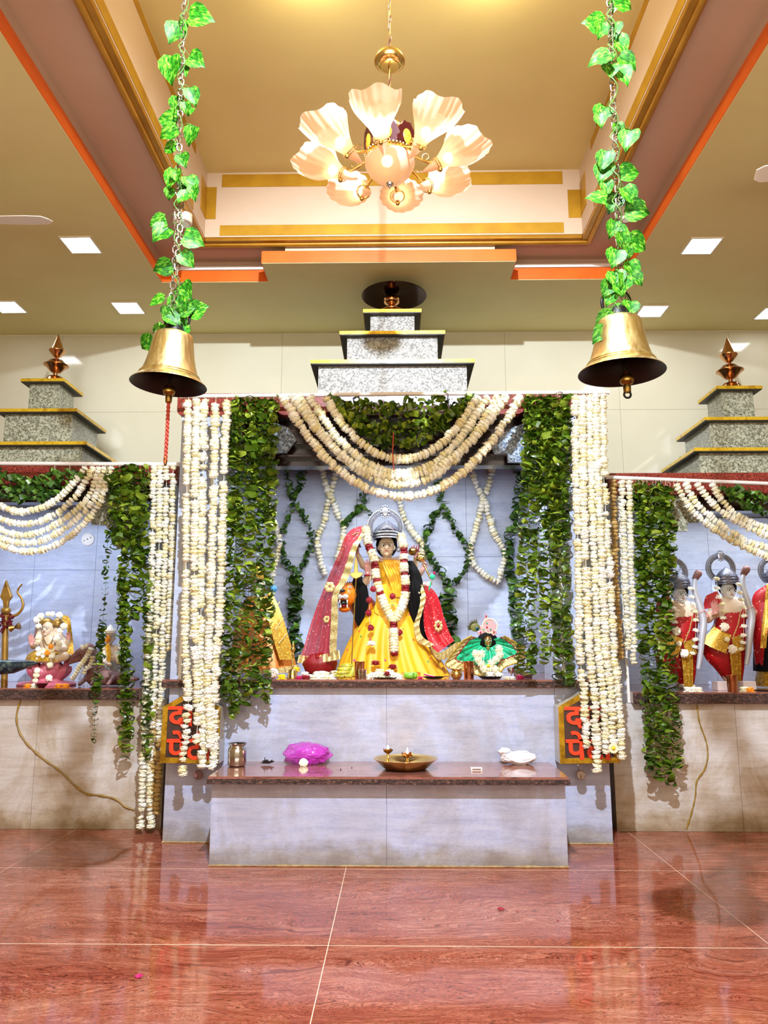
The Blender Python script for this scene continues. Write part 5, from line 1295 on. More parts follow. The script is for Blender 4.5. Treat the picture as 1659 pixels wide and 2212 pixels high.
# flower garland on the goddess, white with dark red bands
t = thing('flower_garland', 'white flower garland with dark red rose bands hanging on the goddess', 'garland', q(850, 1340, -0.2))
off = t.location.copy()
def put(me, p, s, d, tt, nm):
    x, y, z = frame_of(d); B = Matrix((x, y, z)).transposed() @ Matrix.Rotation(R.uniform(0, 6), 3, 'Z')
    o = bpy.data.objects.new(nm, me); COL.objects.link(o); o.parent = tt; o.matrix_basis = Matrix.Translation(p-tt.location) @ (B @ Matrix.Diagonal((s, s, s*0.95))).to_4x4()
ROSEM = [flower_mesh(s+30, h=0.7).mesh('rose_head', 'rose', True) for s in range(2)]
pa = resample(spline([q(790, 1142, -0.10), q(795, 1175, -0.13), q(808, 1208, -0.17), q(813, 1250, -0.20), q(826, 1295, -0.22), q(846, 1336, -0.24)], 60), 30)
pb = resample(spline([q(866, 1158, -0.08), q(872, 1185, -0.12), q(873, 1230, -0.17), q(876, 1265, -0.20), q(872, 1300, -0.22), q(856, 1336, -0.24)], 60), 28)
pc = resample([q(850, 1342, -0.25), q(852, 1412, -0.30)], 12)
for path, reds in ((pa, (6, 7, 12, 13, 17, 21)), (pb, (5, 6, 9, 13, 17, 18)), (pc, (1, 2, 11))):
    for i, p in enumerate(path):
        d = path[min(i+1, len(path)-1)]-path[max(i-1, 0)]
        if i in reds: put(R.choice(ROSEM), p, 0.033, d, t, 'rose_head')
        else: put(R.choice(FL), p, 0.038, d, t, 'flower')
MB().tube(pa, 0.002, 4).build('string', 'thread', t); MB().tube(pb, 0.002, 4).build('string', 'thread', t); MB().tube(pc, 0.002, 4).build('string', 'thread', t)
# string of separate roses at the left of it
t = thing('rose_string', 'thin string of separate dark red roses on the yellow skirt', 'garland', q(800, 1300, -0.22))
pts = [q(800, 1210, -0.16), q(800, 1270, -0.2), q(799, 1300, -0.22), q(797, 1330, -0.24), q(801, 1360, -0.25)]
MB().tube(spline(pts, 30), 0.0015, 4).build('string', 'thread', t)
for x, y in ((806, 1272), (798, 1296), (796, 1324), (801, 1356), (848, 1288), (863, 1366)): put(ROSEM[0], q(x, y, -0.25), 0.025, Vector((0, -1, 0.2)), t, 'rose_head')
for x, y, k in ((802, 1390, 'white flower with a pink heart lying on the yellow skirt'), (811, 1432, 'dark red rose resting on the lower yellow skirt'), (848, 1440, 'dark red petals low on the skirt under the garland')):
    c = q(x, y, -0.33+0.0007*(1440-y)); mm = flower_mesh(x, 0.030, 0.02); 
    for v in mm.v: v += c
    mm.build('loose_flower', 'petal' if 'white' in k else 'rose', label=k, cat='flower')

# weapons and objects the goddess holds
t = thing('gold_spear', 'golden spear with a broad blade and cross guard held before the lion', 'spear', q(759, 1458, -0.28))
ax = [q(769, 1250, -0.22), q(764, 1340, -0.24), q(759, 1455, -0.27)]
MB().tube(ax, 0.0045, 8).build('shaft', 'brass', t)
bl_ = [(769, 1199), (772.5, 1215), (773.5, 1237), (765, 1237), (765.5, 1215)]
MB().prism(PX(bl_, YG-0.22), YG-0.228, YG-0.216).build('blade', 'brass', t, smooth=False, bevel=0.002)
MB().prism(PX([(755, 1240), (763, 1236), (776, 1236), (786, 1239), (778, 1247), (769, 1251), (760, 1247)], YG-0.22), YG-0.235, YG-0.21).build('guard', 'brass', t, smooth=False, bevel=0.003)
t = thing('gold_mace', 'golden mace with a round head slanting in the right hands of the goddess', 'mace', q(930, 1255, -0.12))
a, b = q(910, 1206, -0.10), q(930, 1250, -0.13)
MB().tube([a, b], 0.007, 10).build('shaft', 'brass', t); MB().ball(a, (0.040, 0.036, 0.030), 18, 10, fn=lambda p: 1+0.05*math.cos(6*math.atan2(p.y, p.x))).build('mace_head', 'brass', t)
MB().ball(a+(a-b).normalized()*0.035, 0.016).build('mace_tip', 'brass', t)
t = thing('lotus_bud', 'green lotus bud with a red tip in the lower right hand', 'flower', q(932, 1268, -0.12))
MB().tube([q(927, 1274, -0.13), q(931, 1256, -0.14)], 0.006, 8).build('stalk', 'green', t); MB().ball(q(934, 1246, -0.14), (0.020, 0.016, 0.024)).build('bud', 'green', t); MB().ball(q(938, 1238, -0.14), (0.010, 0.010, 0.012)).build('bud_tip', 'magenta', t)
t = thing('conch', 'red and gold conch held up beside the face, right of the garland', 'conch', q(898, 1196, -0.05))
MB().lathe(q(890, 1192, -0.06), [(0.004, -0.03), (0.022, -0.02), (0.034, 0.0), (0.026, 0.02), (0.016, 0.032), (0.004, 0.045)], 18, rot=Matrix.Rotation(1.1, 3, 'Y')).build('shell', 'brassd', t)
for i in range(4): MB().capsule(q(888+5*i, 1190, -0.07), q(890+5*i, 1180-2*(i % 2), -0.08), 0.005, 0.003).build('red_tip', 'lip', t)
t = thing('ritual_bell', 'dark maroon bell-shaped emblem held up under the red veil', 'emblem', q(771, 1190, -0.08))
MB().lathe(q(771, 1176, -0.09), [(0.036, -0.02), (0.030, -0.012), (0.022, 0.012), (0.010, 0.03), (0.002, 0.05)], 20).build('cup', 'maroon', t)
m_ = MB()
for i in range(9): m_.ball(q(762+2.4*i, 1156-4*math.sin(i*PI/8), -0.09), 0.007, 8, 5)
m_.build('beads', 'rosebrass', t); MB().tube([q(771, 1182, -0.09), q(771, 1194, -0.09)], 0.006, 8).build('handle', 'brassd', t)

# ---------------------------------------------------------------- lion
t = thing('lion_statue', 'orange painted lion with open jaws and white fangs beside the goddess', 'statue', Vector((q(760, 1450, 0.15).x, YG+0.05, zSl)))
Lq = q3(YG-0.05)
m_ = MB(); hc = Lq(745, 1282)
m_.ball(Lq(752, 1284), (0.085, 0.085, 0.090), 20, 14); m_.ball(Lq(741, 1290, -0.05), (0.055, 0.06, 0.045), 16, 10)
m_.capsule(Lq(745, 1270, -0.06), Lq(739, 1280, -0.105), 0.022, 0.020, 10)
m_.ball(Lq(744, 1316, -0.04), (0.045, 0.055, 0.024), 16, 10)
for x in (735, 764): m_.ball(Lq(x, 1262, 0.02), (0.022, 0.014, 0.024), 12, 8)
m_.capsule(Lq(765, 1290, 0.06), Lq(800, 1330, 0.22), 0.085, 0.11, 16); m_.capsule(Lq(800, 1330, 0.22), Lq(900, 1350, 0.24), 0.115, 0.10, 16)
for x in (775, 800): m_.capsule(Lq(x, 1340, 0.12), Lq(x-8, 1400, 0.06), 0.045, 0.032, 12); m_.capsule(Lq(x-8, 1400, 0.06), Vector((Lq(x-12, 1450).x, YG, zSl+0.03)), 0.030, 0.026, 12); m_.ball(Vector((Lq(x-14, 1450).x, YG-0.03, zSl+0.022)), (0.035, 0.05, 0.024), 12, 8)
for x in (885, 905): m_.capsule(Lq(x, 1360, 0.24), Lq(x+8, 1400, 0.2), 0.06, 0.038, 12); m_.capsule(Lq(x+8, 1400, 0.2), Lq(x+2, 1428, 0.26), 0.035, 0.026, 12); m_.capsule(Lq(x+2, 1428, 0.26), Vector((Lq(x+2, 1450).x, YG+0.22, zSl+0.028)), 0.026, 0.024, 12)
m_.capsule(Lq(905, 1345, 0.28), Lq(925, 1380, 0.32), 0.02, 0.014, 10); m_.capsule(Lq(925, 1380, 0.32), Lq(930, 1410, 0.32), 0.014, 0.02, 10)
body = fuse(m_, 'body', 'lion', t, 0.006, 3)
for s, x in ((-1, 733), (1, 746)):
    MB().ball(Lq(x, 1289, -0.125), (0.024, 0.020, 0.020), 14, 8).build('muzzle', 'eyew', t)
    for k in range(3): MB().tube([Lq(x-5, 1287+3*k, -0.147), Lq(x+5, 1286+3.4*k, -0.148)], 0.0012, 4).build('whisker', 'ink', t)
MB().ball(Lq(739, 1276, -0.14), (0.024, 0.016, 0.014), 12, 8).build('nose', 'ink', t)
MB().ball(Lq(742, 1303, -0.085), (0.036, 0.034, 0.026), 16, 10).build('open_mouth', 'ink', t)
MB().ball(Lq(743, 1309, -0.102), (0.022, 0.022, 0.010), 12, 8).build('tongue', 'rose', t)
for x, y, s in ((734, 1297, -1), (750, 1297, -1), (736, 1311, 1), (750, 1311, 1)): MB().capsule(Lq(x, y, -0.125), Lq(x, y-s*7, -0.128), 0.006, 0.0015, 8).build('fang', 'eyew', t)
for x, d in ((732, -0.085), (756, -0.10)):
    MB().ball(Lq(x, 1268, d), (0.011, 0.006, 0.008), 12, 8).build('eye', 'eyew', t); MB().ball(Lq(x, 1268, d-0.005), (0.005, 0.003, 0.006), 8, 6).build('iris', 'ink', t)
    MB().tube([Lq(x-5, 1263, d), Lq(x, 1260, d-0.003), Lq(x+5, 1263, d)], 0.002, 5).build('eyebrow', 'ink', t)
m_ = MB()
for i in range(26):
    a = -0.6+PI*1.25*i/25; p = Lq(756, 1288, 0.02)+Vector((math.cos(a)*0.085, 0, math.sin(a)*0.092)); m_.capsule(p, p+Vector((math.cos(a)*0.03, 0.01, math.sin(a)*0.03-0.01)), 0.014, 0.004, 7)
m_.build('mane', mat('brown_mane', '#5c2c10', 0.6), t)

# ---------------------------------------------------------------- small idol in green
t = thing('small_idol', 'small golden-faced idol in a green dress with pink crown and peacock feather', 'statue', Vector((P(1050, 1450, 5.62).x, 5.62, zSl)))
g_ = q3(5.62)
rings('body', 'brassd', t, g_, [(1053, 1380, 8, .03), (1052, 1400, 16, .05), (1052, 1450, 26, .07)], 0, 0, 24)
out_ = [(1018, 1374), (1000, 1384), (985, 1402), (970, 1422), (962, 1436), (975, 1445), (1000, 1449), (1030, 1458), (1055, 1462), (1078, 1455), (1092, 1440), (1115, 1432), (1138, 1418), (1128, 1402), (1110, 1386), (1090, 1374)]
sc_ = lambda k: [g_(1054+(x-1054)*k, 1384+(y-1384)*k, -0.02-0.10*k+ (0.0)) for x, y in out_]
strip_along('dress', 'green', t, sc_(0.16), sc_(0.74), 90, lambda u, v: 0.012*math.sin(u*70)*v, 10)
strip_along('dress_border', 'brocade', t, sc_(0.73), sc_(1.0), 90, lambda u, v: 0.004*math.sin(u*160), 4)
MB().tube(spline(sc_(0.76), 80), 0.0045, 5).build('red_piping', 'rose', t); MB().tube(spline(sc_(1.0), 80), 0.005, 5).build('gold_piping', 'goldcloth', t)
MB().ball(g_(1053, 1384, -0.02), (0.075, 0.04, 0.060), 20, 12).build('hair', 'black', t)
head(t, g_(1054, 1385, -0.045), 0.034, 0.043, 0, 0.01, 0.0025, 'brass', eyes=True)
pk = mat('pink_beaded_crown', '#d89aa0', 0.35, 0.2)
m_ = MB(); m_.prism(PX([(1034, 1372), (1030, 1364), (1038, 1362), (1036, 1352), (1043, 1350), (1046, 1336), (1050, 1326), (1054, 1336), (1064, 1340), (1072, 1350), (1070, 1362), (1074, 1368), (1066, 1374), (1054, 1364)], 5.56), 5.555, 5.572)
co = m_.build('crown', pk, t, smooth=False, bevel=0.003)
m_ = MB()
for i in range(26): a = 2*PI*i/26; m_.ball(g_(1056, 1352, -0.07)+Vector((math.cos(a)*0.052+0.008, 0, math.sin(a)*0.050)), 0.006, 6, 4)
m_.build('pearl_rim', 'petal', co)
for x, y, c_ in ((1050, 1331, 'lip'), (1052, 1346, 'green'), (1052, 1355, 'lip'), (1045, 1360, 'green'), (1060, 1360, 'green'), (1038, 1366, 'rose'), (1067, 1365, 'rose')): MB().ball(g_(x, y, -0.072), (0.006, 0.004, 0.008), 10, 6).build('stone', c_, co)
pf = MB(); c = g_(1032, 1358, -0.055)
for i in range(34):
    a = math.radians(95+95*i/33); L = 0.085*R.uniform(0.75, 1.05); p = c+Vector((math.cos(a)*L, 0, math.sin(a)*L*0.9))
    pf.tube([c, (c+p)/2+Vector((0, -0.006, 0)), p], [0.002, 0.0028, 0.0008], 4)
fo = pf.build('peacock_feather', mat('feather_barbs', '#4a4a1c', 0.5), t)
MB().ball(c+Vector((-0.018, -0.008, 0.008)), (0.034, 0.004, 0.030), 14, 8).build('feather_web', mat('olive_feather', '#6c6a20', 0.5), fo); MB().ball(c+Vector((-0.006, -0.012, 0.0)), (0.014, 0.004, 0.016), 12, 8).build('feather_eye', mat('teal_feather', '#0a4a50', 0.3), fo); MB().ball(c+Vector((-0.004, -0.015, 0.0)), (0.007, 0.003, 0.008), 12, 8).build('feather_pupil', 'ink', fo)
m_ = MB()
for (x, y) in ((1028, 1412), (1033, 1424), (1040, 1434), (1046, 1444), (1078, 1402), (1080, 1414), (1072, 1424), (1062, 1432), (1056, 1444), (1070, 1446), (1040, 1412)):
    fm = flower_mesh(x+y, 0.019, 0.012); cc_ = g_(x, y, -0.17)
    for v in fm.v: v.xyz = Vector((v.x, -v.z, v.y)) + cc_
    m_.v, m_.f, m_.mi = m_.v+fm.v, m_.f+[tuple(i+len(m_.v) for i in f) for f in fm.f], m_.mi+fm.mi
m_.build('flower_wreath', 'petal', t)['kind'] = 'stuff'
MB().ball(g_(1055, 1438, -0.185), (0.012, 0.006, 0.010)).build('marigold_heart', 'yellowflower', t)

# ---------------------------------------------------------------- seated figure in orange brocade behind the left leaf curtain
t = thing('draped_statue', 'seated statue in orange brocade mostly hidden behind the left leaf curtain', 'statue', Vector((P(560, 1450, 5.85).x, 5.85, zSl)))
o_ = q3(5.85)
rings('robe', 'orangecloth', t, o_, [(556, 1290, 24, .08), (560, 1320, 44, .13), (562, 1360, 56, .17), (566, 1410, 66, .2), (568, 1452, 74, .2)], 12, 0.03, 100)
strip_along('gold_shawl', 'goldcloth', t, [o_(586, 1276, -0.06), o_(606, 1320, -0.1), (o_(622, 1370, -0.12)), o_(636, 1425, -0.14)], [o_(570, 1290, -0.12), o_(580, 1340, -0.2), o_(592, 1385, -0.22), o_(604, 1425, -0.22)], 40, lambda u, v: 0.008*math.sin(v*12))
for k in range(3): MB().tube([o_(586+8*k, 1330+30*k, -0.22), o_(604+8*k, 1300+34*k, -0.14)], 0.004, 6).build('gold_seam', 'brocade', t)
head(t, o_(556, 1268), 0.055, 0.07, 0.0, 0.05, 0.005)
MB().lathe(o_(556, 1252), [(0.06, 0), (0.062, 0.02), (0.05, 0.06), (0.02, 0.10), (0.002, 0.12)], 20).build('crown', 'goldcloth', t)
MB().ball(o_(590, 1272, -0.05), (0.03, 0.02, 0.03)).build('blue_scarf', mat('blue_cloth', '#3a8ac8', 0.5), t)
strip_along('hem', 'brocade', t, [o_(500, 1440, -0.2), o_(570, 1446, -0.23), o_(645, 1436, -0.16)], [o_(498, 1452, -0.2), o_(570, 1456, -0.23), o_(650, 1450, -0.16)], 40, lambda u, v: 0.008*math.sin(u*60))

# ---------------------------------------------------------------- standing crowned figures of the right shrine
zSr = Z(1328, 1495, YS-0.05); zSlL = Z(352, 1487, YS-0.05)
def standing(dx, label, full=True, dy=0):
    r = q3(6.05); Q = lambda x, y, d=0.0: r(x+dx, y+dy, d)
    t = thing('standing_statue', label, 'statue', Vector((Q(1575, 1480).x, 6.05, zSr)), 'crowned standing statues of the right shrine')
    m_ = MB(); m_.ball(Q(1575, 1320), (0.13, 0.075, 0.13), 18, 12); m_.ball(Q(1568, 1375), (0.125, 0.08, 0.13), 18, 12); m_.capsule(Q(1550, 1315), Q(1602, 1312), 0.05, 0.05, 12)
    m_.capsule(Q(1552, 1390), Q(1562, 1440), 0.07, 0.045, 12); m_.capsule(Q(1586, 1390), Q(1590, 1440), 0.07, 0.045, 12); m_.capsule(Q(1562, 1440), Q(1578, 1478, -0.02), 0.045, 0.026, 12); m_.capsule(Q(1590, 1440), Q(1592, 1478, 0.0), 0.045, 0.026, 12)
    m_.ball(Vector((Q(1576, 1480).x, 6.0, zSr+0.02)), (0.03, 0.06, 0.02), 12, 8); m_.ball(Vector((Q(1593, 1480).x, 6.0, zSr+0.02)), (0.03, 0.06, 0.02), 12, 8)
    fuse(m_, 'body', 'skin', t, 0.008, 3)
    head(t, Q(1573, 1277, -0.03), 0.052, 0.070, 0.12, 0.05, 0.0034, skin='palew')
    MB().ball(Q(1571, 1268, 0.015), (0.070, 0.060, 0.078), 20, 12).build('hair', 'black', t)
    crown(t, lambda x, y, d=0: Q(x, y, d-0.015), 1571, 1262, 23, 1224, 'silver', (1562, 1226, 32, 21))
    rings('red_shawl', 'redcloth', t, lambda x, y, d=0: Q(x, y, d), [(1573, 1288, 9, .035), (1572, 1295, 22, .065), (1577, 1310, 36, .10), (1578, 1340, 33, .11), (1572, 1365, 36, .115), (1572, 1384, 40, .12)], 7, 0.04, 80)
    strip_along('shoulder_cloth', 'redcloth', t, [Q(1520, 1305, -0.04), Q(1525, 1288, -0.05), Q(1540, 1280, -0.07), Q(1550, 1275, -0.08)], [Q(1522, 1316, -0.06), Q(1540, 1312, -0.09), Q(1552, 1305, -0.10), Q(1560, 1300, -0.10)], 20)
    rings('wrapped_skirt', 'redcloth', t, lambda x, y, d=0: Q(x, y, d), [(1572, 1372, 40, .12), (1564, 1392, 46, .13), (1566, 1420, 42, .12), (1576, 1445, 30, .10), (1584, 1470, 18, .07), (1588, 1481, 14, .06)], 8, 0.05, 80)
    strip_along('gold_panel', 'goldcloth', t, [Q(1574, 1400, -0.15), Q(1578, 1430, -0.14), Q(1582, 1478, -0.12)], [Q(1600, 1398, -0.13), Q(1601, 1430, -0.12), Q(1601, 1478, -0.10)], 20, lambda u, v: 0.008*math.sin(v*16), 12)
    strip_along('gold_sash', 'goldcloth', t, [Q(1542, 1354, -0.12), Q(1558, 1362, -0.15), Q(1580, 1372, -0.16)], [Q(1514, 1386, -0.12), Q(1540, 1400, -0.16), Q(1568, 1412, -0.17)], 20, None, 8)
    strip_along('gold_flap', 'goldcloth', t, [Q(1580, 1378, -0.15), Q(1592, 1374, -0.15), Q(1602, 1370, -0.13)], [Q(1588, 1414, -0.15), Q(1600, 1408, -0.15), Q(1610, 1402, -0.13)], 12, None, 6)
    arm(t, [Q(1545, 1312), Q(1530, 1338, -0.06), Q(1546, 1325, -0.14)], [0.042, 0.030, 0.021], (-0.15, -0.1, 1), (0.1, -1, 0), 0.105, 0.12, thumb=1, voxel=0.0034)
    MB().tube([Q(1546, 1328, -0.14)+Vector((math.cos(a)*0.026, math.sin(a)*0.022, 0.006*math.cos(a))) for a in [2*PI*i/16 for i in range(16)]], 0.005, 8, closed=True).build('bangle', 'brass', t)
    arm(t, [Q(1606, 1314), Q(1622, 1332, -0.06), Q(1630, 1322, -0.12)], [0.042, 0.032, 0.022], (-0.6, -0.3, 0.7), (-0.6, -0.7, -0.2), 0.095, 0.85, thumb=-1, voxel=0.0034)
    # white upright bow and raised end
    b_ = spline([Q(1607, 1236, -0.10), Q(1604, 1262, -0.12), Q(1614, 1295, -0.13), Q(1623, 1330, -0.13), Q(1620, 1365, -0.13), Q(1616, 1410, -0.12), Q(1612, 1436, -0.12)], 30)
    MB().tube(b_, [0.016+0.012*math.sin(PI*i/29) for i in range(30)], 10).build('wrapped_bow', mat('silver_cloth', '#c4c8d4', 0.4, 0.2) if 'silver_cloth' not in MATS else MATS['silver_cloth'], t)
    MB().capsule(Q(1606, 1240, -0.10), Q(1612, 1230, -0.12), 0.024, 0.030).build('bow_end', 'brownstone', t)
    MB().tube([Q(1600, 1320, -0.15), Q(1594, 1350, -0.17), Q(1582, 1380, -0.17)], 0.004, 6).build('gold_cord', 'brocade', t)
    ln = [(1548, 1250), (1549, 1270), (1553, 1290), (1560, 1305), (1564, 1320), (1562, 1334)]; rn = [(1596, 1262), (1598, 1280), (1601, 1295), (1606, 1312), (1607, 1330), (1607, 1352), (1606, 1372), (1605, 1388), (1600, 1402)]
    g2 = thing('flower_string', 'string of white blossoms hanging round the neck of the ' + ('middle' if dx == 0 else 'half-hidden left') + ' standing statue', 'garland', Q(1575, 1330, -0.2))
    for pth in (ln, rn):
        MB().tube([Q(x, y, -0.15) for x, y in pth], 0.0015, 4).build('string', 'thread', g2)
        for x, y in pth: put(R.choice(FL), Q(x, y, -0.155), 0.026, Vector((R.uniform(-.3, .3), -0.2, 1)), g2, 'flower')
    for x, y, s in ((1566, 1354, 0.034), (1583, 1402, 0.034)): put(FL[0], Q(x, y, -0.18), s, Vector((0, -1, 0.1)), g2, 'flower')
    put(R.choice(FL), Q(1571, 1381, -0.18), 0.02, Vector((0, -1, .3)), g2, 'flower')
    return t
M['palew'] = mat('pale_painted_face', '#dfe0dc', 0.35)
standing(0, 'fully visible standing statue in dotted red cloth with a gold sash, right shrine')
standing(-104, 'standing red-dressed statue half hidden behind the right shrine leaf strings', dy=9)
# third figure at the right edge
t = thing('standing_statue', 'red and yellow draped statue with a black cloak cut by the right edge', 'statue', Vector((P(1680, 1480, 6.05).x, 6.05, zSr)), 'crowned standing statues of the right shrine')
r = q3(6.05)
rings('red_robe', 'redcloth', t, r, [(1672, 1262, 14, .06), (1672, 1285, 44, .09), (1674, 1330, 48, .12), (1676, 1400, 46, .14), (1678, 1440, 42, .15)], 8, 0.04, 80)
strip_along('yellow_drape', 'goldcloth', t, [r(1656, 1262, -0.08), r(1652, 1300, -0.12), r(1646, 1350, -0.15), r(1642, 1400, -0.17)], [r(1676, 1262, -0.09), r(1668, 1300, -0.14), r(1660, 1350, -0.18), r(1656, 1400, -0.18)], 30, lambda u, v: 0.006*math.sin(v*14))
rings('black_cloak', 'black', t, r, [(1690, 1310, 14, .17), (1684, 1350, 36, .18), (1680, 1400, 44, .20), (1680, 1450, 44, .20)], 8, 0.05, 60)
rings('gold_hem', 'goldcloth', t, r, [(1680, 1448, 40, .17), (1680, 1482, 42, .19)], 14, 0.05, 80)
head(t, r(1676, 1270), 0.052, 0.07, 0, 0.05, 0.005, skin='palew')
crown(t, r, 1675, 1256, 22, 1222, 'silver', (1676, 1232, 32, 21))

# ---------------------------------------------------------------- three-faced figure on a pink lotus, left shrine
l_ = q3(6.0)
t = thing('lotus_statue', 'seated three-faced figure with a golden crown on a pink lotus, left shrine', 'statue', Vector((l_(105, 1465).x, 6.0, zSlL)))
MB().lathe(Vector((l_(102, 1465).x, 6.0, zSlL)), [(0.21, 0), (0.215, 0.012), (0.19, 0.03), (0.12, 0.035), (0.10, 0.07), (0.001, 0.07)], 40).build('pink_plate', 'pink', t)
cL = Vector((l_(106, 1450).x, 6.0, zSlL+0.035))
for ring_n, rr, hh, ln_ in ((9, 0.08, 0.0, 0.15), (9, 0.095, 0.0, 0.11)):
    for i in range(ring_n):
        a = 2*PI*(i+(0.5 if ln_ < 0.15 else 0))/ring_n; d = Vector((math.cos(a), math.sin(a), 0)); n_ = Vector((-d.y, d.x, 0))
        def f(u, v, d=d, n_=n_):
            wd = 0.058*math.sin(PI*(0.12+0.88*v))**0.7 if v < 1 else 0
            return cL + d*(rr+0.07*math.sin(v*2.0)) + n_*(u-0.5)*2*wd + Vector((0, 0, hh+ln_*v)) - d*0.03*abs(u-0.5)*2
        MB().grid(6, 8, f).build('petal', 'pink', t)
m_ = MB()
m_.ball(l_(106, 1388), (0.075, 0.055, 0.09), 18, 12); m_.ball(l_(106, 1412), (0.10, 0.08, 0.06), 18, 12); m_.capsule(l_(88, 1372), l_(126, 1372), 0.038, 0.038, 12)
m_.capsule(l_(98, 1418, -0.02), l_(70, 1422, -0.10), 0.048, 0.036, 12); m_.capsule(l_(70, 1422, -0.10), l_(108, 1426, -0.15), 0.034, 0.026, 12)
m_.capsule(l_(114, 1418, -0.02), l_(140, 1418, -0.10), 0.048, 0.036, 12); m_.capsule(l_(140, 1418, -0.10), l_(104, 1430, -0.13), 0.034, 0.026, 12)
fuse(m_, 'body', 'skin', t, 0.006, 3)
head(t, l_(102, 1359, -0.03), 0.042, 0.056, 0.0, 0.03, 0.003)
head(t, l_(124, 1361, 0.03), 0.034, 0.048, 1.1, 0.02, 0.003); head(t, l_(91, 1361, 0.05), 0.034, 0.048, -1.2, 0.02, 0.003)
for x, w__ in ((102, 13.5), (124, 10.5), (91, 10)):
    c = l_(x, 1350, 0.0); k = 0.0035; MB().lathe(c, [(w__*k, -0.005), (w__*k*1.05, 0.012), (w__*k, 0.026), (w__*k*0.7, 0.044), (w__*k*0.3, 0.054), (0.001, 0.058)], 22).build('crown', 'brasspaint', t)
arm(t, [l_(88, 1374), l_(72, 1396, -0.05), l_(68, 1392, -0.12)], [0.034, 0.024, 0.017], (-0.1, -0.1, 1), (0, -1, 0), 0.085, 0.1, voxel=0.003)
arm(t, [l_(126, 1374), l_(146, 1392, -0.03), l_(148, 1380, -0.06)], [0.034, 0.024, 0.016], (0, -0.1, 1), (0, -1, 0), 0.065, 0.7, thumb=-1, voxel=0.003)
arm(t, [l_(124, 1378, -0.02), l_(140, 1400, -0.08), l_(122, 1404, -0.14)], [0.034, 0.024, 0.016], (-1, -0.2, 0.1), (0, -0.7, 0.6), 0.07, 0.5, thumb=-1, voxel=0.003)
rings('yellow_cloth', 'goldcloth', t, q3(5.97), [(106, 1402, 24, .09), (106, 1412, 40, .15), (104, 1428, 44, .17)], 10, 0.05, 70)
strip_along('yellow_scarf', 'goldcloth', t, [l_(136, 1328, 0.0), l_(150, 1335, 0.0), l_(156, 1370, -0.02), l_(160, 1414, -0.04)], [l_(132, 1340, -0.02), l_(142, 1350, -0.03), l_(146, 1380, -0.05), l_(140, 1414, -0.06)], 30)
MB().tube(spline([l_(92, 1376, -0.07), l_(100, 1392, -0.10), l_(108, 1392, -0.10), l_(116, 1376, -0.07)], 16), 0.005, 6).build('necklace', 'brass', t)
MB().tube([l_(75, 1384, -0.02), l_(80, 1345, -0.02)], 0.008, 8).build('staff', 'brownstone', t)
tw = thing('flower_string', 'white blossoms draped over the lotus figure in the left shrine', 'garland', l_(90, 1400, -0.15))
for x, y in ((80, 1338), (88, 1330), (104, 1326), (112, 1326), (128, 1328), (83, 1352), (138, 1352), (130, 1362), (83, 1376), (82, 1384), (122, 1380), (128, 1390), (126, 1398), (82, 1402), (84, 1412), (92, 1408), (94, 1418), (112, 1416), (110, 1404), (80, 1424), (108, 1436), (80, 1448), (78, 1458), (106, 1464), (76, 1470)):
    put(R.choice(FL), l_(x, y, -0.17 if y > 1340 else -0.06), R.uniform(0.020, 0.028), Vector((R.uniform(-.4, .4), -1, 0.5)), tw, 'flower')
for x, y in ((110, 1396), (102, 1410)): put(flower_mesh(77).mesh('flower', 'marigold', True), l_(x, y, -0.19), 0.022, Vector((0, -1, .3)), tw, 'flower')

# gold trident with beads and a small drum at the left edge
t = thing('trident', 'golden trident with brown bead strings and a small drum, left edge', 'trident', Vector((P(13, 1470, 5.85).x, 5.85, zSlL)))
k_ = q3(5.85)
MB().tube([Vector((k_(11, 1460).x, 5.85, zSlL)), k_(12, 1330)], [0.024, 0.022], 16).build('post', 'brasspaint', t)
MB().prism([(p.x, p.z) for p in (k_(14, 1252), k_(27, 1290), k_(20, 1298), k_(18, 1312), k_(9, 1312), k_(7, 1298), k_(1, 1290))], 5.835, 5.865).build('centre_blade', 'brasspaint', t, smooth=False, bevel=0.006)
MB().ball(k_(13, 1319), (0.038, 0.034, 0.030)).build('boss', 'brasspaint', t)
for s in (1, -1):
    pts = spline([k_(13, 1330), k_(13+s*18, 1330), k_(13+s*30, 1322), k_(13+s*37, 1308), k_(13+s*33, 1292), k_(13+s*25, 1280), k_(13+s*28, 1270), k_(13+s*35, 1262)], 40)
    MB().tube(pts, [0.013*(1-0.55*i/39) for i in range(40)], 10).build('side_prong', 'brasspaint', t)
m_ = MB()
for i in range(70):
    a = 2*PI*i/70*4; m_.ball(k_(12, 1346)+Vector((math.cos(a)*0.05+R.uniform(-.02, .02), -0.03+math.sin(a)*0.03, R.uniform(-0.07, 0.07))), 0.0105, 6, 4)
m_.build('bead_strings', 'maroon', t)['kind'] = 'stuff'
MB().lathe(k_(32, 1355, -0.04), [(0.028, -0.035), (0.009, 0), (0.028, 0.035)], 18, rot=Matrix.Rotation(1.3, 3, 'Y'), close=True).build('small_drum', 'brassd', t)
# long dark tapering thing at the left edge
a, b = P(-30, 1442, 5.62), P(80, 1432, 5.62)
MB().tube([a, P(30, 1440, 5.62), P(62, 1434, 5.62), b], [0.060, 0.048, 0.026, 0.010], 16).build('dark_pipe', noisy('mottled_dark', ['#0c1216', '#20303c', '#5c6a58'], 26, 0.25), label='dark glossy tapering tube lying at the left edge of the left slab', cat='tube')
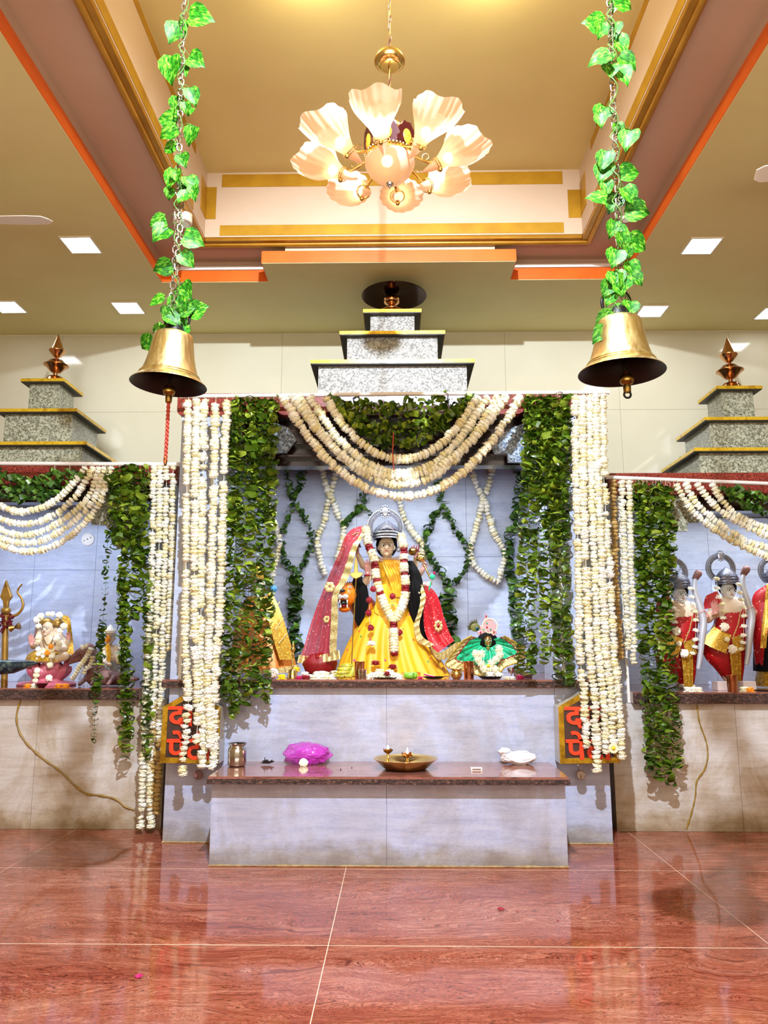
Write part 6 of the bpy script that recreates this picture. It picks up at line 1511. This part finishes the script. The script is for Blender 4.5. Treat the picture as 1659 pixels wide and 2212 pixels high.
# brown crocodile-headed mount and second figure behind the leaf strings
t = thing('crocodile_statue', 'brown crocodile statue with raised snout beside the pink lotus', 'statue', Vector((P(175, 1468, 5.95).x, 5.95, zSlL)))
m_ = MB(); k_ = q3(5.95)
m_.capsule(k_(152, 1424), k_(172, 1410), 0.018, 0.03, 12); m_.capsule(k_(172, 1410), k_(190, 1404), 0.034, 0.045, 12); m_.capsule(k_(190, 1406), k_(205, 1445), 0.06, 0.075, 14); m_.capsule(k_(150, 1432), k_(180, 1420), 0.012, 0.024, 12)
m_.capsule(Vector((k_(205, 1450).x, 5.95, zSlL+0.07)), Vector((k_(262, 1450).x, 5.98, zSlL+0.055)), 0.068, 0.05, 14); m_.capsule(Vector((k_(262, 1450).x, 5.98, zSlL+0.055)), Vector((k_(295, 1440).x, 6.0, zSlL+0.05)), 0.045, 0.012, 12)
for x in (190, 215, 250): m_.capsule(Vector((k_(x, 1450).x, 5.92, zSlL+0.06)), Vector((k_(x-6, 1450).x, 5.86, zSlL+0.016)), 0.022, 0.014, 10)
fuse(m_, 'body', 'brownstone', t, 0.005, 2)
for i in range(9): MB().ball(k_(160+3.4*i, 1418-1.6*i, -0.035), 0.006, 8, 5).build('scale', 'brownstone', t)
tw = thing('flower_string', 'white buds strung over the crocodile head', 'garland', k_(185, 1430, -0.1))
for path in ([(196, 1402), (188, 1418), (172, 1440), (164, 1456), (152, 1470)], [(200, 1420), (196, 1436), (184, 1446), (180, 1460)], [(178, 1398), (186, 1396), (193, 1400)]):
    pts = spline([k_(x, y, -0.12) for x, y in path], 30); L = sum((b_-a_).length for a_, b_ in zip(pts, pts[1:]))
    for p, p2 in zip(resample(pts, max(3, int(L/0.019))), resample(pts, max(3, int(L/0.019)))[1:]): put(R.choice(FL), p, 0.023, p2-p, tw, 'flower')
t = thing('seated_figure', 'small seated figure with a yellow scarf behind the left leaf strings', 'statue', Vector((P(238, 1460, 6.1).x, 6.1, zSlL)))
k_ = q3(6.1)
m_ = MB(); m_.ball(k_(240, 1420), (0.07, 0.055, 0.10), 16, 10); m_.capsule(k_(228, 1402), k_(252, 1402), 0.034, 0.034, 12); m_.capsule(k_(228, 1404), k_(224, 1430, -0.06), 0.028, 0.02, 10); m_.capsule(k_(252, 1404), k_(256, 1430, -0.06), 0.028, 0.02, 10); m_.capsule(k_(224, 1430, -0.06), k_(238, 1436, -0.10), 0.02, 0.017, 10); m_.ball(k_(240, 1448), (0.12, 0.09, 0.05), 16, 10)
fuse(m_, 'body', 'skin', t, 0.006, 3)
head(t, k_(237, 1378), 0.042, 0.055, 0.3, 0.03, 0.004); MB().lathe(k_(238, 1368), [(0.045, 0), (0.046, 0.02), (0.02, 0.05), (0.001, 0.07)], 18).build('cap', 'petal', t)
rings('cloth', mat('grey_cloth', '#7c7870', 0.6), t, k_, [(240, 1428, 18, .08), (242, 1440, 34, .12), (242, 1462, 40, .13)], 12, 0.06, 60)
strip_along('yellow_scarf', 'yellow', t, [k_(226, 1392, -0.06), k_(230, 1410, -0.08), k_(232, 1432, -0.1)], [k_(236, 1390, -0.06), k_(240, 1410, -0.08), k_(238, 1432, -0.1)], 12)
put(flower_mesh(78).mesh('flower', 'marigold', True), k_(231, 1380, -0.09), 0.03, Vector((0, -1, .2)), tw, 'flower')
# ================================================================ lettered donation boxes
YSG = 5.13
def text_mesh(txt, size, ext):
    cu = bpy.data.curves.new('letters', 'FONT'); cu.body = txt; cu.size = size; cu.extrude = ext; cu.offset = size*0.022; cu.resolution_u = 4
    o = bpy.data.objects.new('letters', cu); COL.objects.link(o)
    dg = bpy.context.evaluated_depsgraph_get(); me = bpy.data.meshes.new_from_object(o.evaluated_get(dg)); COL.objects.unlink(o); bpy.data.objects.remove(o); bpy.data.curves.remove(cu)
    return me
def sign(pts, label, tx0, tx1, side):
    "pts: bottom-left, left shoulder, apex, right shoulder, bottom-right as pixels at the front"
    W = PX(pts, YSG); cxm = sum(p[0] for p in W)/5; zb_ = min(p[1] for p in W)
    t = thing('donation_box', label, 'box', (cxm, YSG+0.07, zb_))
    MB().prism(W, YSG+0.012, YA-0.001).build('box_body', 'acrylic', t, smooth=False)
    def inset(pts_, k):
        cx_ = sum(p[0] for p in pts_)/5; cz_ = sum(p[1] for p in pts_)/5; out = []
        n = len(pts_)
        for i in range(n):
            a, b, c_ = Vector(pts_[i-1]), Vector(pts_[i]), Vector(pts_[(i+1) % n])
            d1, d2 = (b-a).normalized(), (c_-b).normalized(); n1, n2 = Vector((-d1.y, d1.x)), Vector((-d2.y, d2.x))
            if n1.dot(Vector((cx_, cz_))-b) < 0: n1, n2 = -n1, -n2
            m_ = (n1+n2).normalized(); out.append(tuple(b+m_*k/max(0.3, m_.dot(n1))))
        return out
    IN = inset(W, 0.034)
    MB().prism(IN, YSG+0.004, YSG+0.0115).build('face', 'signdark', t, smooth=False)
    for i in range(5):
        a, b, c_, d = W[i], W[(i+1) % 5], IN[(i+1) % 5], IN[i]
        MB().prism([a, b, c_, d], YSG-0.001, YSG+0.0115).build('frame_strip', 'signgold', t, smooth=False)
    x0 = IN[0][0]+0.006
    for txt, y_, h_ in (('दान', 1578, 0.150), ('पेटी', 1655, 0.165)):
        me = text_mesh(txt, 1.0, 0.02)
        xs_ = [v.co.x for v in me.vertices]; ys_ = [v.co.y for v in me.vertices]
        if not xs_: continue
        if txt == 'दान': za, zb2 = P(cxm, tx0[0], YSG).z, P(cxm, tx0[1], YSG).z
        else: za, zb2 = P(cxm, tx1[0], YSG).z, P(cxm, tx1[1], YSG).z
        kx = (IN[4][0]-0.006-x0)/(max(xs_)-min(xs_)); kz = (za-zb2)/(max(ys_)-min(ys_)); mx, my = min(xs_), min(ys_)
        off = root_loc(t)
        for v in me.vertices:
            c_ = v.co; v.co = Vector((x0+(c_.x-mx)*kx, YSG+0.0035-(c_.z+0.02)*0.25, zb2+(c_.y-my)*kz))-off
        me.materials.clear(); me.materials.append(M['red_text']); link(bpy.data.objects.new('red_letters', me), t)
    return t
sign([(345, 1648), (352, 1527), (412, 1492), (476, 1529), (472, 1650)], 'left donation box with gold edge and red letters behind white flower strings', (1525, 1572), (1577, 1640), -1)
sign([(1210, 1650), (1206, 1527), (1268, 1490), (1336, 1526), (1339, 1648)], 'right donation box with gold edge and red letters behind white flower strings', (1525, 1572), (1577, 1638), 1)
for px, lb in ((428, 'dark round padlock hanging under the left donation box'), (1254, 'steel round padlock hanging under the right donation box')):
    c = P(px, 1674, YSG+0.06); t = thing('padlock', lb, 'padlock', c); ry_ = Matrix.Rotation(PI/2, 3, 'X'); mt = 'steel' if px > 800 else 'brownstone'
    MB().lathe(c, [(0.001, 0.010), (0.026, 0.010), (0.030, 0.006), (0.030, -0.006), (0.026, -0.010), (0.001, -0.010)], 28, rot=ry_).build('lock_body', mt, t)
    top = P(px, 1649, YSG+0.06)
    MB().tube(spline([c+Vector((-0.013, 0, 0.022)), Vector((c.x-0.013, c.y, top.z-0.012)), Vector((c.x, c.y, top.z-0.002)), Vector((c.x+0.013, c.y, top.z-0.012)), c+Vector((0.013, 0, 0.022))], 20), 0.004, 8).build('shackle', 'steel', t)
    MB().box((c.x-0.002, c.y-0.012, c.z-0.022), (c.x+0.002, c.y-0.0095, c.z+0.002)).build('keyhole', 'ink', t)

# ================================================================ things on the bench
def on(px, py, z): return PZ(px, py, z)
def crumple(c, r, seed, amp=0.22, n=40, m=22):
    rr = random.Random(seed); o = Vector((rr.uniform(0, 50),)*3)
    def fn(p):
        a = noise.noise(p*1.6+o)*amp + abs(noise.noise(p*3.6+o))*amp*0.9 + noise.noise(p*8+o)*amp*0.18
        return 1+a
    return MB().ball(c, r, n, m, fn=fn)
c = on(512, 1655, ZB); k = (P(532, 1640, c.y)-P(512, 1640, c.y)).length/20
t = thing('steel_pot', 'round-shouldered steel pot at the left end of the bench', 'pot', c)
MB().lathe(c, [(0.001, 0), (15*k, 0), (19*k, 2.5*k), (20*k, 8*k), (20*k, 34*k), (19*k, 38*k), (16.5*k, 40.5*k), (16*k, 43*k), (20.5*k, 47*k), (20.8*k, 47.8*k), (20*k, 47.8*k), (15*k, 43.5*k), (15.5*k, 40*k), (18.5*k, 36*k), (18.8*k, 10*k), (14*k, 3*k), (0.001, 2*k)], 48).build('pot_body', 'steel', t)
c = on(574, 1652, ZB); t = thing('dry_bundle', 'small dark shrivelled bundle beside the steel pot', 'bundle', c)
m_ = MB()
for i in range(11):
    a = R.uniform(-0.4, PI+0.4); m_.tube([c+Vector((-0.02+0.004*i, 0, 0.010)), c+Vector((-0.012+0.005*i+0.01*math.cos(a), R.uniform(-.015, .015), 0.018+0.012*R.random())), c+Vector((math.cos(a)*0.032, R.uniform(-.02, .02), 0.008+abs(math.sin(a))*0.022))], [0.005, 0.005, 0.002], 5)
m_.build('twigs', mat('dark_twigs', '#2c2226', 0.6), t); MB().tube([c+Vector((-0.004, 0, 0.02)), c+Vector((-0.007, 0, 0.045))], 0.0025, 5).build('stalk', 'iron', t)
c = on(661, 1650, ZB); t = thing('pink_plastic_bag', 'crumpled magenta plastic bag lying on the bench', 'bag', c)
mp = mat('magenta_film', '#e63ce0', 0.14, alpha=0.55, coat=0.8); nt_ = NT(mp); cc0 = nt_.coord((1, 1, 1), 'World'); nz_ = nt_.noise(cc0, 34, 6, 0.6, 1.2); nt_.bump(nz_, 'Fac', 0.9, 0.02)
crumple(c+Vector((0, 0.0, 0.062)), (0.150, 0.08, 0.066), 5, 0.21, 70, 36).build('bag_film', mp, t)
crumple(c+Vector((0.04, 0.02, 0.055)), (0.095, 0.055, 0.048), 8, 0.22, 40, 20).build('inner_film', mp, t)
t2 = thing('white_flower', 'white flower resting against the magenta bag', 'flower', c+Vector((-0.005, -0.095, 0.0))); put(FL[1], c+Vector((-0.005, -0.098, 0.022)), 0.030, Vector((0.1, -1, 0.5)), t2, 'petals')
# brass plate with two lotus lamps
c = on(876, 1661, ZB); k = (P(943, 1650, c.y)-P(876, 1650, c.y)).length/67
t = thing('brass_plate', 'wide brass offering plate holding two small lotus lamps on the bench', 'plate', c)
MB().lathe(c, [(0.001, 0.003), (44*k, 0.003), (50*k, 5*k), (62*k, 17*k), (69*k, 21*k), (70*k, 22.5*k), (68*k, 22.5*k), (60*k, 18*k), (47*k, 8*k), (42*k, 5*k), (0.001, 5*k)], 64).build('plate_body', 'brass', t)
def lotus_lamp(px, py_base, s, lit, label, yo):
    b = Vector((P(px, 1650, c.y+yo).x, c.y+yo, c.z+5.2*k)); t = thing('lotus_lamp', label, 'oil lamp', b)
    top = P(px, py_base, c.y+yo).z-b.z
    MB().lathe(b, [(0.001, 0), (0.020, 0), (0.018, 0.006), (0.007, 0.014), (0.006, top*0.45), (0.010, top*0.55), (0.006, top*0.62), (0.007, top*0.9), (0.018, top)], 20).build('stem', 'brass', t)
    for i in range(8):
        a = 2*PI*i/8+0.2; d = Vector((math.cos(a), math.sin(a), 0)); n_ = Vector((-d.y, d.x, 0))
        f = lambda u, v, d=d, n_=n_: b+Vector((0, 0, top))+d*(0.008+0.030*math.sin(v*1.5)*s)+n_*(u-0.5)*0.032*s*math.sin(PI*(0.15+0.84*v))+Vector((0, 0, 0.034*s*v-0.004))
        MB().grid(3, 5, f).build('petal', 'copper' if lit else 'rosebrass', t)
    if lit:
        for s2 in (-1, 1): MB().grid(3, 5, lambda u, v: b+Vector((s2*(0.012+0.040*v), 0, top-0.012+0.008*v))+Vector((0, (u-0.5)*0.022*math.sin(PI*(0.1+0.88*v)), 0))).build('open_petal', 'brassd', t)
    fl = Vector((0, 0, top+0.02)); MB().lathe(b+fl, [(0.0008, 0), (0.006, 0.006), (0.0065, 0.012), (0.003, 0.024), (0.0004, 0.038 if lit else 0.024)], 12).build('flame', 'flame', t)
    lamp('POINT', 'flame_light', b+fl+Vector((0, -0.012, 0.02)), 0.9 if lit else 0.35, (1, 0.62, 0.34), shadow_soft_size=0.012)
M['flame'] = mat('flame', '#ffffff', 0.5, emit='#ffcf88', es=18)
lotus_lamp(838, 1626, 0.85, False, 'smaller lotus lamp standing at the back left of the brass plate', 0.05)
lotus_lamp(880, 1636, 1.0, True, 'larger lotus lamp with a tall flame in the middle of the brass plate', -0.02)
c = on(1029, 1664, ZB); t = thing('matchbox', 'small white and grey matchbox lying on the bench', 'matchbox', c)
bx((c.x-0.034, c.y-0.018, ZB), (c.x+0.034, c.y+0.018, ZB+0.016)).build('sleeve', 'white', t, smooth=False, bevel=0.001)
bx((c.x-0.026, c.y-0.0186, ZB+0.004), (c.x+0.026, c.y-0.0181, ZB+0.012)).build('striker', 'brownstone', t, smooth=False); bx((c.x-0.0345, c.y-0.015, ZB+0.002), (c.x+0.0345, c.y+0.015, ZB+0.014)).build('tray', 'plasticw', t, smooth=False)
c = on(1118, 1651, ZB); t = thing('white_plastic_bag', 'crumpled white plastic bag at the right end of the bench', 'bag', c)
pw_ = M['plasticw']; nt_ = NT(pw_); cc0 = nt_.coord((1, 1, 1), 'World'); nz_ = nt_.noise(cc0, 30, 6, 0.6, 1.5); nt_.bump(nz_, 'Fac', 0.35, 0.012)
crumple(c+Vector((0.01, 0, 0.040)), (0.105, 0.06, 0.042), 21, 0.22, 50, 26).build('bag_film', pw_, t)
crumple(c+Vector((-0.085, 0.0, 0.078)), (0.035, 0.03, 0.022), 23, 0.4, 30, 16).build('twisted_handle', pw_, t)
m_ = MB(); m_.tube(spline([c+Vector((-0.09, -0.02, 0.07)), c+Vector((-0.055, -0.05, 0.04)), c+Vector((0.01, -0.066, 0.022)), c+Vector((0.08, -0.05, 0.035)), c+Vector((0.112, -0.01, 0.06))], 24), 0.006, 7); m_.tube(spline([c+Vector((-0.06, -0.01, 0.085)), c+Vector((0.0, 0.0, 0.062)), c+Vector((0.05, -0.02, 0.085)), c+Vector((0.10, 0, 0.05))], 24), 0.005, 7)
m_.build('folded_rim', pw_, t)
for px, py, lb, r_ in ((736, 1663, 'tiny dark crumb on the bench, left of the brass plate', .004), (760, 1659, 'second tiny dark crumb on the bench near the plate', .0035)):
    c = on(px, py, ZB); crumple(c+Vector((0, 0, r_*0.8)), (r_, r_, r_), 3, .2, 8, 6).build('crumb', 'ink', label=lb, cat='crumb')

# ================================================================ offerings on the central slab
def tumbler(px, yb, wpx, hpx, m_, label, z, name='tumbler', flare=1.0):
    c = on(px, yb, z); c.y = max(c.y, 5.28); c = Vector((P(px, yb, c.y).x, c.y, z)); k = (P(px+1, yb, c.y)-P(px, yb, c.y)).length; r_, h = wpx/2*k, hpx*k
    t = thing(name, label, 'cup', c); MB().lathe(c, [(0.001, 0.001), (r_*0.86*flare, 0), (r_*0.88*flare, h*0.04), (r_*0.94, h*0.6), (r_, h*0.98), (r_*1.02, h), (r_*0.96, h), (r_*0.9, h*0.6), (r_*0.82*flare, h*0.05), (0.001, h*0.03)], 32).build('cup_body', m_, t)
    MB().tube([c+Vector((math.cos(a)*r_*1.0, math.sin(a)*r_*1.0, h*0.985)) for a in [2*PI*i/32 for i in range(32)]], r_*0.05, 6, closed=True).build('rim', m_, t); return c
tumbler(777, 1465.5, 22, 36, 'copper', 'taller copper tumbler before the goddess, beside the bananas', zSl)
tumbler(783, 1468, 19, 21, 'steel', 'short steel cup in front of the copper tumbler', zSl)
tumbler(1013, 1466, 24, 37, 'copper', 'copper tumbler between the brass pot and the small green idol', zSl)
tumbler(1583, 1495, 23, 36, 'copper', 'copper tumbler on the right shrine slab', zSr)
c = Vector((P(986, 1460, 5.34).x, 5.34, zSl)); k = 0.0031; t = thing('brass_pot', 'small round brass pot left of the copper tumbler and green idol', 'pot', c)
MB().lathe(c, [(0.001, 0), (7*k, 0), (11*k, 4*k), (13*k, 10*k), (11.5*k, 16*k), (9*k, 18*k), (12*k, 21.5*k), (12.2*k, 22*k), (8.5*k, 18.5*k), (10*k, 15*k), (0.001, 4*k)], 36).build('pot_body', 'brass', t)
def plate(px, wpx, Y, z, m_, label, h=3.2):
    c = Vector((P(px, 1460, Y).x, Y, z)); k = 0.0031; t = thing('plate', label, 'plate', c)
    MB().lathe(c, [(0.001, 0.002), (wpx*0.36*k, 0.002), (wpx*0.42*k, h*0.4*k), (wpx*0.5*k, h*k), (wpx*0.505*k, h*k+0.001), (wpx*0.47*k, h*k), (wpx*0.36*k, h*0.5*k), (0.001, h*0.45*k)], 40).build('plate_body', m_, t); return c
c1 = plate(832, 56, 5.36, zSl, 'brassd', 'flat metal plate with white flowers before the goddess')
c2 = plate(937, 46, 5.36, zSl, 'iron', 'dark plate beside the green cucumber piece', 5)
c3 = plate(1059, 52, 5.34, zSl, 'iron', 'dark plate in front of the green idol', 6)
c4 = plate(1650, 60, 5.80, zSr, 'steel', 'steel plate cut by the right edge, on the right slab', 3)
# loose flowers and petals: each with its place
def loose(px, Y, z, s, m_, label, group=None, lift=0.4, seed=0):
    c = Vector((P(px, 1460, Y).x, Y, z)); fm = flower_mesh(px+seed, s, s*0.95)
    for v in fm.v: v += c+Vector((0, 0, s*lift))
    return fm.build('loose_flower', m_, label=label, cat='flower', group=group)
G_ = 'white flowers heaped on the central slab'
for i, (x, Y, z_) in enumerate(((672, 5.36, 0), (680, 5.32, 0), (689, 5.30, 0), (698, 5.33, 0), (707, 5.31, 0), (716, 5.34, 0), (685, 5.34, 0.022), (695, 5.35, 0.024), (704, 5.36, 0.02))):
    loose(x, Y, zSl+z_, 0.024, 'petal', 'small white flower in the heap left of the bananas, ' + ['leftmost', 'second from left at the foot', 'third from left at the foot', 'middle of the foot row', 'right of centre at the foot', 'rightmost, touching the bananas', 'on top at the left', 'on top in the middle', 'on top at the right'][i], G_)
G_ = 'white flowers on the flat plate before the goddess'
for i, (x, Y, z_) in enumerate(((800, 5.34, 0.0), (807, 5.33, 0.012), (815, 5.34, 0.014), (826, 5.35, 0.012), (835, 5.33, 0.014), (845, 5.35, 0.012), (853, 5.36, 0.010), (862, 5.34, 0), (820, 5.37, 0.035), (842, 5.38, 0.03))):
    loose(x, Y, zSl+z_, 0.026, 'petal', 'white flower of the plate before the goddess, ' + ['leftmost, beside the plate', 'second from the left', 'third from the left', 'fourth from the left', 'middle of the front row', 'right of the middle', 'second from the right', 'rightmost, beside the plate', 'on top at the left', 'on top at the right'][i], G_)
loose(609, 5.30, zSl, 0.026, 'yellowflower', 'bright yellow flower on the slab left of the brass hand bell')
loose(638, 5.44, zSl+0.05, 0.022, 'yellowflower', 'small yellow flower above the brass hand bell')
loose(645, 5.30, zSl, 0.018, 'magenta', 'pink crushed flower right of the brass hand bell'); loose(657, 5.33, zSl, 0.022, 'rose', 'dark red petals between the hand bell and the white heap')
loose(663, 5.32, zSl, 0.02, 'rose', 'dark red petals touching the white heap of flowers'); loose(659, 5.38, zSl+0.02, 0.022, 'petal', 'white flower behind the red petals'); loose(722, 5.40, zSl+0.03, 0.02, 'petal', 'pale petals behind the bananas')
loose(836, 5.30, zSl+0.03, 0.018, 'rose', 'dark red petal lying among the plate flowers'); loose(908, 5.29, zSl, 0.015, 'magenta', 'pink petals on the slab right of the cucumber piece'); loose(1124, 5.31, zSl, 0.022, 'magenta', 'pink rose on the slab near the right leaf curtain')
for x, lb in ((1096, 'white petal lump left of the pink rose'), (1106, 'white petal lump next to the pink rose')): loose(x, 5.30, zSl, 0.016, 'petal', lb)
loose(1059, 5.33, zSl+0.02, 0.022, 'petal', 'white blossom on the dark plate of the green idol'); loose(1078, 5.34, zSl+0.012, 0.026, 'petal', 'white blossom at the right rim of the dark plate')
# conch shells
for x, s, lb in ((590, 0.036, 'white spiral shell on the slab beside the yellow flower'), (577, 0.026, 'smaller white shell behind the spiral shell')):
    c = Vector((P(x, 1450, 5.36).x, 5.36 if s > .03 else 5.40, zSl+s)); t = thing('spiral_shell', lb, 'shell', c-Vector((0, 0, s)))
    MB().ball(c, (s*1.1, s*0.8, s)).build('shell_body', mat('cream_shell', '#efe2d6', 0.3) if 'cream_shell' not in MATS else MATS['cream_shell'], t)
    pts = [c+Vector((math.cos(a)*s*0.8*(1-a/16), -s*0.72-0.006*a/4, math.sin(a)*s*0.8*(1-a/16))) for a in [i*0.45 for i in range(34)]]
    MB().tube(pts, [s*0.16*(1-i/45) for i in range(34)], 6).build('spiral_ridge', MATS['cream_shell'], t)
# brass hand bell
c = Vector((P(632, 1450, 5.34).x, 5.34, zSl)); k = 0.0031; t = thing('hand_bell', 'brass hand bell with a tall ornate handle on the central slab', 'bell', c)
MB().lathe(c, [(13*k, 0), (13.2*k, 1*k), (11*k, 4*k), (9.5*k, 12*k), (8.5*k, 19*k), (5*k, 22*k), (1.5*k, 23*k)], 32).build('bell_body', 'brass', t)
MB().lathe(c, [(1.5*k, 22*k), (3*k, 26*k), (1.6*k, 30*k), (2.6*k, 34*k), (1.5*k, 40*k), (1.8*k, 50*k), (3.2*k, 53*k), (1.6*k, 56*k), (5*k, 62*k), (5*k, 66*k), (2.6*k, 70*k), (3.5*k, 73*k), (1*k, 79*k), (0.2*k, 82*k)], 20).build('handle', 'brass', t)
# bananas
t = thing('banana_bunch', 'bunch of small yellow-green bananas on the central slab', 'bananas', Vector((P(742, 1460, 5.36).x, 5.36, zSl)))
st_ = Vector((P(763, 1460, 5.37).x, 5.38, zSl+0.085))
for i, (ex, ez, yy, bow) in enumerate(((-0.135, 0.022, -0.045, -0.030), (-0.125, 0.046, -0.050, -0.022), (-0.112, 0.068, -0.040, -0.012), (-0.095, 0.086, -0.02, 0.0), (-0.055, 0.020, -0.075, -0.03), (-0.120, 0.030, 0.02, -0.03))):
    e_ = Vector((st_.x+ex, st_.y+yy, zSl+ez)); md = (st_+e_)/2+Vector((0.012, -0.022, bow))
    pts = spline([st_, md, e_], 13)
    for q_ in pts: q_.z = max(q_.z, zSl+0.019)
    MB().tube(pts, [0.005, 0.009, 0.014, 0.017, 0.0185, 0.019, 0.019, 0.0185, 0.017, 0.0145, 0.010, 0.006, 0.003], 8).build('banana', 'banana', t)
    MB().ball(e_, (0.004, 0.004, 0.004), 8, 5).build('banana_tip', 'ink', t)
MB().tube([Vector((P(758, 1460, 5.36).x, 5.36, zSl+0.03)), Vector((P(764, 1460, 5.36).x, 5.37, zSl+0.09))], 0.008, 8).build('stalk', 'banana', t)
# cucumber piece, fruit slices, small glass and log bundle
c = Vector((P(887, 1460, 5.33).x, 5.33, zSl+0.024)); t = thing('cucumber', 'green cucumber piece lying on the slab before the goddess', 'vegetable', c-Vector((0, 0, 0.024)))
MB().tube([c+Vector((-0.045, 0, 0)), c+Vector((-0.035, 0, 0)), c+Vector((0, 0, 0)), c+Vector((0.035, 0, 0)), c+Vector((0.045, 0, 0))], [0.016, 0.023, 0.024, 0.023, 0.018], 16).build('skin_tube', noisy('cucumber_skin', ['#4e9a1c', '#8cc83a', '#2f6e12'], 30, 0.3), t)
c = c2+Vector((-0.03, 0, 0.016)); t = thing('fruit_slice', 'pink and white fruit slice on the dark plate', 'fruit', c)
MB().lathe(c, [(0.001, 0), (0.034, 0), (0.036, 0.006), (0.034, 0.012), (0.001, 0.012)], 24, rot=Matrix.Rotation(0.25, 3, 'Y')).build('flesh', mat('fruit_flesh', '#f2c8b8', 0.4), t); MB().tube([c+Vector((math.cos(a)*0.036, math.sin(a)*0.036, 0.006-0.009*math.cos(a))) for a in [2*PI*i/24 for i in range(24)]], 0.004, 6, closed=True).build('rind', 'magenta', t)
c = Vector((P(1105, 1460, 5.38).x, 5.38, zSl)); t = thing('goblet', 'small metal goblet behind the white petals', 'goblet', c)
MB().lathe(c, [(0.02, 0), (0.004, 0.006), (0.004, 0.03), (0.022, 0.045), (0.03, 0.075), (0.028, 0.076), (0.02, 0.048), (0.001, 0.04)], 24).build('cup_body', 'steel', t)
c = Vector((P(1130, 1450, 5.50).x, 5.50, zSl+0.022)); t = thing('incense_bundle', 'brown roll lying near the right leaf curtain', 'roll', c-Vector((0, 0, 0.022)))
MB().tube([c+Vector((-0.06, 0, 0)), c+Vector((0.06, 0.01, 0))], 0.022, 14).build('roll_body', 'brownstone', t)
# right shrine slab: block, flowers, cup, plate, glass
for px, w__, lb in ((1560, 32, 'pale stone block at the feet of the fully visible standing statue, left part'), (1612, 26, 'pale stone block right of the copper tumbler on the right slab')):
    a = P(px-w__/2, 1490, 5.86); b = P(px+w__/2, 1470, 5.86); bx((a.x, 5.80, zSr), (b.x, 5.90, zSr+0.065)).build('stone_block', mat('pale_block', '#d8c8c4', 0.5) if 'pale_block' not in MATS else MATS['pale_block'], smooth=False, label=lb, cat='block', bevel=0.003)
for i, (x, m_, lb) in enumerate(((1484, 'petal', 'white flower on the right slab beside the leaf strings'), (1496, 'petal', 'second white flower on the right slab from the leaf strings'), (1506, 'petal', 'third white flower on the right slab from the leaf strings'), (1604, 'petal', 'white flower just right of the copper tumbler, right slab'), (1618, 'marigold', 'orange marigold right of the copper tumbler, right slab'), (1610, 'petal', 'second white flower behind the marigold, right slab'))):
    loose(x, 5.68+0.03*(i % 2), zSr, 0.026, m_, lb)
for i, (x, m_, lb) in enumerate(((62, 'marigold', 'orange marigold left of the lotus figure on the left slab'), (76, 'petal', 'white flower in front of the lotus plate'), (128, 'marigold', 'orange marigold right of the lotus figure on the left slab'), (143, 'marigold', 'second orange marigold beside the crocodile, left slab'))):
    loose(x, 5.68, zSlL, 0.024, m_, lb)
c = Vector((P(90, 1480, 5.67).x, 5.67, zSlL)); t = thing('small_bowl', 'small dark red bowl before the lotus figure', 'bowl', c); MB().lathe(c, [(0.001, 0), (0.02, 0), (0.045, 0.03), (0.047, 0.032), (0.04, 0.03), (0.001, 0.01)], 28).build('bowl_body', 'maroon', t)
# petals and scraps fallen on the floor
def petal_on_floor(px, py, s, m_, lb):
    c = on(px, py, 0.0); m2 = MB(); rr = random.Random(px)
    f = lambda u, v: c+Vector(((u-0.5)*2*s*math.sin(PI*(0.15+0.8*v)), (v-0.5)*1.6*s, 0.002+s*0.5*(abs(u-0.5)*1.2)**2+s*0.25*v*v))
    m2.grid(5, 5, f); m2.build('fallen_petal', m_, label=lb, cat='petal')
petal_on_floor(1082, 1966, 0.018, 'rose', 'dark red petal lying on the middle of the floor, right of centre')
petal_on_floor(1118, 1971, 0.006, 'rose', 'tiny red speck right of the dark red petal')
petal_on_floor(300, 2111, 0.016, 'magenta', 'thin pink petal on the floor at the lower left')
petal_on_floor(1205, 1990, 0.006, 'rose', 'smallest red speck on the floor towards the right')
petal_on_floor(168, 1783, 0.02, 'rose', 'small dark red scrap where the floor meets the left shrine base')
